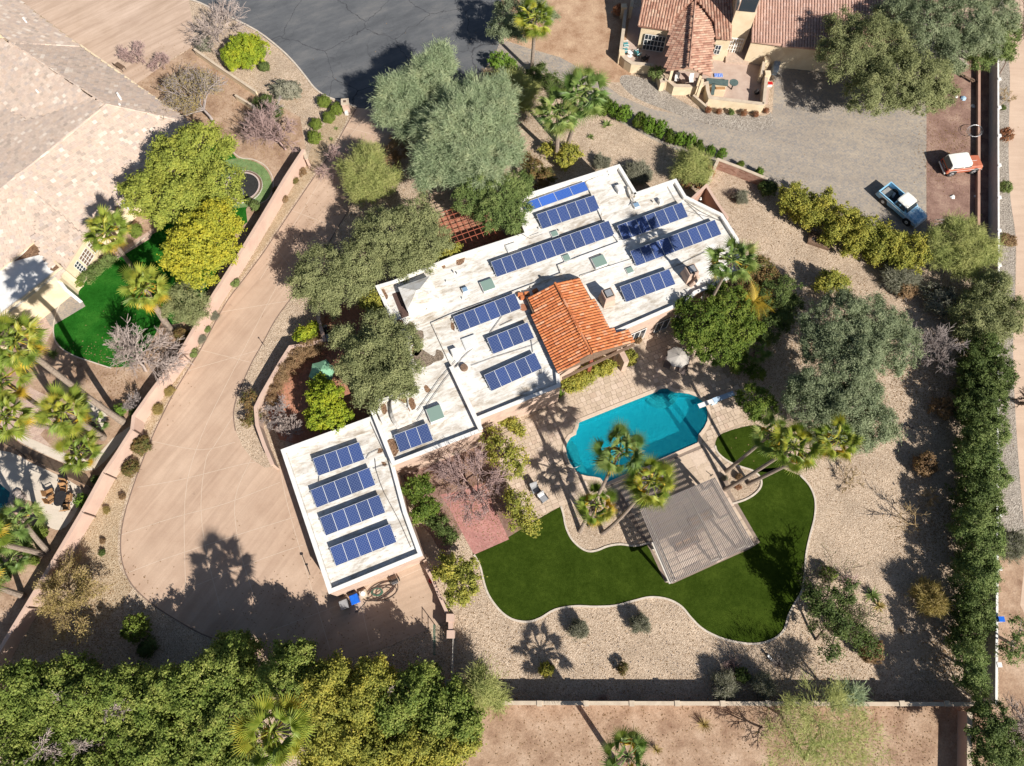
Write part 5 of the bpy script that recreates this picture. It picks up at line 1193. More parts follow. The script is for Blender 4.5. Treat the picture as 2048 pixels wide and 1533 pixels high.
wallrun([(117,560),(132,580)], 0, 2.6, NH, 'white', .3); MB().bar(P(120,556,2.2), P(132,566,1.2), .1, 1.2).build('gate', 'bark', NH)
c = P(110, 590); MB().box((c.x, c.y, .02), (3.6, 6, .03), R(38)).build('porch_floor', 'pav_ne', NH)
# ================================================================ NEIGHBOUR HOUSE WITH BROWN CLAY TILES
EH = thing('clay_tile_house', 'house with ribbed brown clay tile roofs, arched tower window and walled patios', 'house', tuple(P(1420, 20)))
kb = dict(pitch=.30, length=.42)
pl([(1277,52,3.3),(1339,61,3.3),(1352,33,3.9),(1386,0,4.9),(1386,-60,5.8),(1292,-60,5.8)], ((1310,56,3.3),(1330,-40,5.6)), 'tile_br', EH, 'barrel', seed=11, **kb)
pl([(1432,76,3.3),(1463,80,3.3),(1468,-60,5.8),(1392,-60,5.8),(1392,0,4.9),(1404,10,4.6),(1430,47,3.9)], ((1445,78,3.3),(1440,-40,5.6)), 'tile_br', EH, 'barrel', seed=12, **kb)
gw = [(1332,141,3.3),(1343,38,3.3),(1374,12,4.3),(1392,-5,4.7),(1378,136,4.7)]
pl(gw, ((1336,100,3.3),(1385,95,4.7)), 'tile_br', EH, 'barrel', seed=13, pitch=.30, length=.42, limit=90)
pl([(1422,153,3.3),(1430,48,3.3),(1400,4,4.5),(1392,-5,4.7),(1378,136,4.7)], ((1425,100,3.3),(1385,95,4.7)), 'tile_br', EH, 'barrel', seed=14, pitch=.30, length=.42, limit=90)
ridge((1378,137,4.35), (1391,-3,4.4), 'tile_br', EH, .14)
pl([(1502,83,3.3),(1575,93,3.3),(1640,100,3.3),(1700,106,3.3),(1760,60,4),(1800,-60,5.8),(1520,-60,5.8)], ((1580,90,3.3),(1585,-40,5.6)), 'tile_pk', EH, 'barrel', seed=15, limit=80, **kb)
pl([(1700,106,3.3),(1860,60,3.3),(1900,-60,3.6),(1800,-60,5.8),(1760,60,4)], ((1820,80,3.3),(1780,-20,4.9)), 'tile_pk', EH, 'barrel', seed=16, limit=10, **kb)
wallrun([(1284,50),(1338,58)], 0, 3.1, EH, 'stucco_cream'); wallrun([(1434,74),(1462,77)], 0, 3.1, EH, 'stucco_cream'); wallrun([(1504,80),(1575,90),(1700,102)], 0, 3.1, EH, 'stucco_cream')
win_run((1294,53), (1336,59), 0, .1, 2.2, EH, 6, 3, 3.1); win_run((1437,75), (1448,76.5), 0, 1, 2.2, EH, 2, 2, 3.1)
# tower
tw = ccw([P(x, y, 5.6) for x, y in ((1472,22),(1513,26),(1522,-50),(1480,-55))]); mb = MB(); mb.prism(offset(tw, .2, True), 5.0, 5.2); mb.build('tower_roof', 'roofw', EH); mb = MB(); strip(mb, tw, 0, .3, 0, 5.6, True); mb.build('tower', 'stucco_cream', EH)
a, b = P(1472,22,5.6), P(1513,26,5.6); d = (b-a).normalized(); n = Vector((d.y, -d.x, 0)); c = (a+b)/2
def arch(r, z0, zs, out, mat, nm, par, th=.05):
    mb = MB(); o = c+n*out; pts = [(-r, z0), (r, z0)]+[(r*math.cos(t), zs+r*math.sin(t)) for t in np.linspace(0, math.pi, 13)]
    f = [o+d*x+Vector((0, 0, z)) for x, z in pts]; g = [p+n*th for p in f]; m_ = len(f); mb.add(f+g, [tuple(range(m_-1, -1, -1)), tuple(range(m_, 2*m_))]+[(i, (i+1) % m_, (i+1) % m_+m_, i+m_) for i in range(m_)]); return mb.build(nm, mat, par)
AW = arch(.98, .1, 2.2, .02, 'stucco', 'arch_surround', EH); arch(.85, .12, 2.2, .06, 'glass', 'arched_window', EH)
mb = MB(); o = c+n*.14
for i in range(7): x = -.8+i*1.6/6; q = o+d*x; mb.bar((q.x, q.y, .1), (q.x, q.y, 2.2), .06 if i != 3 else .14, .05, Vector((0, 1, 0)))
for z in (.15, .7, 1.2, 1.7, 2.2): p_, q_ = o-d*.85, o+d*.85; mb.bar((p_.x, p_.y, z), (q_.x, q_.y, z), .05, .06 if z < 2 else .16)
mb.build('window_frame', 'white', EH)
# patio floors, walls, steps
fl_ = sheet('patio_floor', [(1262,20),(1290,10),(1340,40),(1345,140),(1420,150),(1440,70),(1545,90),(1535,210),(1400,200),(1345,150),(1300,130),(1246,118)], .02, simple('pinkish_patio_floor', (.45, .35, .29), (.38, .28, .23), 1), parent=EH)
c2 = P(1473, 117); MB().box((c2.x, c2.y, .15), (2.6, 1.8, .3), R(-6)).build('door_step', simple('pink_step', (.5, .38, .3)), EH); c2 = P(1448, 108); MB().box((c2.x, c2.y, .4), (.35, 1.3, .8), R(-4)).build('low_wall', 'stucco_cream', EH)
def pwall(pts, z, t_=.3, label=None, mat='stucco_cream'):
    w3 = [P(x, y, z) for x, y in pts]; mb = MB(); strip(mb, w3, -t_/2, t_/2, 0, z-.06); o = mb.build('garden_wall', mat, EH); mb = MB(); strip(mb, w3, -t_/2-.03, t_/2+.03, z-.06, z); mb.build('wall_cap', 'sandcap', o); return o
pwall([(1252,12),(1247,60),(1241,106)], 1.3); pwall([(1241,106),(1252,118),(1264,126),(1307,130)], 1.3, .35); pwall([(1320,142),(1326,165)], 1.3, .5); pwall([(1326,158),(1337,161),(1349,171),(1392,172),(1414,166),(1416,182),(1420,195),(1528,208)], 1.3, .32); pwall([(1387,190),(1412,212),(1419,200)], .7, .2)
pwall([(1528,208),(1533,155)], 1.3, .28); pwall([(1524,148),(1530,118)], 1.3, .28)
for px, py in ((1536,146),(1535,118),(1244,104),(1248,12)):
    cc = P(px, py, 1.5); MB().box((cc.x, cc.y, .77), (.6, .6, 1.54)).build('wall_pier', 'stucco_cream', EH)
for px, py in ((1401,152),(1404,163),(1344,141)):
    cc = P(px, py, 2.6); MB().box((cc.x, cc.y, 1.4), (.3, .3, 2.8)).build('porch_post', 'stucco_cream', EH)
wallrun([(1265,0),(1263,14)], 0, 1.6, EH, 'stucco_cream', .35)
# outdoor kitchen and patio things
t = thing('outdoor_kitchen', 'outdoor kitchen with dark grey green countertop and round end on the walled patio', 'kitchen counter', tuple(P(1440, 170)))
def slabb(pts, z, h, mat, nm): mb = MB(); mb.prism([P(x, y, z) for x, y in pts], z-h, z); return mb.build(nm, mat, t)
slabb([(1413,156),(1457,160),(1456,172),(1414,167)], 1.1, .07, 'navyg', 'countertop'); slabb([(1424,167),(1431,168),(1428,190),(1422,189)], 1.1, .07, 'navyg', 'countertop'); cc = P(1468, 165, 1.05); MB().cyl(cc, .5, 0, 1.05, 8, .5); mb = MB(); mb.cyl(cc, .48, .98, 1.05, 20); mb.build('round_top', 'navyg', t); mb = MB(); mb.cyl(cc, .08, 0, .98, 8); mb.build('pedestal', 'dark', t)
slabb([(1415,158),(1455,162),(1454,171),(1416,166)], 1.02, 1.0, 'stucco_cream', 'base'); slabb([(1431,172),(1452,174),(1451,182),(1430,180)], .9, .88, 'stucco_cream', 'grill_base'); cc = P(1441, 177, .95); MB().box((cc.x, cc.y, .97), (1.0, .3, .1)).build('grill', 'tan_cushion', t)
def chair(label, px, py, rz, mat='teal', frame='white', group=None, w_=.6, recl=.25, arms=True, nm='patio_chair'):
    c = P(px, py, .5); t = thing(nm, label, 'chair', (c.x, c.y, 0), rz, group)
    MB().box((0, .02, .40), (w_, .56, .07), top=.96).build('seat', mat, t, False); m = Matrix.Translation((0, -.27, .42)) @ Matrix.Rotation(recl, 4, 'X')
    MB().box((0, 0, .28), (w_, .06, .58), m=m, top=.92).build('backrest', mat, t, False)
    for x in (-1, 1):
        for y in (-.24, .26): MB().bar((x*w_*.46, y, 0), (x*w_*.46, y, .62 if y > 0 and arms else .4), .035, .035, Vector((0, 1, 0))).build('leg', frame, t, False)
        if arms: MB().bar((x*w_*.48, -.32, .64), (x*w_*.48, .3, .62), .06, .03).build('armrest', frame, t, False)
    return t
def chaise(label, px, py, rz, mat='lounger', frame='dark', group=None, L=1.95, back=.55, nm='sun_lounger'):
    c = P(px, py, .4); t = thing(nm, label, 'sun lounger', (c.x, c.y, 0), rz, group)
    MB().box((0, .3, .33), (.66, L*.62, .06)).build('seat', mat, t, False); m = Matrix.Translation((0, .3-L*.31, .34)) @ Matrix.Rotation(back, 4, 'X')
    MB().box((0, -L*.18, 0), (.66, L*.36, .06), m=m @ Matrix.Rotation(-2*back, 4, 'X')).build('backrest', mat, t, False)
    for x in (-.3, .3):
        MB().bar((x, -.3, .28), (x, .3+L*.31, .28), .04).build('side_rail', frame, t, False)
        for y in (-.25, .3+L*.28): MB().bar((x, y, 0), (x, y, .3), .04, .04, Vector((0, 1, 0))).build('leg', frame, t, False)
    return t
tg = 'teal chairs on the walled patio'
chair('teal patio chair in the corner of the long patio wall, upper one', 1252, 88, R(-80), group=tg); chair('teal patio chair in the corner of the long patio wall, lower one', 1251, 100, R(-80), group=tg)
chair('teal patio chair with white frame turned toward the lower patio corner', 1276, 106, R(-55), group=tg, w_=.66); chaise('teal lounge chair in sun below the tiled eave', 1301, 79, R(178), 'teal', 'white', None, 1.6)
chair('dark tipped patio chair beside the white framed teal one', 1290, 116, R(30), 'dark', 'dark')
table('side_table', 'small white table with things on it between the teal chairs', 1261, 105, .33, .5, 'white')
chair('grey round backed chair with white cushion under the patio gable, nearer the post', 1354, 157, R(170), 'white', 'dark', w_=.5, arms=False); chair('grey round backed chair with white cushion under the patio gable, nearer the kitchen', 1383, 159, R(180), 'white', 'dark', w_=.5, arms=False)
table('bistro_table', 'small stone bistro table between two round backed chairs', 1367, 163, .3, .6, 'sandcap')
c = P(1437, 151, .12); t = thing('striped_towel', 'blue and white striped mat lying above the outdoor kitchen counter', 'mat', tuple(c)); MB().box((0, 0, 0), (.95, .5, .05)).build('cloth', 'bluestripe', t, False)
mb = MB()
for i in range(5): mb.box((-.38+i*.19, 0, .03), (.07, .5, .012))
mb.build('stripes', 'bluebin', t, False)
t = thing('wrapped_bundle', 'pale blue tarp wrapped bundle outside the right patio wall', 'bundle', tuple(P(1551, 135)))
mb = MB(); mb.loft([(-1.0, .25, .2, 0, .2, .45), (-.4, .4, .33, 0, .3, .8), (.3, .42, .3, 0, .35, .9), (.9, .28, .2, 0, .25, .6)]); cc = P(1552, 132, .4); m = Matrix.Translation((cc.x, cc.y, 0)) @ Matrix.Rotation(R(75), 4, 'Z'); mb.v = [tuple(m @ Vector(v)) for v in mb.v]; mb.build('tarp', simple('pale_blue_tarp', (.36, .42, .47), (.22, .27, .32), 3), t)
cc = P(1562, 111, .6); MB().box((cc.x, cc.y, .6), (.7, .5, .5), R(20), .7).build('blue_cover', 'bluebin', t)
c = P(1540, 168, .3); t = thing('red_cooler', 'small red and white box outside the patio wall on the gravel', 'cooler', (c.x, c.y, 0)); MB().box((0, 0, .18), (.5, .35, .36)).build('body', 'white', t, False); MB().box((0, 0, .39), (.52, .37, .07)).build('lid', 'red', t, False)
c = P(1514, 184, .6); t = thing('kettle_grill', 'black kettle grill in shade by the inner patio wall', 'grill', (c.x, c.y, 0)); MB().cyl((0, 0), .32, .5, .95, 14, .12).build('lid', 'dark', t, False); MB().cyl((0, 0), .2, .3, .5, 14, .32).build('bowl', 'dark', t, False)
for a in (0, 2.1, 4.2): MB().bar((.15*math.cos(a), .15*math.sin(a), .35), (.3*math.cos(a), .3*math.sin(a), 0), .03).build('leg', 'steel', t, False)

# ================================================================ VEHICLES
def wheel(t, x, y, r=.37, w_=.22, rim='white'):
    s = 1 if y > 0 else -1; o = MB().tube([(x, y-w_/2, r), (x, y-w_/2*.9, r), (x, y+w_/2*.9, r), (x, y+w_/2, r)], [r*.92, r, r, r*.92], 20).build('wheel', 'blackrub', t, False)
    MB().tube([(x, y+s*w_*.5, r), (x, y+s*(w_*.5+.02), r)], [r*.58, r*.5], 14).build('rim', rim, o, False); MB().tube([(x, y+s*(w_*.5+.02), r), (x, y+s*(w_*.5+.06), r)], [r*.2, r*.15], 10).build('hubcap', 'chrome', o, False)
def side_glass(t, pts, y, nm='side_window', mat='glass'):
    s = 1 if y > 0 else -1; v = [(x, y+dy*s, z) for x, z, dy in pts]+[(x, y+(dy+.015)*s, z) for x, z, dy in pts]; n = len(pts)
    f = [tuple(range(n, 2*n)), tuple(range(n-1, -1, -1))]+[(i, (i+1) % n, (i+1) % n+n, i+n) for i in range(n)]
    MB().add(v, f if s < 0 else [q[::-1] for q in f]).build(nm, mat, t, False)
def car_paint(name, c, c2, sc=1.2, thr=(.5, .6), rough=.35):
    k = N(name); tc = k.new('TexCoord'); n = k.noise(sc, 6, .7, tc.outputs['Object']); k.out(k.mix(k.ramp(n.outputs[0], [(thr[0], (0, 0, 0)), (thr[1], (1, 1, 1))]), c, c2), rough, 0, .5); return k.m
blue = car_paint('sky_blue_paint', (.26, .5, .68), (.2, .42, .62), 1.5); hoodp = car_paint('worn_blue_hood', (.45, .62, .74), (.12, .32, .54), 2.2, (.45, .58)); cream = simple('cream_car_roof', (.72, .71, .66), (.66, .65, .6), 1, .4)
p1, p2 = P(1763, 399, .37), P(1818, 447, .37); hd = math.atan2(p2.y-p1.y, p2.x-p1.x); mid = (p1+p2)/2; left = Vector((-math.sin(hd), math.cos(hd), 0)); cpos = mid+left*.84
t = thing('pickup_truck', 'sky blue vintage pickup truck with white cab roof parked on the grey paver drive', 'pickup truck', (cpos.x, cpos.y, 0), hd)
body = MB(); body.loft([(-2.55,.93,.93,.5,.75,1.02),(-2.5,.97,.96,.42,.8,1.08),(-1.0,.98,.97,.42,.85,1.08),(-.62,.98,.96,.42,.85,1.06)]); 
# bed as open tray: floor + walls
b2 = MB(); 
for s in (-1, 1): b2.loft([(-2.55,.09,.08,.42,.8,1.08),(-.6,.09,.08,.42,.8,1.08)]) if False else b2.box((-1.58, s*.9, .76), (1.98, .14, .66), 0, 1, .8)
b2.box((-.62, 0, .76), (.06, 1.8, .66)); b2.build('bed_wall', blue, t, False); MB().box((-1.6, 0, .55), (1.95, 1.7, .06)).build('bed_floor', simple('dark_bed_liner', (.035, .035, .04)), t, False)
MB().box((-2.54, 0, .78), (.07, 1.72, .56)).build('tailgate', blue, t, False); MB().box((-1.95, .05, .6), (.9, 1.2, .03)).build('bed_panel', simple('dusty_sheet', (.3, .28, .25), (.2, .19, .18), 3), t, False); MB().box((-1.35, .25, .7), (.22, .6, .2), .3, .8).build('bed_toolbox', 'steel', t, False)
mb = MB(); mb.loft([(-.6,.97,.94,.42,.85,1.12),(.2,.98,.95,.42,.85,1.12),(.9,.98,.94,.42,.85,1.12),(1.05,.98,.9,.42,.85,1.1)]); mb.build('cab_body', blue, t, False)
mb = MB(); mb.loft([(1.05,.98,.86,.42,.86,1.1),(1.6,.97,.83,.45,.86,1.08),(2.35,.94,.78,.5,.84,1.0),(2.52,.9,.7,.5,.75,.9)]); mb.build('hood', hoodp, t, False)
mb = MB(); mb.loft([(-.55,.84,.74,1.08,1.4,1.62),(0,.86,.74,1.08,1.4,1.66),(.55,.84,.72,1.08,1.36,1.62)]); mb.build('cab_pillars', blue, t, False)
mb = MB(); mb.loft([(-.62,.72,.68,1.57,1.62,1.68),(-.5,.79,.74,1.58,1.64,1.72),(.1,.8,.75,1.6,1.66,1.74),(.62,.78,.72,1.56,1.6,1.68),(.74,.7,.66,1.54,1.57,1.62)]); mb.build('cab_roof', cream, t, False)
for i in range(5): MB().box((.66, -.56+i*.28, 1.685), (.07, .06, .04), 0, .7).build('roof_light', 'tan_cushion', t, False)
MB().add([(1.02,-.78,1.1),(1.02,.78,1.1),(.62,.7,1.58),(.62,-.7,1.58)], [(0, 1, 2, 3)]).build('windscreen', 'glass', t, False); MB().add([(-.585,-.66,1.2),(-.585,.66,1.2),(-.575,.62,1.5),(-.575,-.62,1.5)], [(3, 2, 1, 0)]).build('rear_window', 'glass', t, False)
for s in (-1, 1):
    side_glass(t, [(-.45,1.14,.06),(-.02,1.14,.06),(-.02,1.56,-.06),(-.42,1.56,-.06)], s*.85); side_glass(t, [(.05,1.14,.06),(.78,1.14,.06),(.5,1.56,-.06),(.05,1.56,-.06)], s*.85)
    MB().box((0, s*.985, .9), (4.7, .02, .05)).build('trim_strip', 'white', t, False); MB().box((2.5, s*.68, .8), (.06, .22, .2)).build('headlight', 'white', t, False); MB().bar((.8, s*.95, 1.15), (.8, s*1.12, 1.25), .04).build('mirror', 'chrome', t, False)
    for x in (-1.55, 1.6): wheel(t, x, s*.86); MB().tube([(x, s*.8, .4), (x, s*.985, .4)], [.46, .47], 18).build('wheel_arch', 'dark', t, False)
MB().box((2.56, 0, .5), (.12, 1.9, .18), top=.96).build('front_bumper', 'white', t, False); MB().box((-2.63, 0, .5), (.1, 1.8, .16)).build('rear_bumper', 'white', t, False); MB().box((2.53, 0, .78), (.03, 1.1, .22)).build('grille', 'chrome', t, False)
rust = car_paint('faded_copper_paint', (.42, .13, .07), (.34, .1, .06), 1.4)
p1, p2 = P(1899.5, 347, .38), P(1948, 341.5, .38); hd = math.atan2(p2.y-p1.y, p2.x-p1.x); mid = (p1+p2)/2; left = Vector((-math.sin(hd), math.cos(hd), 0)); cpos = mid+left*.72
t = thing('vintage_suv', 'boxy copper red vintage off roader with white hardtop parked on the mulch', 'car', (cpos.x, cpos.y, 0), hd)
mb = MB(); mb.loft([(-1.9,.82,.8,.5,.75,1.05),(-1.84,.86,.84,.45,.8,1.12),(.55,.88,.85,.45,.82,1.12),(.62,.87,.8,.45,.82,1.12)]); mb.build('body', rust, t, False)
mb = MB(); mb.loft([(.62,.87,.74,.45,.84,1.12),(1.5,.86,.72,.48,.84,1.08),(1.9,.84,.7,.5,.8,1.03),(1.96,.8,.66,.52,.75,.96)]); mb.build('hood', rust, t, False)
mb = MB(); mb.loft([(-1.72,.8,.74,1.1,1.5,1.68),(-1.1,.82,.74,1.1,1.5,1.74),(.2,.82,.74,1.1,1.5,1.74),(.42,.8,.7,1.1,1.4,1.68)]); mb.build('hardtop', cream, t, False)
MB().add([(-1.90,-.7,1.12),(-1.90,.7,1.12),(-1.74,.62,1.6),(-1.74,-.62,1.6)], [(3, 2, 1, 0)]).build('rear_window', 'glass', t, False); MB().add([(.62,-.72,1.13),(.62,.72,1.13),(.44,.66,1.62),(.44,-.66,1.62)], [(0, 1, 2, 3)]).build('windscreen', 'glass', t, False)
MB().box((-1.91, 0, .82), (.05, 1.4, .2)).build('tailgate_panel', 'dark', t, False)
for s in (-1, 1):
    side_glass(t, [(-1.45,1.18,.0),(-.35,1.18,.0),(-.4,1.56,-.05),(-1.35,1.56,-.05)], s*.82); side_glass(t, [(-.22,1.18,.0),(.5,1.18,.0),(.3,1.56,-.05),(-.2,1.56,-.05)], s*.82)
    MB().box((1.97, s*.58, .82), (.04, .2, .2)).build('headlight', 'white', t, False); MB().box((-1.93, s*.74, .85), (.04, .1, .22)).build('tail_light', 'red', t, False)
    for x in (-1.18, 1.2): wheel(t, x, s*.78, .39, .24, 'steel'); MB().tube([(x, s*.7, .45), (x, s*.885, .45)], [.47, .48], 18).build('wheel_arch', 'dark', t, False)
MB().box((-1.99, 0, .5), (.1, 1.6, .14)).build('rear_bumper', 'white', t, False); MB().box((2.0, 0, .5), (.1, 1.6, .14)).build('front_bumper', 'white', t, False); MB().box((.0, -.89, .85), (3.4, .02, .04)).build('trim_strip', 'white', t, False)
MB().box((1.0, 0, 1.115), (.9, .03, .015)).build('hood_seam', 'white', t, False)
tx = bpy.data.curves.new('lettering', 'FONT'); tx.body = 'F O R D'; tx.size = .2; tx.extrude = .004; tx.align_x = 'CENTER'; tx.align_y = 'CENTER'
o = bpy.data.objects.new('lettering', tx); C.objects.link(o); o.parent = t; o.location = (-1.94, 0, .82); o.rotation_euler = (R(90), 0, R(-90)); dg = bpy.context.evaluated_depsgraph_get(); me = bpy.data.meshes.new_from_object(o.evaluated_get(dg)); o2 = link('lettering', me, 'white', t, False); o2.location = o.location; o2.rotation_euler = o.rotation_euler; bpy.data.objects.remove(o)

# ================================================================ SMALL THINGS ROUND THE MAIN HOUSE
def bin_(label, px, py, mat, rz=R(22), lid=None):
    c = P(px, py, 1.0); t = thing('wheelie_bin', label, 'bin', (c.x, c.y, 0), rz); MB().box((0, 0, .5), (.55, .6, .95), top=1.16).build('body', mat, t, False)
    MB().box((0, -.03, 1.01), (.68, .78, .07), top=.9).build('lid', lid or mat, t, False); MB().bar((-.26, .42, .98), (.26, .42, .98), .04).build('handle', 'dark', t, False)
    for s in (-1, 1): MB().tube([(s*.26, .32, .12), (s*.33, .32, .12)], .12, 12).build('wheel', 'blackrub', t, False)
bin_('grey lidded wheelie bin against the garage south wall', 687, 1209, 'greybin'); bin_('bright blue wheelie bin against the garage south wall', 708, 1198, 'bluebin')
c = P(726, 1188, .5); t = thing('pool_pump', 'beige square equipment box with round lid beside the blue bin', 'pump box', (c.x, c.y, 0), BASE_R); MB().box((0, 0, .25), (.62, .6, .5), top=.95).build('box', 'sandcap', t, False); MB().cyl((0, 0), .2, .5, .58, 16).build('lid', 'white', t, False)
t = thing('hose', 'dark brown garden hose lying in tangled loops on the service pad', 'hose', tuple(P(763, 1186))); rr = random.Random(5); pts = []
for i in range(150):
    a = i*.26; q = 22+7*math.sin(i*.21)+3*math.sin(i*.57); pts.append(P(763+math.cos(a)*q*1.15+5*math.sin(i*.09), 1184-math.sin(a)*q*.62-math.cos(a)*q*.35, .03+.02*(1+math.sin(i*.7))))
pts += [P(738, 1196, .03), P(730, 1207, .03), P(722, 1216, .03), P(716, 1223, .03)]; MB().tube(pts, .032, 5).build('loops', 'hose', t); MB().bar(P(716,1223,.04), P(711,1224,.04), .07).build('nozzle', 'dark', t)
t = thing('green_hose', 'short green hose coil inside the brown hose loops', 'hose', tuple(P(753, 1185))); MB().tube([P(754+math.cos(i*.4)*(8+i*.08), 1184+math.sin(i*.4)*(6+i*.05), .04) for i in range(60)], .028, 5).build('loops', 'hose_green', t)
c = P(789, 1163, .5); t = thing('hose_cart', 'metal hose cart with two wheels beside the hose on the service pad', 'cart', (c.x, c.y, 0), BASE_R)
MB().box((0, 0, .35), (.5, .4, .1)).build('tray', 'steel', t, False); MB().tube([(-.28, 0, .45), (.28, 0, .45)], .17, 12).build('reel', 'dark', t, False)
for s in (-1, 1): MB().tube([(s*.36, .1, .2), (s*.42, .1, .2)], .2, 14).build('wheel', 'blackrub', t, False); MB().bar((s*.25, .1, .3), (s*.25, .5, .95), .035).build('handle_bar', 'dark', t, False)
c = P(862, 1162, .3); t = thing('red_bucket', 'small red bucket on the narrow wall shadow of the service pad', 'bucket', (c.x, c.y, 0)); MB().cyl((0, 0), .16, 0, .36, 14, .2).build('body', 'red', t, False); MB().tube([(.19*math.cos(a), 0, .36+.1*math.sin(a)) for a in np.linspace(0, math.pi, 8)], .01, 4).build('handle', 'dark', t, False)
t = thing('basketball_pole', 'thin dark lamp pole leaning by the garage left wall', 'pole', tuple(P(617, 1137))); MB().tube([P(620,1150,0), P(614,1131,1.0)], .03, 6).build('shaft', 'dark', t); c = P(613,1129,1.0); MB().box((c.x, c.y, 1.02), (.22, .16, .08)).build('lamp_head', 'dark', t)
def umbrella(name, label, px, py, r, h, mat, n=8, px0=None, drop=.32, rz=0, sag=.0):
    c = P(px, py, h); t = thing(name, label, 'umbrella', (c.x, c.y, 0), rz); mb = MB(); vs = [(0, 0, h+.12)]
    for i in range(n):
        a = 2*math.pi*i/n; vs.append((r*math.cos(a), r*math.sin(a), h-drop)); a2 = a+math.pi/n; k_ = math.cos(math.pi/n)*.94; vs.append((r*k_*math.cos(a2), r*k_*math.sin(a2), h-drop+.03))
    for i in range(2*n): mb.add([vs[0], vs[1+i], vs[1+(i+1) % (2*n)]], [(0, 1, 2)])
    o = mb.build('canopy', mat, t, False); MB().cyl((0, 0), .03, 0, h+.2, 8).build('pole', 'dark', t, False); MB().cyl((0, 0), .25, 0, .08, 12).build('base', 'dark', t, False)
    for i in range(n): a = 2*math.pi*i/n; MB().bar((0, 0, h+.09), (r*math.cos(a), r*math.sin(a), h-drop-.02), .02).build('rib', 'dark', t, False)
    return t
umbrella('parasol', 'grey eight sided canvas parasol over two loungers on the pool deck', 1358, 712, 1.12, 2.2, 'umb_grey', 8, rz=.2)
chaise('taupe sun lounger at the left under the grey parasol', 1338, 719, R(160)); chaise('taupe sun lounger at the lower right under the grey parasol', 1369, 731, R(158)); table('drinks_table', 'small round side table between the two poolside loungers', 1349, 729, .24, .45, 'lounger')
umbrella('green_umbrella', 'sage green star shaped umbrella in the shaded brick courtyard', 642, 741, 1.28, 2.3, 'umb_green', 6, drop=.45, rz=.35)
c = P(636, 770, .4); t = thing('patterned_ottoman', 'black and white zigzag cushion under the green umbrella', 'cushion', (c.x, c.y, 0), .4); MB().box((0, 0, .22), (.6, .5, .4), top=.94).build('seat', 'white', t, False)
for i in range(4): MB().bar((-.28, -.18+i*.12, .425), (.28, -.1+i*.12, .425), .035, .012).build('stripe', 'dark', t, False)
c = P(651, 668, .5); t = thing('covered_cart', 'small dark cart with pale blue curved cover by the courtyard wall', 'cart', (c.x, c.y, 0), R(-75)); mb = MB(); mb.loft([(-.9,.3,.25,.2,.4,.6),(-.3,.38,.3,.2,.5,.8),(.5,.38,.3,.2,.45,.7),(.9,.28,.2,.2,.35,.5)]); mb.build('body', 'dark', t, False)
mb = MB(); mb.loft([(.2,.36,.3,.6,.68,.78),(.6,.34,.28,.5,.6,.7),(.88,.26,.2,.4,.5,.58)]); mb.build('cover', simple('pale_car_cover', (.4, .48, .55)), t, False); mb = MB(); mb.loft([(-.85,.28,.22,.55,.6,.66),(-.6,.32,.26,.6,.68,.76)]); mb.build('cover_front', 'steel', t, False)
for x in (-.6, .6):
    for y in (-.32, .32): MB().tube([(x, y-.04, .16), (x, y+.04, .16)], .16, 12).build('wheel', 'blackrub', t, False)
cg = 'grey deck chairs beside the palm shadow'
chair('grey deck chair with open arms, farther from the lawn corner', 1070, 979, R(200), 'greybin', 'dark', cg, .7, .5); chair('grey deck chair with broad seat, nearer the lawn corner', 1087, 997, R(215), 'steel', 'dark', cg, .7, .5)
table('deck_side_table', 'tiny dark side table between the grey deck chairs', 1078, 989, .2, .4, 'dark')
for i, (px, py, r_) in enumerate(((1034, 818, .2), (1030, 823, .15), (1037, 826, .17))):
    c = P(px, py); t = thing('clay_pot', ('tall brown clay pot by the porch corner of the deck', 'small brown clay pot left of the tall one', 'clay pot with green plant right of the tall one')[i], 'pot', tuple(c)); MB().cyl((0, 0), r_*.7, 0, r_*2, 12, r_).build('pot', 'pot', t, False); MB().cyl((0, 0), r_*.85, r_*1.9, r_*1.95, 12).build('soil', 'soil', t, False)
# raised planter box
c = P(1640, 481, .3); t = thing('planter_box', 'rectangular timber planter box of bare soil on the gravel side yard', 'planter', (c.x, c.y, 0), R(-22))
for s in (-1, 1): MB().box((0, s*.62, .2), (2.2, .14, .4)).build('side_board', 'wood_dark', t, False); MB().box((s*1.07, 0, .2), (.14, 1.1, .4)).build('end_board', 'wood_dark', t, False)
MB().box((0, 0, .13), (2.0, 1.1, .26)).build('soil', 'soil', t, False)
for q in ((-.6,.1),(-.5,-.2),(.2,.15),(-.7,-.1)): MB().box((q[0], q[1], .28), (.13, .1, .1), 1, .6).build('stone', 'white', t, False)
# trampoline and its lawn
c = P(486, 374); t = thing('trampoline', 'round sunken black trampoline with slatted rim in the neighbour lawn circle', 'trampoline', tuple(c)); rr_ = 1.67
MB().cyl((0, 0), rr_, .02, .06, 40).build('mat', 'blackrub', t, False)
k = N('worn_spray'); n_ = k.noise(1.2, 6, .7); k.out(k.ramp(n_.outputs[0], [(.4, (.03, .03, .035)), (.7, (.3, .3, .33))]), .6); MB().add([(-.3+.9*math.cos(a)*.6, -.75+.6*math.sin(a), .068) for a in np.linspace(0, 6.28, 18)[:-1]], [tuple(range(17))]).build('worn_patch', k.m, t, False)
ring = [Vector((rr_*1.0*math.cos(a), rr_*1.0*math.sin(a), 0)) for a in np.linspace(0, 2*math.pi, 49)[:-1]]; mb = MB(); strip(mb, ring, -.13, .02, 0, .1, True); mb.build('pad_ring', simple('pinkish_rim', (.5, .4, .37)), t, False)
ms = [Matrix.Rotation(2*math.pi*i/84, 4, 'Z') @ Matrix.Translation((rr_+.26, 0, .05)) for i in range(84)]
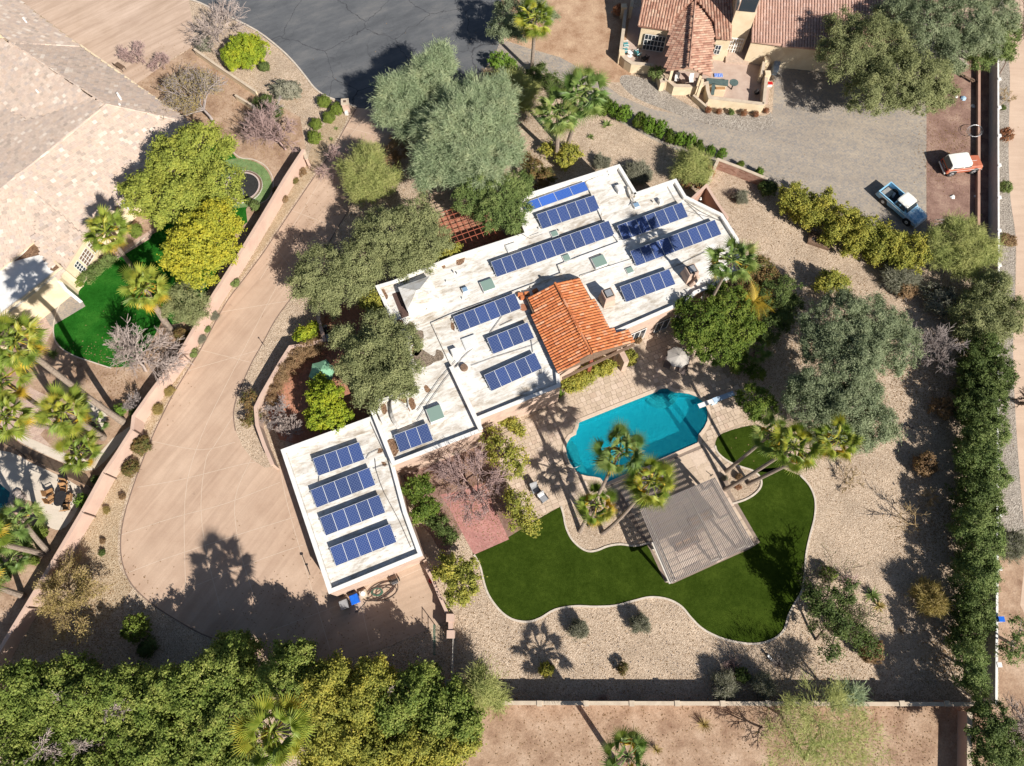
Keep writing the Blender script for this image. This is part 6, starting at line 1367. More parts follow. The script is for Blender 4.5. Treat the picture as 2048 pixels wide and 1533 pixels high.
me = MB().box((0, 0, 0), (.24, .055, .1)); mesh_ = bpy.data.meshes.new('slat'); mesh_.from_pydata(me.v, [], me.f); mesh_.materials.append(M['wood_dark'])
for m in ms: o = bpy.data.objects.new('slat', mesh_); C.objects.link(o); o.parent = t; o.matrix_basis = m
mb = MB(); strip(mb, [v*1.2 for v in ring], -.05, .03, 0, .05, True); mb.build('outer_ring', 'white', t, False)
c = P(243, 138); t = thing('garden_bench', 'small slatted dark bench by the neighbour roof corner and driveway', 'bench', tuple(c), R(-35))
for i in range(5): MB().box((0, -.2+i*.11, .43), (1.2, .08, .03)).build('slat', 'wood_dark', t, False)
MB().box((0, -.3, .62), (1.2, .04, .36)).build('backrest', 'wood_dark', t, False)
for x in (-.5, .5):
    for y in (-.22, .22): MB().bar((x, y, 0), (x, y, .42), .05, .05, Vector((0, 1, 0))).build('leg', 'dark', t, False)
# neighbour patio set
table('round_patio_table', 'round dark mesh patio table on the cream patio, nearer the corner', 121, 993, .5, .72, 'dark'); table('oval_patio_table', 'second round dark table overlapping the patio table', 117, 1003, .42, .66, 'dark')
pg = 'tan cushioned chairs round the dark patio table'
for lb, px, py, rz in (('tan cushioned patio chair above the dark patio table', 126, 977, 185), ('tan patio chair tipped against the fence side of the table', 125, 968, 170), ('tan cushioned patio chair right of the dark patio table', 137, 996, 95), ('tan cushioned patio chair at the lower right of the dark table', 131, 1015, 10), ('brown high backed patio chair left of the dark table', 98, 985, -60), ('brown high backed patio chair, lower of the left pair', 101, 999, -50)):
    chair(lb, px, py, R(rz), 'tan_cushion', 'dark', pg, .62, .2)
c = P(26, 1008, .4)
for i, (px, py, r_) in enumerate(((36,990,.5),(28,1000,.45),(46,996,.4),(20,1012,.4),(40,1007,.35),(1395,1330,.12),(1437,1340,.1),(1380,1395,.12))):
    c = P(px, py); t = thing('boulder', ('large brown rock by the neighbour pool edge','pale rock left of the largest pool rock','brown rock right of the pool edge group','low grey rock touching the dark pool','small rock under the patio palms','small stone in gravel near the south wall pillars','dark small stone beside the dry shrub','small stone in the long wall shadow')[i], 'rock', tuple(c)); rg = np.random.default_rng(i); mb = MB(); pts = []
    for a in range(3):
        for b in range(7): th = b*.9; ra = r_*(1, .95, .5)[a]*rg.uniform(.75, 1.1); pts.append((ra*math.cos(th), ra*math.sin(th), (0, .45, .8)[a]*r_))
    mb.add(pts+[(0, 0, r_*.85)], [(a*7+b, a*7+(b+1) % 7, a*7+7+(b+1) % 7, a*7+7+b) for a in range(2) for b in range(7)]+[(14+b, 14+(b+1) % 7, 21) for b in range(7)]); mb.build('rock', 'stone', t, False)
# wall top lamp, junk on the mulch, blue box on the wall
c = P(2000, 1239, 1.6); t = thing('blue_box', 'small bright blue box sitting on the pale side wall', 'box', tuple(c)); MB().box((0, 0, .1), (.45, .4, .2)).build('body', 'bluebin', t, False); MB().box((0, 0, .215), (.47, .42, .03)).build('lid', 'bluebin', t, False)
junk = [('crumpled white bag on the mulch strip below the copper car', 1905, 394, .3, 'white', 'bag'), ('pale paper scrap in the wall shadow below the car', 1951, 393, .2, 'white', 'litter'), ('pale blue tarp scrap on the mulch under the tree edge', 1926, 198, .4, simple('tarp_blue', (.35, .5, .65)), 'tarp'), ('white bag beside the blue tarp scrap', 1912, 194, .25, 'white', 'bag'), ('folded pale sheet in the wall shadow near the top', 1946, 213, .3, 'steel', 'sheet')]
for lb, px, py, r_, mt, ct in junk:
    c = P(px, py); t = thing('litter_bag', lb, ct, tuple(c)); rg = np.random.default_rng(int(px)); mb = MB(); pts = []
    for a in range(3):
        for b in range(6): ra = r_*(1, .8, .4)[a]*rg.uniform(.6, 1.1); pts.append((ra*math.cos(b*1.05), ra*math.sin(b*1.05), (0, .3, .5)[a]*r_))
    mb.add(pts, [(a*6+b, a*6+(b+1) % 6, a*6+6+(b+1) % 6, a*6+6+b) for a in range(2) for b in range(6)]+[(12, 13, 14, 15, 16, 17)]); mb.build('crumple', mt, t, False)
for i, (px, py, ang) in enumerate(((1896,438,5),(1893,444,12),(1900,441,-4),(1925,125,-60),(1918,150,-50),(1935,160,-45),(1950,166,-40))):
    c = P(px, py, .06); t = thing('timber_plank', ('thin pale plank at the top of the loose trio below the car','thin plank at the bottom of the loose trio below the car','middle plank of the loose trio below the car','weathered board leaning at the top of the retaining wall pile','short weathered board under the grey tree edge','dark leaning board against the retaining wall','end board lying over the retaining wall')[i], 'plank', (c.x, c.y, .03 if i < 3 else .25), R(ang)); MB().box((0, 0, 0), (2.6 if i < 3 else 1.3, .09 if i < 3 else .3, .05)).build('board', 'wood_dark' if i > 3 else 'bark_pale', t, False); MB().box((.3, 0, .04), (.05, .1 if i < 3 else .34, .03)).build('batten', 'bark', t, False)
t = thing('wire_coil', 'loose pale wire loops lying over the low retaining wall', 'wire', tuple(P(1948, 265))); MB().tube([P(1950+math.cos(i*.5)*(14+3*math.sin(i*.3)), 262+math.sin(i*.5)*12, .55+.03*math.sin(i)) for i in range(36)], .02, 4).build('loops', 'steel', t)
t = thing('garden_light', 'tiny dark garden spotlight in the gravel near the right shrubs', 'garden light', tuple(P(1819, 855))); MB().cyl((0, 0), .05, 0, .25, 8).build('stake', 'dark', t, False); MB().cyl((0, 0), .16, .22, .32, 10, .2).build('head', 'dark', t, False)
t = thing('marker_pole', 'thin dark pole with long shadow beside the island gravel', 'pole', tuple(P(530, 693))); MB().cyl((0, 0), .025, 0, .9, 6).build('shaft', 'dark', t, False); MB().cyl((0, 0), .06, .86, .95, 8).build('head', 'dark', t, False)
t = thing('pergola_hook', 'small black rake lying on the patio slab right of the pool', 'rake', tuple(P(1420, 948))); MB().bar(P(1412,942,.05), P(1424,952,.05), .05).build('handle', 'dark', t); MB().bar(P(1420,953,.05), P(1426,949,.05), .05).build('rake_head', 'dark', t)
t = thing('valve_cover', 'small grey pipe stub near the dry shrub in the gravel', 'pipe', tuple(P(1541, 1312))); MB().bar(P(1534,1309,.3), P(1545,1323,.05), .16, .16).build('tube', 'steel', t); MB().bar(P(1533,1308,.31), P(1535,1310,.27), .2, .2).build('collar', 'dark', t)
# ================================================================ PALMS
PA = [
 ('tall fan palm leaning over the right corner of the house roof', (1402,638), (1465,520), dict(n=30, mat='palm_g', r=.14)),
 ('fan palm with dark crown hanging over the near end of the pool', (1160,1064), (1240,903), dict(n=30, mat='palm_g', z=10, via=(1192,1000,.35), r=.16)),
 ('fan palm whose curved trunk leans across the slatted pergola shadow', (1205,1067), (1302,962), dict(n=30, z=9, via=(1243,1042,.3), r=.16, yellow=4)),
 ('short fan palm with yellowing fronds in the gravel bed by the lawn', (1180,1052), (1194,1010), dict(n=26, z=4.2, r=.18, yellow=7, rad=.9)),
 ('thin trunked palm of the right trio, crown nearest the pool deck', (1453,943), (1543,868), dict(n=20, z=9.5, rad=.8, mat='palm_g', r=.15, yellow=1)),
 ('middle palm of the right trio with the broadest crown', (1450,980), (1588,893), dict(n=32, z=10, rad=1.0, r=.16, via=(1515,943,.4), yellow=2)),
 ('outer palm of the right trio with orange dying fronds', (1497,968), (1676,880), dict(n=28, z=10.5, rad=.85, r=.16, via=(1545,945,.35), yellow=4)),
 ('left palm of the pair above the house roof among bushes', (1113,318), (1117,222), dict(n=38, mat='palm_g', r=.24, rad=1.12, yellow=0)),
 ('right palm of the pair above the house roof next to the hedge', (1131,303), (1169,184), dict(n=38, mat='palm_g', r=.22, rad=1.2, yellow=0)),
 ('palm with rough trunk beside the asphalt corner and grey tree', (1063,146), (1071,34), dict(n=28, r=.2, rad=1.0, yellow=0)),
 ('fan palm with yellow hanging fronds over the neighbour lawn', (345,665), (289,577), dict(n=36, z=6.5, r=.3, rad=1.0, yellow=6, via=(325,640,.4))),
 ('fan palm in front of the neighbour house windows', (275,550), (212,462), dict(n=36, z=8, r=.2, rad=1.0, yellow=5)),
 ('tallest palm with long curved trunk over the neighbour terrace', (247,845), (30,682), dict(n=38, z=15, r=.26, rad=1.05, via=(165,790,.3), yellow=4)),
 ('palm at the left edge above the paver terrace, below the tallest one', (170,868), (8,832), dict(n=30, z=11, r=.2, rad=1.0, via=(80,855,.5), yellow=3)),
 ('full crowned palm beside the cream step of the terrace', (207,876), (128,822), dict(n=38, z=7, r=.26, rad=1.02, yellow=4)),
 ('low palm touching the mesh fence at the cream patio edge', (178,915), (158,903), dict(n=28, z=2.6, r=.28, rad=.95, yellow=3)),
 ('partly hidden palm between the tallest palm and the terrace palm', (130,850), (3,758), dict(n=28, z=11, r=.2, rad=.95, yellow=3)),
 ('small palm beside the dark neighbour pool', (95,1102), (42,1036), dict(n=24, z=5.5, r=.22, rad=.85, yellow=1, mat='palm_g', via=(70,1078,.4))),
 ('bushy low palm just below the pool side palm', (30,1100), (15,1074), dict(n=24, z=2.5, r=.2, rad=.8, yellow=0, mat='palm_g')),
 ('low green palm near the left edge above the bare dirt', (35,1128), (28,1112), dict(n=22, z=1.4, r=.15, rad=.75, yellow=0, mat='palm_g')),
 ('palm beyond the left edge with trunk crossing the dirt garden', (86,1108), (-42,1078), dict(n=24, z=8, r=.22)),
 ('lowest palm at the left edge with trunk near the boundary wall', (46,1192), (-50,1160), dict(n=24, z=7.5, r=.22)),
 ('large palm rising out of the tall bottom hedge', (600,1425), (548,1463), dict(n=34, z=11.5, r=.22, rad=1.15, yellow=2)),
 ('palm crown at the bottom edge beside dry grass in the dirt lot', (1235,1530), (1255,1512), dict(n=22, z=7, r=.2, rad=.95, mat='palm_g', yellow=2)),
]
for lb, b, c, kw_ in PA: palm(lb, b, c, **kw_)
palm('small bright fan palm at the shady edge of the citrus trees', (1512,712), (1512,698), z=1.8, rad=.75, n=22, mat='palm_g', yellow=0)
palm('young fan palm seen under the terrace palm by the cream step', (190,852), (192,846), z=1.2, rad=.5, n=14, mat='palm_g', yellow=0)
feather_palm('feather_palm', 'orange yellow feather palm above the round citrus by the house corner', 1508, 605, 40, 4.2, seed=4)
# ================================================================ TREES
T_ = tree
T_('olive_tree', 'olive', 'grey green olive tree between the driveway and courtyard wall', 'tree', [(640,545,60,5.2),(690,572,45,4.8),(612,565,32,4),(715,525,48,5.2),(655,598,34,4),(725,575,30,4)], (665,600))
T_('olive_tree', 'olive', 'broad olive tree between the red trellis and the driveway', 'tree', [(775,470,62,5.8),(830,440,50,5.8),(860,480,48,5.2),(738,498,45,5),(800,520,45,4.6),(835,515,35,4.6)], (800,520))
T_('small_tree', 'hedge_y', 'small yellow green tree between the trellis and the house roof', 'tree', [(892,500,26,3.6),(868,520,22,3.4)], (880,520))
T_('olive_tree', 'olive', 'large olive tree overhanging the left end of the white roof', 'tree', [(745,705,58,6),(790,735,52,6),(712,742,38,5.2),(760,658,42,5.6),(800,690,40,5.8),(738,780,42,5),(690,672,28,5),(800,770,32,5.2)], (740,745))
T_('palo_verde_tree', 'verde', 'blue green palo verde tree beside the street end of the driveway', 'tree', [(800,195,52,6),(862,150,48,7),(832,232,46,5),(900,205,42,6.4),(780,235,28,4.6),(880,120,36,6.8),(815,165,30,6)], (860,240))
T_('palo_verde_tree', 'verde', 'largest feathery palo verde tree above the house roof', 'tree', [(925,262,82,7.2),(985,235,58,6.6),(885,312,52,6),(960,330,60,6.4),(1005,290,45,6),(950,195,45,6.6),(995,180,35,6),(860,350,32,4.6)], (940,330), ds=1.0)
T_('mesquite_tree', 'mid', 'dark green mesquite overhanging the roof beside the bright blue panels', 'tree', [(1000,395,48,5.6),(1025,425,38,5.2),(960,375,42,5.4),(985,430,34,5),(930,400,34,5),(1030,370,34,5.4)], (965,410))
T_('palo_verde_tree', 'verde_y', 'small yellow green desert tree in the driveway bed', 'tree', [(730,342,48,3.8),(768,365,34,3.2),(720,382,30,3),(745,310,30,3)], (735,360), ds=1.25)
bare_tree('bare_shrub', 'leafless reddish shrub between the desert tree and driveway', (680,335), (672,325), 42, 'bark_pink', 3, 9, .04, 2.6, seed=12, cat='shrub')
T_('ash_tree', 'ash', 'big olive green ash tree in front of the shingle roof', 'tree', [(360,335,60,8.5),(302,392,55,8),(402,300,58,8.5),(440,372,52,8),(355,405,58,8.5),(272,378,30,7),(330,295,25,7)], (392,400))
T_('ash_tree', 'ash_y', 'golden yellow ash tree between the neighbour lawn and driveway wall', 'tree', [(400,480,62,8.2),(442,500,42,7.4),(368,520,42,7.4),(425,440,46,8),(400,540,36,6.6),(455,455,30,7)], (415,520))
T_('mesquite_tree', 'mesq', 'fine leaved olive tree at the wall below the golden ash', 'tree', [(372,595,42,4.6),(392,620,30,4),(350,620,24,3.6)], (375,620))
bare_tree('budding_tree', 'nearly leafless tree with tiny yellow buds over the neighbour front garden', (428,245), (375,182), 92, 'bark_grey', 4, 9, .2, 5.5, leafk='gold', leafn=9000, maxseg=7000, seed=21)
bare_tree('bare_tree', 'grey leafless tree beside the round yellow shrub and street', (440,85), (432,45), 62, 'bark_pale', 4, 9, .1, 4.6, maxseg=5000, seed=22)
bare_tree('bare_shrub', 'reddish leafless shrub above the garden bench', (268,128), (262,108), 34, 'bark_pink', 3, 12, .03, 2.4, seed=23, cat='shrub', maxseg=3500)
bare_tree('bare_shrub', 'faint reddish twigs along the cream wall by the budding tree', (325,125), (325,118), 26, 'bark_pink', 3, 9, .02, 1.8, seed=24, cat='shrub')
T_('yellow_shrub', 'citrus_y', 'dense bright yellow green shrub standing alone at the asphalt edge', 'shrub', [(488,103,38,2.4,.8),(510,98,28,2.2,.8),(470,115,26,2.1,.8)], (492,112), ds=1.3)
bare_tree('bare_tree', 'pinkish leafless tree behind the trampoline lawn', (572,300), (535,258), 66, 'bark_pink', 4, 10, .13, 3.8, maxseg=7500, seed=25)
bare_tree('bare_tree', 'tangled grey leafless shrub beside the front garden wall', (535,222), (530,235), 45, 'bark_grey', 3, 10, .06, 2.2, maxseg=4500, seed=26)
T_('green_shrub', 'dark', 'dark green shrub against the cream wall below the mounded grey shrub', 'shrub', [(528,210,22,1.5),(550,220,18,1.4)], (535,212))
bare_tree('bare_tree', 'large white branched leafless tree on the neighbour lawn', (292,742), (262,700), 78, 'bark_pale', 5, 9, .17, 6, seed=27, spread=.8, maxseg=9000)
bare_tree('bare_shrub', 'grey leafless shrub under the wall by the bare white tree', (275,812), (270,805), 24, 'bark_grey', 3, 9, .03, 1.8, seed=28, cat='shrub')
bare_tree('bare_tree', 'pinkish leafless tree spreading over the red brick patio', (958,1000), (950,962), 118, 'bark_pink', 5, 10, .13, 4.6, maxseg=8500, seed=29, up=.45)
T_('mesquite_tree', 'olive', 'broad olive green mesquite in front of the clay tile roof', 'tree', [(1690,120,55,6.5),(1752,85,62,7.5),(1800,150,66,7),(1852,160,55,6.5),(1742,190,52,5.8),(1692,60,42,6.5),(1840,200,40,5.5),(1880,190,35,5.2)], (1770,170))
T_('eucalyptus_tree', 'olive_grey', 'silver grey tree in the top right corner by the tiled roof', 'tree', [(1850,50,66,7.5),(1920,42,66,7.5),(1962,75,46,7),(1800,28,46,7),(2000,28,42,7),(1900,110,42,6.5)], (1925,110))
T_('green_tree', 'mid', 'rich green tree straddling the pale side wall at the top right', 'tree', [(1992,88,36,5.4),(1962,118,28,5),(2012,60,28,5.4),(2015,105,18,4.6)], (1990,125))
hx = [((1590,398,30,2.6),(1608,412,24,2.6)), ((1640,412,32,2.9),(1622,430,22,2.5)), ((1686,440,34,3),(1670,460,22,2.6)), ((1728,462,34,3),(1712,480,24,2.6)), ((1776,482,34,3),(1760,500,24,2.6)), ((1822,500,34,3),(1800,512,24,2.6))]
for i, l in enumerate(hx): T_('hedge_shrub', 'hedge_y', ('first','second','third','fourth','fifth','sixth')[i]+' shrub from the left in the yellow green hedge below the pickup truck', 'hedge', list(l), group='yellow green hedge shrubs below the pickup', flat=.9)
T_('desert_tree', 'verde_y', 'feathery bright green shrub tree between the hedge end and pale wall', 'tree', [(1912,478,48,3.6),(1955,500,36,3.4),(1880,505,34,3),(1925,520,36,3)], (1915,500), ds=1.6)
HR = [((1978,590,44,5.2),(1990,560,26,4.6)), ((1950,640,42,5),(1975,660,30,4.6)), ((2005,645,34,5),(2025,625,30,4.6)), ((1965,705,42,5),(1950,735,30,4.4)), ((1985,752,40,4.8),(1955,775,34,4.4)), ((1962,815,42,4.8),(1985,790,28,4.4)), ((1975,865,42,4.8),(1950,890,30,4.2)), ((1962,925,42,4.8),(1985,950,30,4.2)), ((1955,985,40,4.6),(1978,1005,28,4.2)), ((1950,1045,42,4.8),(1980,1065,28,4.2)), ((1962,1100,38,4.6),(1940,1125,26,4)), ((1955,1160,38,4.6),(1975,1145,24,4)), ((1948,1215,36,4.4),(1965,1235,24,4)), ((1945,1265,28,3.6),(1925,1280,22,3))]
HL = ['olive topped bush at the upper end of the tall right side hedge','yellowish bush below the topmost of the right side hedge','bush leaning out over the side path from the upper right hedge','dark bush beside the purple grey bare tree in the right hedge','dark bush below the one beside the purple grey bare tree','hedge bush opposite the leaning trunk shadow on the side path','hedge bush just below the leaning trunk over the side path','hedge bush level with the right palm trio','hedge bush above the twiggy yellow shrub','tallest mid hedge bush beside the twiggy yellow shrub','hedge bush level with the square white wall post','hedge bush beside the round golden shrub','dark hedge bush below the round golden shrub','small dark bush ending the long right side hedge']
HR = [tuple((a, b, c, z*.72) for a, b, c, z in l) for l in HR]
for i, l in enumerate(HR): T_('hedge_tree', ('mesq','mesq','mesq','dark','dark','dark','mid','mid','dark','mid','mid','mid','dark','dark')[i], HL[i], 'hedge', list(l), group='tall bushes of the right side hedge', flat=1.0)
T_('pine_like_shrub', 'mid', 'light green bushy tree alone in the corner of the two garden walls', 'tree', [(1945,1318,32,3.8),(1940,1350,32,3.4),(1955,1375,24,3)], (1945,1345), flat=1.0)
T_('olive_tree', 'olive_grey', 'upper crown of the huge silver olive grove right of the palms', 'tree', [(1675,645,68,6.8),(1745,650,56,6.8),(1790,695,54,6.6),(1710,715,66,7.2),(1640,690,44,6),(1800,650,25,5.5),(1700,680,60,6.8)], (1700,690), ds=1.35)
T_('olive_tree', 'olive_grey', 'lower crown of the huge silver olive grove right of the palms', 'tree', [(1635,768,52,6),(1612,812,44,5.2),(1695,812,58,6.4),(1748,845,48,5.4),(1640,850,40,5),(1715,880,36,4.6),(1600,770,26,5),(1700,765,58,6.6),(1655,800,50,6)], (1680,830), ds=1.35)
T_('citrus_tree', 'citrus', 'broad glossy citrus tree between the house and the grey parasol', 'tree', [(1408,642,58,4.6),(1462,612,50,4.6),(1442,690,46,4),(1380,668,30,3.8),(1490,655,36,4),(1405,690,30,3.6)], (1440,660))
T_('ficus_tree', 'dark', 'dark round ficus behind the feather palm', 'tree', [(1548,590,48,4.8),(1562,630,32,4),(1540,655,28,3.4)], (1550,620), flat=.9)
T_('brown_tipped_tree', 'red', 'green tree with coppery brown top right of the roof corner palm', 'tree', [(1515,540,36,5),(1540,560,26,4.8),(1490,560,26,4.6)], (1520,560))
T_('citrus_tree', 'citrus', 'round clipped citrus tree beside the diving board', 'tree', [(1515,806,40,3,.8)], (1517,815), ds=1.3)
T_('shrub', 'citrus', 'low round green shrub right of the diving board citrus', 'shrub', [(1480,728,22,1.4),(1512,745,18,1.2)], (1495,738))
T_('citrus_shrub', 'hedge_y', 'yellow green rounded shrub alone in the gravel right of the house', 'shrub', [(1660,562,26,2),(1680,570,20,1.7),(1648,572,16,1.4)], (1668,574), flat=.8)
shrub('grey_shrub', 'grey', 'spiky tan grey shrub right of the yellow green rounded shrub', 1800, 552, 40, 1.6)
shrub('sage_shrub', 'sage', 'silvery sage shrub in shade beside the upper right hedge', 1880, 600, 36, 1.5)
shrub('brown_shrub', 'brown', 'brownish low shrub in the shade left of the sage shrub', 1812, 580, 26, 1.2)
bare_tree('bare_tree', 'purple grey leafless tree between the olive grove and right hedge', (1885,735), (1870,700), 62, 'bark_grey', 4, 10, .1, 3.8, seed=31, maxseg=7000)
T_('citrus_tree', 'citrus_y', 'round citrus tree full of yellow leaves in the brick courtyard', 'tree', [(652,800,38,3.6),(668,834,36,3.4),(636,838,28,3),(640,770,20,3)], (655,820), ds=1.2, flat=.85)
T_('citrus_tree', 'hedge_y', 'slim yellow green tree touching the left end of the white roof', 'tree', [(748,605,24,3.8),(752,628,20,3.6),(742,582,14,3.4)], (745,620))
T_('shrub', 'citrus_y', 'bright yellow green shrub at the bend of the courtyard wall', 'shrub', [(612,668,20,1.8),(628,658,14,1.6),(600,672,12,1.3)], (614,675))
T_('shrub', 'red', 'dark green and red leaved shrub on the driveway island edge', 'shrub', [(497,800,18,1.5),(505,830,16,1.3),(492,845,12,1.1)], (500,822), ds=.7)
T_('hedge', 'brown', 'long brownish hedge inside the curved courtyard wall', 'hedge', [(628,692,20,1.7),(608,702,18,1.7),(590,716,18,1.7),(576,736,17,1.6),(562,756,16,1.5),(550,778,15,1.4),(543,800,12,1.2)], None, trunk=False)
bare_tree('bare_shrub', 'grey leafless shrub inside the lower courtyard wall', (545,838), (548,828), 38, 'bark_grey', 3, 12, .04, 2.0, seed=33, maxseg=3800, cat='shrub')
bare_tree('bare_shrub', 'pale leafless shrub above the garage roof corner', (572,862), (575,858), 36, 'bark_pale', 3, 12, .04, 1.8, seed=34, maxseg=3500, cat='shrub')
T_('citrus_tree', 'citrus', 'dark green shrub tree against the garage east wall', 'tree', [(835,978,30,3,.9),(850,1012,28,2.8,.9),(835,1030,16,2)], (842,1000))
T_('lemon_tree', 'hedge_y', 'yellow leaved small tree between the lawn tip and service wall', 'tree', [(905,1138,30,3.2),(928,1165,30,3.2),(915,1192,22,2.6),(940,1132,16,2.8),(880,1145,14,2.6)], (915,1160))
T_('sparse_tree', 'hedge_y', 'airy yellow green tree between the house corner and deck', 'tree', [(1005,905,32,3.6),(1035,915,26,3.2),(985,880,24,3.2),(1020,940,22,2.8)], (1005,915), ds=.45)
T_('sparse_tree', 'hedge_y', 'airy yellow tree between the red brick patio and lawn corner', 'tree', [(1035,1005,28,3),(1050,1035,24,2.6),(1062,1058,16,2.2),(1028,1040,20,2.2)], (1040,1025), ds=.5)
T_('shrub', 'dark', 'dark shrub at the left end of the red brick patio', 'shrub', [(880,1052,20,1.6),(898,1072,16,1.4),(865,1045,14,1.4)], (885,1062))
T_('shrub', 'hedge_y', 'pale green flowering shrub between porch corner and the roof edge', 'shrub', [(1018,848,14,1.2),(1032,858,12,1),(1005,840,12,1),(1040,866,8,.8)], (1020,852))
T_('grey_hedge', 'sage', 'short grey hedge under the rear wall of the flat roof', 'hedge', [(872,912,10,1),(890,905,10,1),(908,898,10,1),(925,890,10,1)], None, trunk=False)
bare_tree('bare_bush', 'large golden brown twiggy bush beside the wide driveway', (140,1208), (138,1185), 86, 'bark_gold', 4, 14, .06, 3.6, leafk='gold', leafn=12000, maxseg=9000, seed=35, cat='shrub', spread=.55)
shrub('round_shrub', 'clip', 'round clipped green shrub on the gravel with a dark round shadow', 272, 1257, 27, 1.7)
shrub('dark_shrub', 'dark', 'dark shrub in the hedge shade below the round clipped shrub', 295, 1294, 22, 1.0)
# the tall hedge along the bottom
BH = [((30,1385,48,6),(60,1360,40,6),(10,1430,38,5.5)), ((105,1380,48,6.5),(130,1350,38,6),(95,1425,42,6)), ((165,1400,48,6.5),(190,1440,42,6),(150,1455,38,5.6)), ((230,1385,46,6.5),(255,1360,34,6),(240,1430,40,6)), ((300,1395,46,6.5),(335,1370,38,6.4),(300,1440,42,6)), ((380,1375,48,7),(420,1345,40,6.8),(395,1420,42,6.6)), ((445,1320,42,7),(470,1290,32,6.6),(455,1365,42,7)), ((460,1430,46,7),(420,1475,42,6.4),(500,1400,32,6.6)), ((340,1490,46,6),(290,1505,42,6),(250,1480,34,5.6)), ((560,1340,46,7),(590,1315,32,6.6),(590,1370,42,6.8)), ((640,1385,48,7),(670,1355,38,6.6),(650,1430,42,6.6)), ((720,1400,46,7),(750,1360,38,6.8),(740,1345,28,6.6)), ((790,1420,46,6.8),(830,1390,42,6.8),(850,1360,34,6.4)), ((880,1430,46,6.4),(915,1400,36,6),(930,1450,36,6)), ((700,1480,46,6.4),(760,1500,42,6.2),(650,1495,42,6)), ((840,1490,46,6.2),(890,1505,38,6),(930,1490,28,5.6)), ((30,1480,40,5),(85,1490,34,5),(140,1500,32,5)), ((40,1535,48,5.5),(120,1545,50,5.5),(200,1540,48,5.5)), ((280,1545,50,5.5),(360,1550,50,5.5),(430,1535,48,5.5),(490,1520,40,5.5)), ((640,1548,46,5.5),(720,1552,50,5.5),(800,1548,50,5.5),(880,1550,44,5.5))]
BL = ['bush at the left edge of the frame in the tall bottom hedge','second bush from the left edge in the tall bottom hedge','hedge bush with bare grey twigs near the left end','hedge bush below the dark shrub on the gravel','hedge bush just left of the hedge high point','hedge bush behind the high point of the bottom hedge','highest hedge bush reaching the driveway edge','hedge bush left of the palm in the bottom hedge','lower row hedge bush left of the palm','hedge bush right above the palm in the bottom hedge','yellowish hedge bush right of the palm','hedge bush left of the bare pale twigs','hedge bush right of the bare pale twigs','last full hedge bush before the south wall','lower row yellowish bush under the bare pale twigs','lower row bush at the right end of the bottom hedge','lower row bush at the bottom left corner','bushes cut by the bottom edge near the left corner','bushes cut by the bottom edge left of the hedge palm','bushes cut by the bottom edge right of the hedge palm']
BH = [tuple((a, b, c, z*.74) for a, b, c, z in l) for l in BH]
for i, l in enumerate(BH): T_('hedge_tree', ('hedge','hedge','hedge','hedge','hedge','hedge','hedge','hedge','hedge','hedge','hedge_y','hedge_y','hedge','hedge','hedge_y','hedge_y','hedge','hedge','hedge','hedge_y')[i], BL[i], 'hedge', list(l), group='tall bushes of the bottom hedge', flat=1.0, ds=1.0)
for i, (px, py, r_) in enumerate(((165,1400,20),(125,1495,18),(255,1410,14),(782,1395,14),(180,1480,14))): bare_tree('dead_twigs', ('bare grey twigs poking out of the bottom hedge near its left end','bare twigs at the lower edge of the bottom hedge','few pale twigs left of the hedge high point','pale feathery dead twig standing in the right half of the bottom hedge','bare twigs below the left end hedge twigs')[i], (px+3,py-10), (px,py), r_, 'bark_pale', 3, 8, .05, 5.6, trunk_h=.75, seed=60+i, cat='shrub', maxseg=1200)
T_('desert_shrub', 'verde_y', 'feathery yellow green shrub over the left end of the south wall', 'shrub', [(962,1378,34,3),(985,1392,22,2.6),(945,1400,22,2.4),(950,1352,16,2.6)], (960,1385), ds=1.5)
T_('palo_verde_tree', 'verde_s', 'open branched palo verde spreading over the south wall and dirt lot', 'tree', [(1640,1438,78,4.6,.5),(1710,1478,62,4,.5),(1580,1490,62,3.6,.5),(1660,1500,62,3.8,.5),(1600,1420,34,3.8,.5)], (1612,1520), ds=.5, r0=.12)
T_('shrub_tree', 'verde', 'blue green sprig tree rising behind the south wall', 'shrub', [(1700,1388,22,3.4),(1670,1402,18,3)], (1695,1410), ds=.8)
T_('ficus_tree', 'dark', 'dark green tree beyond the corner where both walls meet', 'tree', [(1985,1438,40,5),(1975,1480,40,5),(1990,1520,44,5),(2020,1500,34,4.6),(1965,1410,18,4)], (1985,1480))
bare_tree('bare_tree', 'grey leafless tree in the bottom right corner', (2030,1470), (2028,1448), 36, 'bark_pale', 4, 8, .08, 5.5, seed=36, trunk_h=.4)
T_('bright_shrub', 'mid', 'bright green bush at the lower right corner edge', 'shrub', [(2025,1525,36,3),(2050,1500,20,3)], (2030,1525))
shrub('grey_shrub', 'grey', 'round grey green shrub outside the pale wall', 2018, 1092, 34, 1.6)
T_('sparse_tree', 'mid_s', 'open grey green tree outside the pale wall near the blue box', 'tree', [(2028,1290,28,3.6),(2040,1255,20,3.6),(2015,1310,20,3)], (2025,1290), ds=1.4)
bare_tree('leaning_tree', 'dark leaning trunk crossing the side path', (2040,808), (2068,806), 24, 'bark', 3, 6, .2, 4, seed=37)
bare_tree('bare_tree', 'curving bare branches over the side path at the top right corner', (1998,150), (2045,40), 40, 'bark', 3, 6, .07, 5, seed=38)
bare_tree('gold_twig_shrub', 'golden twiggy shrub in the verge beside a white wall post', (2003,208), (2020,192), 22, 'bark_gold', 3, 7, .03, 1.5, seed=39, cat='shrub', maxseg=700)
bare_tree('acacia_tree', 'crooked open tree with dark leaf clusters beside the lawn kerb', (1632,1280), (1678,1215), 70, 'bark', 4, 8, .11, 4.8, leafk='dark', leafn=6500, maxseg=3200, seed=40, spread=.85)
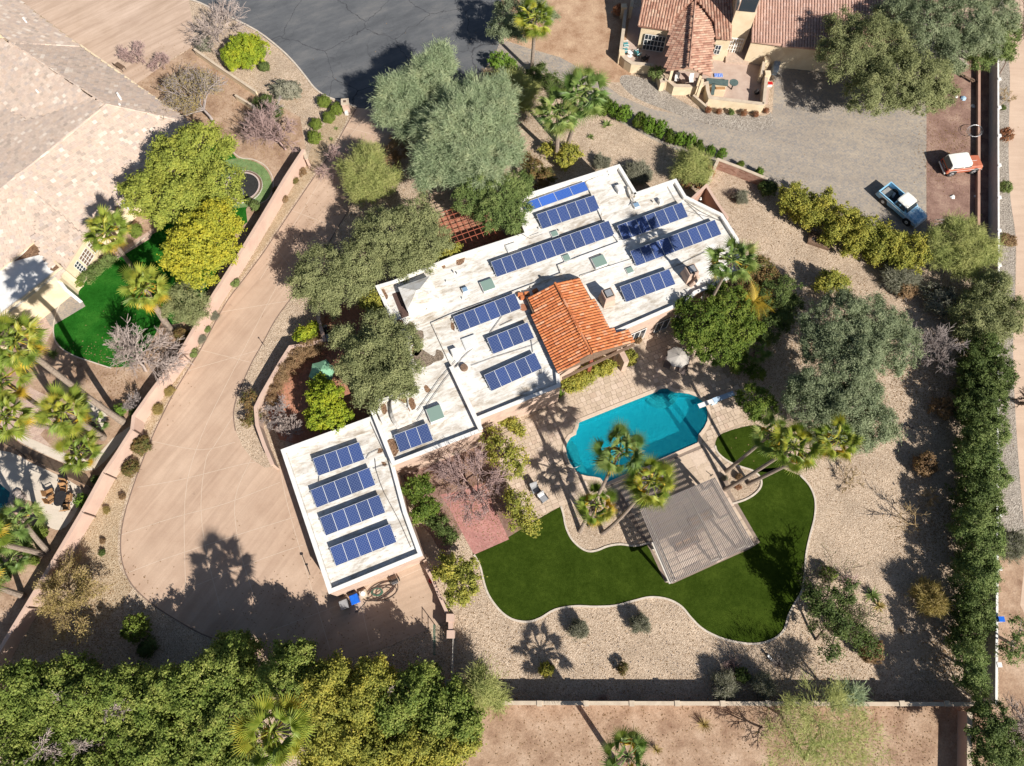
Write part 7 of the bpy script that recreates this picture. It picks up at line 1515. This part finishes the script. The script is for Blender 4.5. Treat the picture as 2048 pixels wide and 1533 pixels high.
T_('tree', 'dark_s', 'loose dark leaf clusters drooping right of the crooked trunk', 'tree', [(1650,1205,34,4.4),(1690,1180,26,4.2),(1672,1240,32,4.2),(1715,1270,26,3.2),(1735,1292,24,2.4),(1660,1302,22,3),(1620,1185,20,4)], (1660,1262), ds=1.5)
shrub('dark_shrub', 'brown', 'dark brown twiggy shrub below the drooping leaf clusters', 1743, 1303, 28, 1.6)
shrub('gold_shrub', 'gold', 'round golden shrub casting an oval shadow on the gravel', 1857, 1196, 36, 2.2)
shrub('yellow_shrub', 'citrus', 'small yellow green round shrub next to the lawn kerb', 1657, 1150, 18, 1.1)
twig_shrub('red_twigs', 'thin pinkish twigs right of the small yellow green round shrub', 1700, 1165, 22, 'bark_pink')
spiky('agave', 'spiky agave clump with pale lower leaves in the right gravel bed', 1743, 1192, 24, 'mid', 34, wd=.05)
spiky('dry_agave', 'dry tan leaved agave below the green agave clump', 1757, 1213, 18, 'gold', 30, wd=.06)
spiky('ocotillo', 'small purple brown spiky plant in orange stained gravel', 1800, 1262, 15, 'brown', 20, wd=.03)
spiky('dry_grass', 'tan ornamental grass tuft in the dirt lot below the south wall', 1407, 1450, 26, 'gold', 120, wd=.012, el=(.5, 1.5))
spiky('dry_grass', 'tan ornamental grass tuft beside the bottom edge palm', 1312, 1500, 20, 'gold', 90, wd=.014, el=(.5, 1.5))
bare_tree('dead_tree', 'thin dead tree with blue green fork at the south wall in the dirt lot', (1525,1455), (1500,1480), 55, 'bark', 3, 6, .08, 2.4, seed=41, maxseg=500)
bare_tree('yellow_twig_shrub', 'fan of golden bare branches in the open gravel by the right hedge', (1842,1062), (1805,1030), 55, 'bark_gold', 3, 6, .05, 2.2, seed=42, maxseg=420, cat='shrub')
bare_tree('dry_twigs', 'fine dry twigs in the gravel right of the palm trio', (1700,975), (1700,960), 40, 'bark_gold', 3, 7, .03, 1.1, seed=43, maxseg=900, cat='shrub')
shrub('dark_shrub', 'brown', 'brown green shrub in the hedge shade, upper one', 1882, 815, 26, 1.4); shrub('dark_shrub', 'brown', 'brown green shrub in the hedge shade, lower one', 1848, 930, 28, 1.6)
bare_tree('gold_twig_shrub', 'small golden bare shrub at the hedge foot below the lower brown shrub', (1862,1005), (1862,1000), 26, 'bark_gold', 3, 8, .03, 1.6, seed=44, maxseg=900, cat='shrub')
shrub('gravel_shrub', 'grey', 'spiky grey green shrub in the gravel left of its twin', 1157, 1260, 21, 1.3, dens=1.2); shrub('gravel_shrub', 'grey', 'spiky grey green shrub in the gravel right of its twin', 1281, 1248, 21, 1.3, dens=1.2)
shrub('gravel_shrub', 'hedge_y', 'yellow green leafy shrub beside the palm shadow in the gravel', 1093, 1338, 17, 1.1); shrub('gravel_shrub', 'red', 'small mixed green shrub between the palm shadow and dry stems', 1246, 1338, 14, 1.0, dens=.5)
shrub('grey_shrub', 'grey', 'left of two round grey shrubs at the south wall shadow', 1449, 1372, 28, 1.5); shrub('grey_shrub', 'grey', 'right of two round grey shrubs at the south wall shadow', 1524, 1366, 27, 1.4)
shrub('green_shrub', 'dark', 'dark green shrub between the two round grey shrubs', 1483, 1350, 17, 1.1); twig_shrub('red_twigs', 'pinkish flowering twigs above the dark green shrub', 1465, 1330, 20, 'bark_pink')
twig_shrub('bare_shrub', 'faint bare twigs at the left of the crooked tree in gravel', 1560, 1330, 20, 'bark_grey'); twig_shrub('bare_shrub', 'small pinkish twigs growing by the south wall', 1205, 1398, 12, 'bark_pink')
# along the driveway wall
WP = [(588,360,10,'red'),(570,398,9,'brown'),(469,567,11,'mid'),(429,633,10,'grey'),(414,659,8,'mid'),(403,679,10,'grey'),(387,706,11,'mid'),(339,783,11,'gold'),(316,820,12,'gold'),(284,890,22,'red'),(262,936,20,'red'),(245,993,8,'brown'),(213,1021,8,'gold'),(205,1083,7,'brown'),(204,1106,8,'dark'),(604,345,10,'brown')]
WL = ['reddish low plant near the top of the driveway wall strip','dry brown tuft below the reddish plant on the wall strip','green tuft where the golden ash leans over the wall strip','grey tuft, first of a row of four on the wall strip','smallest green tuft in the row of four on the wall strip','grey tuft, third in the row of four on the wall strip','green tuft, lowest in the row of four on the wall strip','golden tuft nearest the bare white tree on the wall strip','golden tuft just below the nearest golden tuft','large red tipped shrub, upper of the pair on the wall strip','large red tipped shrub, lower of the pair on the wall strip','tiny brown tuft by the wide driveway edge','tiny golden tuft next to the wall joint','tiny brown tuft, upper of the two near the golden bush','tiny dark tuft, lower of the two near the golden bush','dry tuft beside the wall end pillar']
for (px, py, r_, k_), lb in zip(WP, WL): shrub('wall_plant', k_, lb, px, py, r_, group='plants on the gravel strip along the driveway wall', dens=.6 if r_ > 15 else 1)
FP = [(649,205,13,'clip','topmost round clipped shrub beside the entry pillar'),(673,220,13,'clip','round clipped shrub nearest the entry pillar'),(658,237,12,'clip','round clipped shrub third from the street by the driveway'),(633,250,12,'clip','round clipped shrub fourth from the street by the driveway'),(629,277,14,'clip','lowest round clipped shrub of five by the driveway'),(529,134,12,'dark','small round dark shrub below the bright yellow shrub')]
for px, py, r_, k_, lb in FP: shrub('round_shrub', k_, lb, px, py, r_, r_/PPM(px, py)*1.5, group='round clipped shrubs by the street', twigs=False)
shrub('grey_shrub', 'sage', 'wide oval grey sage shrub between the street and cream wall', 575, 183, 25, 1.5, asp=1.22, rz=-.1, dens=2, twigs=False); shrub('grey_shrub', 'sage', 'small round grey shrub at the cream wall corner', 409, 90, 18, 1.2, dens=1.6)
spiky('agave', 'small blue green agave by the driveway near the clipped shrubs', 673, 259, 7, 'mid', 18); spiky('agave', 'second small agave closer to the driveway edge', 663, 281, 8, 'mid', 18)
RS = [(1208,214,16),(1228,222,13),(1248,230,15),(1277,241,14),(1298,253,15),(1320,260,15),(1341,275,13),(1361,280,13),(1381,285,13),(1398,297,13),(1421,304,10),(1443,309,10),(1480,330,8),(1518,346,9)]
RL = ['largest','second','third','fourth','fifth','sixth','seventh','eighth','ninth','tenth','eleventh','twelfth','thirteenth','last and loneliest']
for i, (px, py, r_) in enumerate(RS): shrub('hedge_plant', 'bright' if i % 3 else 'citrus', RL[i]+' green shrub counting from the palm pair along the grey paver drive', px, py, r_, r_/PPM(px, py)*2.2, group='small shrubs lining the paver drive', dens=1.2)
T_('photinia_shrub', 'red', 'green shrub with red berries beside the roof top left corner', 'shrub', [(1068,338,24,2.2),(1092,352,20,2),(1082,375,16,1.8),(1050,320,16,1.8)], (1075,352))
T_('yellow_shrub', 'hedge_y', 'yellow green shrub around the palm pair trunks', 'shrub', [(1140,308,22,1.5),(1128,322,18,1.3),(1095,298,14,1.2)], (1130,315))
T_('feathery_shrub', 'verde_y', 'feathery green shrub with rusty base outside the roof corner', 'shrub', [(1385,325,30,2.4),(1372,345,22,2),(1400,350,20,2)], (1385,345), ds=1.7)
T_('rust_shrub', 'rust', 'rusty brown leaved shrub below the feathery green shrub', 'shrub', [(1375,360,18,1.2),(1410,345,16,1.4),(1400,368,14,1)], (1390,362), ds=1.6)
shrub('grey_shrub', 'grey', 'grey green shrub in the notch of the roof corner', 1275, 350, 30, 1.4); shrub('grey_shrub', 'grey', 'pale grey twiggy shrub above the roof top left edge', 1203, 325, 18, 1.0)
spiky('agave', 'long leaved agave in the gravel near the small hedge', 1213, 252, 14, 'mid', 22); spiky('agave', 'smaller agave left of the long leaved one', 1181, 276, 11, 'mid', 20); spiky('agave', 'grey agave beside the photinia shrub', 1035, 312, 16, 'dark', 24)
T_('shrub', 'bright', 'bright green shrub at the asphalt corner below the pillar', 'shrub', [(1000,122,22,1.8),(1022,135,16,1.6)], (1005,130))
T_('needle_shrub', 'verde_y', 'dark olive needle shrub left of the rough trunked palm', 'shrub', [(1018,165,32,2.6),(1050,180,28,2.6),(1000,190,22,2.2),(1045,210,18,2.4)], (1035,200), ds=1.1)
T_('shrub', 'dark', 'dark green shrubs between the rough trunked palm and palm pair', 'shrub', [(1078,150,24,2),(1100,165,20,1.8),(1125,178,16,1.6)], (1095,165))
T_('grey_tree', 'olive_grey', 'grey green tree at the top beside the rough trunked palm', 'tree', [(1020,28,44,5.5),(1062,20,34,5.2),(1005,62,28,5),(1098,35,18,4.6),(1040,70,20,4.6)], (1035,65))
T_('shrub', 'brown', 'dark leafless looking shrub in shade by the entry driveway', 'shrub', [(795,300,26,1.6),(782,322,18,1.4),(812,285,18,1.4)], (795,308))
twig_shrub('bare_shrub', 'pale bare shrub between the asphalt corner and blue green palo verde', 978, 150, 16, 'bark_gold'); shrub('yellow_shrub', 'hedge_y', 'small orange flowering shrub in shade of the needle shrub', 1000, 228, 12, .8)
shrub('side_shrub', 'grey', 'small spiky shrub in the fenced gravel side yard', 1482, 395, 16, .9, dens=.5); twig_shrub('bare_shrub', 'dry bare twigs beside the small spiky side yard shrub', 1465, 395, 16, 'bark')
shrub('garden_shrub', 'dark', 'dark shrub inside the brick garden wall corner', 1535, 378, 20, 1.3)
# clipped hedges by the pool and neighbour windows
T_('clipped_hedge', 'hedge_y', 'clipped yellow green hedge along the porch edge of the deck', 'hedge', [(1140,768,15,1.2,.9),(1155,762,16,1.2,.9),(1172,755,16,1.2,.9),(1188,747,16,1.2,.9),(1203,740,16,1.2,.9),(1216,733,14,1.2,.9)], None, trunk=False, ds=1.8)
shrub('patio_shrub', 'hedge_y', 'round dark yellow shrub by the porch post', 1256, 716, 21, 1.5); shrub('patio_shrub', 'brown', 'small tawny shrub under the right porch eave', 1276, 680, 10, .8); shrub('patio_shrub', 'bright', 'small green plant under the lower porch roof corner', 1115, 787, 11, .7)
shrub('round_shrub', 'clip', 'round clipped shrub at the end of the neighbour window hedge', 154, 563, 14, 1.2, twigs=False); shrub('round_shrub', 'clip', 'clipped shrub above the window palm by the lawn path', 272, 463, 13, 1.3, twigs=False)
T_('window_hedge', 'mid', 'low green hedge below the neighbour house windows', 'hedge', [(175,555,13,1,.9),(187,546,13,1,.9),(198,538,12,1,.9),(210,525,11,1,.9),(220,517,10,1,.9)], None, trunk=False)
spiky('agave', 'green yucca in shade beside the lawn tip and tallest palm trunk', 108, 710, 15, 'mid', 30); shrub('green_shrub', 'bright', 'small bright green shrub where the long trunk shadow ends', 240, 822, 13, .9)
shrub('wall_shrub', 'dark', 'dark shrub against the driveway wall below the bare white tree', 274, 828, 14, 1.2); shrub('wall_shrub', 'red', 'reddish shrub against the wall at the end of the neighbour lawn', 366, 672, 18, 1.2); shrub('wall_shrub', 'brown', 'reddish brown low plant in the wall shadow by the trampoline', 553, 382, 9, .7)
shrub('trampoline_shrub', 'mid', 'small green shrub below the trampoline', 509, 412, 12, 1.0); shrub('trampoline_shrub', 'dark', 'dark shrub on the left of the small trampoline shrub', 498, 404, 8, .8)
shrub('patio_plant', 'bright', 'leafy green plant in the wall corner of the cream patio', 166, 1003, 14, 1.1); shrub('patio_plant', 'mid', 'small plant at the mesh fence end', 192, 960, 9, .9); shrub('round_shrub', 'clip', 'round green shrub among the patio palms', 79, 1065, 17, 1.3); shrub('round_shrub', 'clip', 'tiny round green shrub on bare dirt near the wall', 70, 1122, 9, .8); shrub('dark_shrub', 'mid', 'small green shrub below the patio palm trunk', 52, 1087, 12, .9); shrub('pool_shrub', 'mid', 'green shrub at the left edge below the low palm', 8, 1150, 18, 1.2)
shrub('succulent', 'sage', 'small blue grey succulent in the palm bed beside the pergola', 1449, 957, 6, .5); shrub('bed_plant', 'rust', 'rusty low plant in the palm bed beside the pergola', 1476, 974, 8, .4, dens=.6); shrub('bed_plant', 'brown', 'dry brown plant by the thin trunk in the palm bed', 1478, 955, 9, .5)
shrub('verge_plant', 'rust', 'rusty red shrub in the verge outside the pale wall', 2012, 270, 16, 1.2, dens=.5); shrub('verge_plant', 'mid', 'small green paddle plant in the verge below the rusty shrub', 2012, 374, 14, 1.0, dens=.5); shrub('verge_plant', 'mid', 'tiny green plant beside the upper white wall post', 2006, 216, 6, .5); shrub('verge_plant', 'brown', 'low brown plants in the verge near the hedge top', 2018, 480, 18, .5, dens=.4)
for i, (px, py) in enumerate(((1416,221),(1438,223),(1462,225),(1488,227),(1512,229),(1533,222))): shrub('wall_foot_plant', 'rust' if i != 2 else 'mid', ('first','second','third','fourth','fifth','sixth')[i]+' little rusty plant from the left under the cream patio wall', px, py, 7, .7, group='rusty little plants under the cream patio wall', dens=.5)
T_('shrub', 'dark', 'dark lit shrub in the recess of the cream patio wall', 'shrub', [(1311,142,14,1.6),(1318,152,10,1.3)], (1314,150)); shrub('patio_plant', 'rust', 'pinkish flowering shrub on the outer side of the long patio wall', 1236, 22, 12, 1.2, dens=.4)
# scattered stones and tiny weeds of the gravel garden
rg = np.random.default_rng(9); mb = MB()
for i in range(900):
    px, py = rg.uniform(1000, 1900), rg.uniform(1190, 1400)
    if inside((px, py), lawn): continue
    c = P(px, py); s = rg.uniform(.04, .1); mb.box((c.x, c.y, s*.3), (s, s*rg.uniform(.6, 1), s*.7), rg.uniform(0, 3), .6)
mb.build('loose_stones', 'stone', kind='stuff')['label'] = 'loose stones scattered over the gravel garden'

# fallen leaves under the trees
pts = []
for px, py, r_, n_ in ((1690,740,170,2600),(1880,760,90,1500),(1880,1050,80,1500),(1900,1300,60,800),(620,760,70,1200),(900,330,170,1600),(700,480,120,900),(160,1230,110,1600),(520,250,80,1300),(370,200,90,1300),(960,980,80,1500),(1600,640,110,1200),(1250,1480,250,1500),(1700,1480,170,1600),(1050,230,90,1200),(1900,300,60,900),(830,1370,90,900),(1000,1330,120,300),(1600,1330,160,700),(1440,760,50,250),(250,760,80,900),(600,1270,150,350),(1500,420,120,500)):
    x = rg.normal(px, r_*.6, n_); y = rg.normal(py, r_*.6, n_)
    for a, b in zip(x, y):
        if inside((a, b), POOL) or inside((a, b), lawn): continue
        p = P(a, b); pts.append((p.x, p.y, .03))
pts = np.array(pts); nr = unit(rg.normal(size=pts.shape)*.25+[0, 0, 1])
o = link('fallen_leaves', leaves('fallen_leaves', pts, nr, rg.normal(size=pts.shape), .13, .08, LF['brown'], rg), None, None, kind='stuff'); o['label'] = 'dry brown leaves lying on the gravel under the trees'
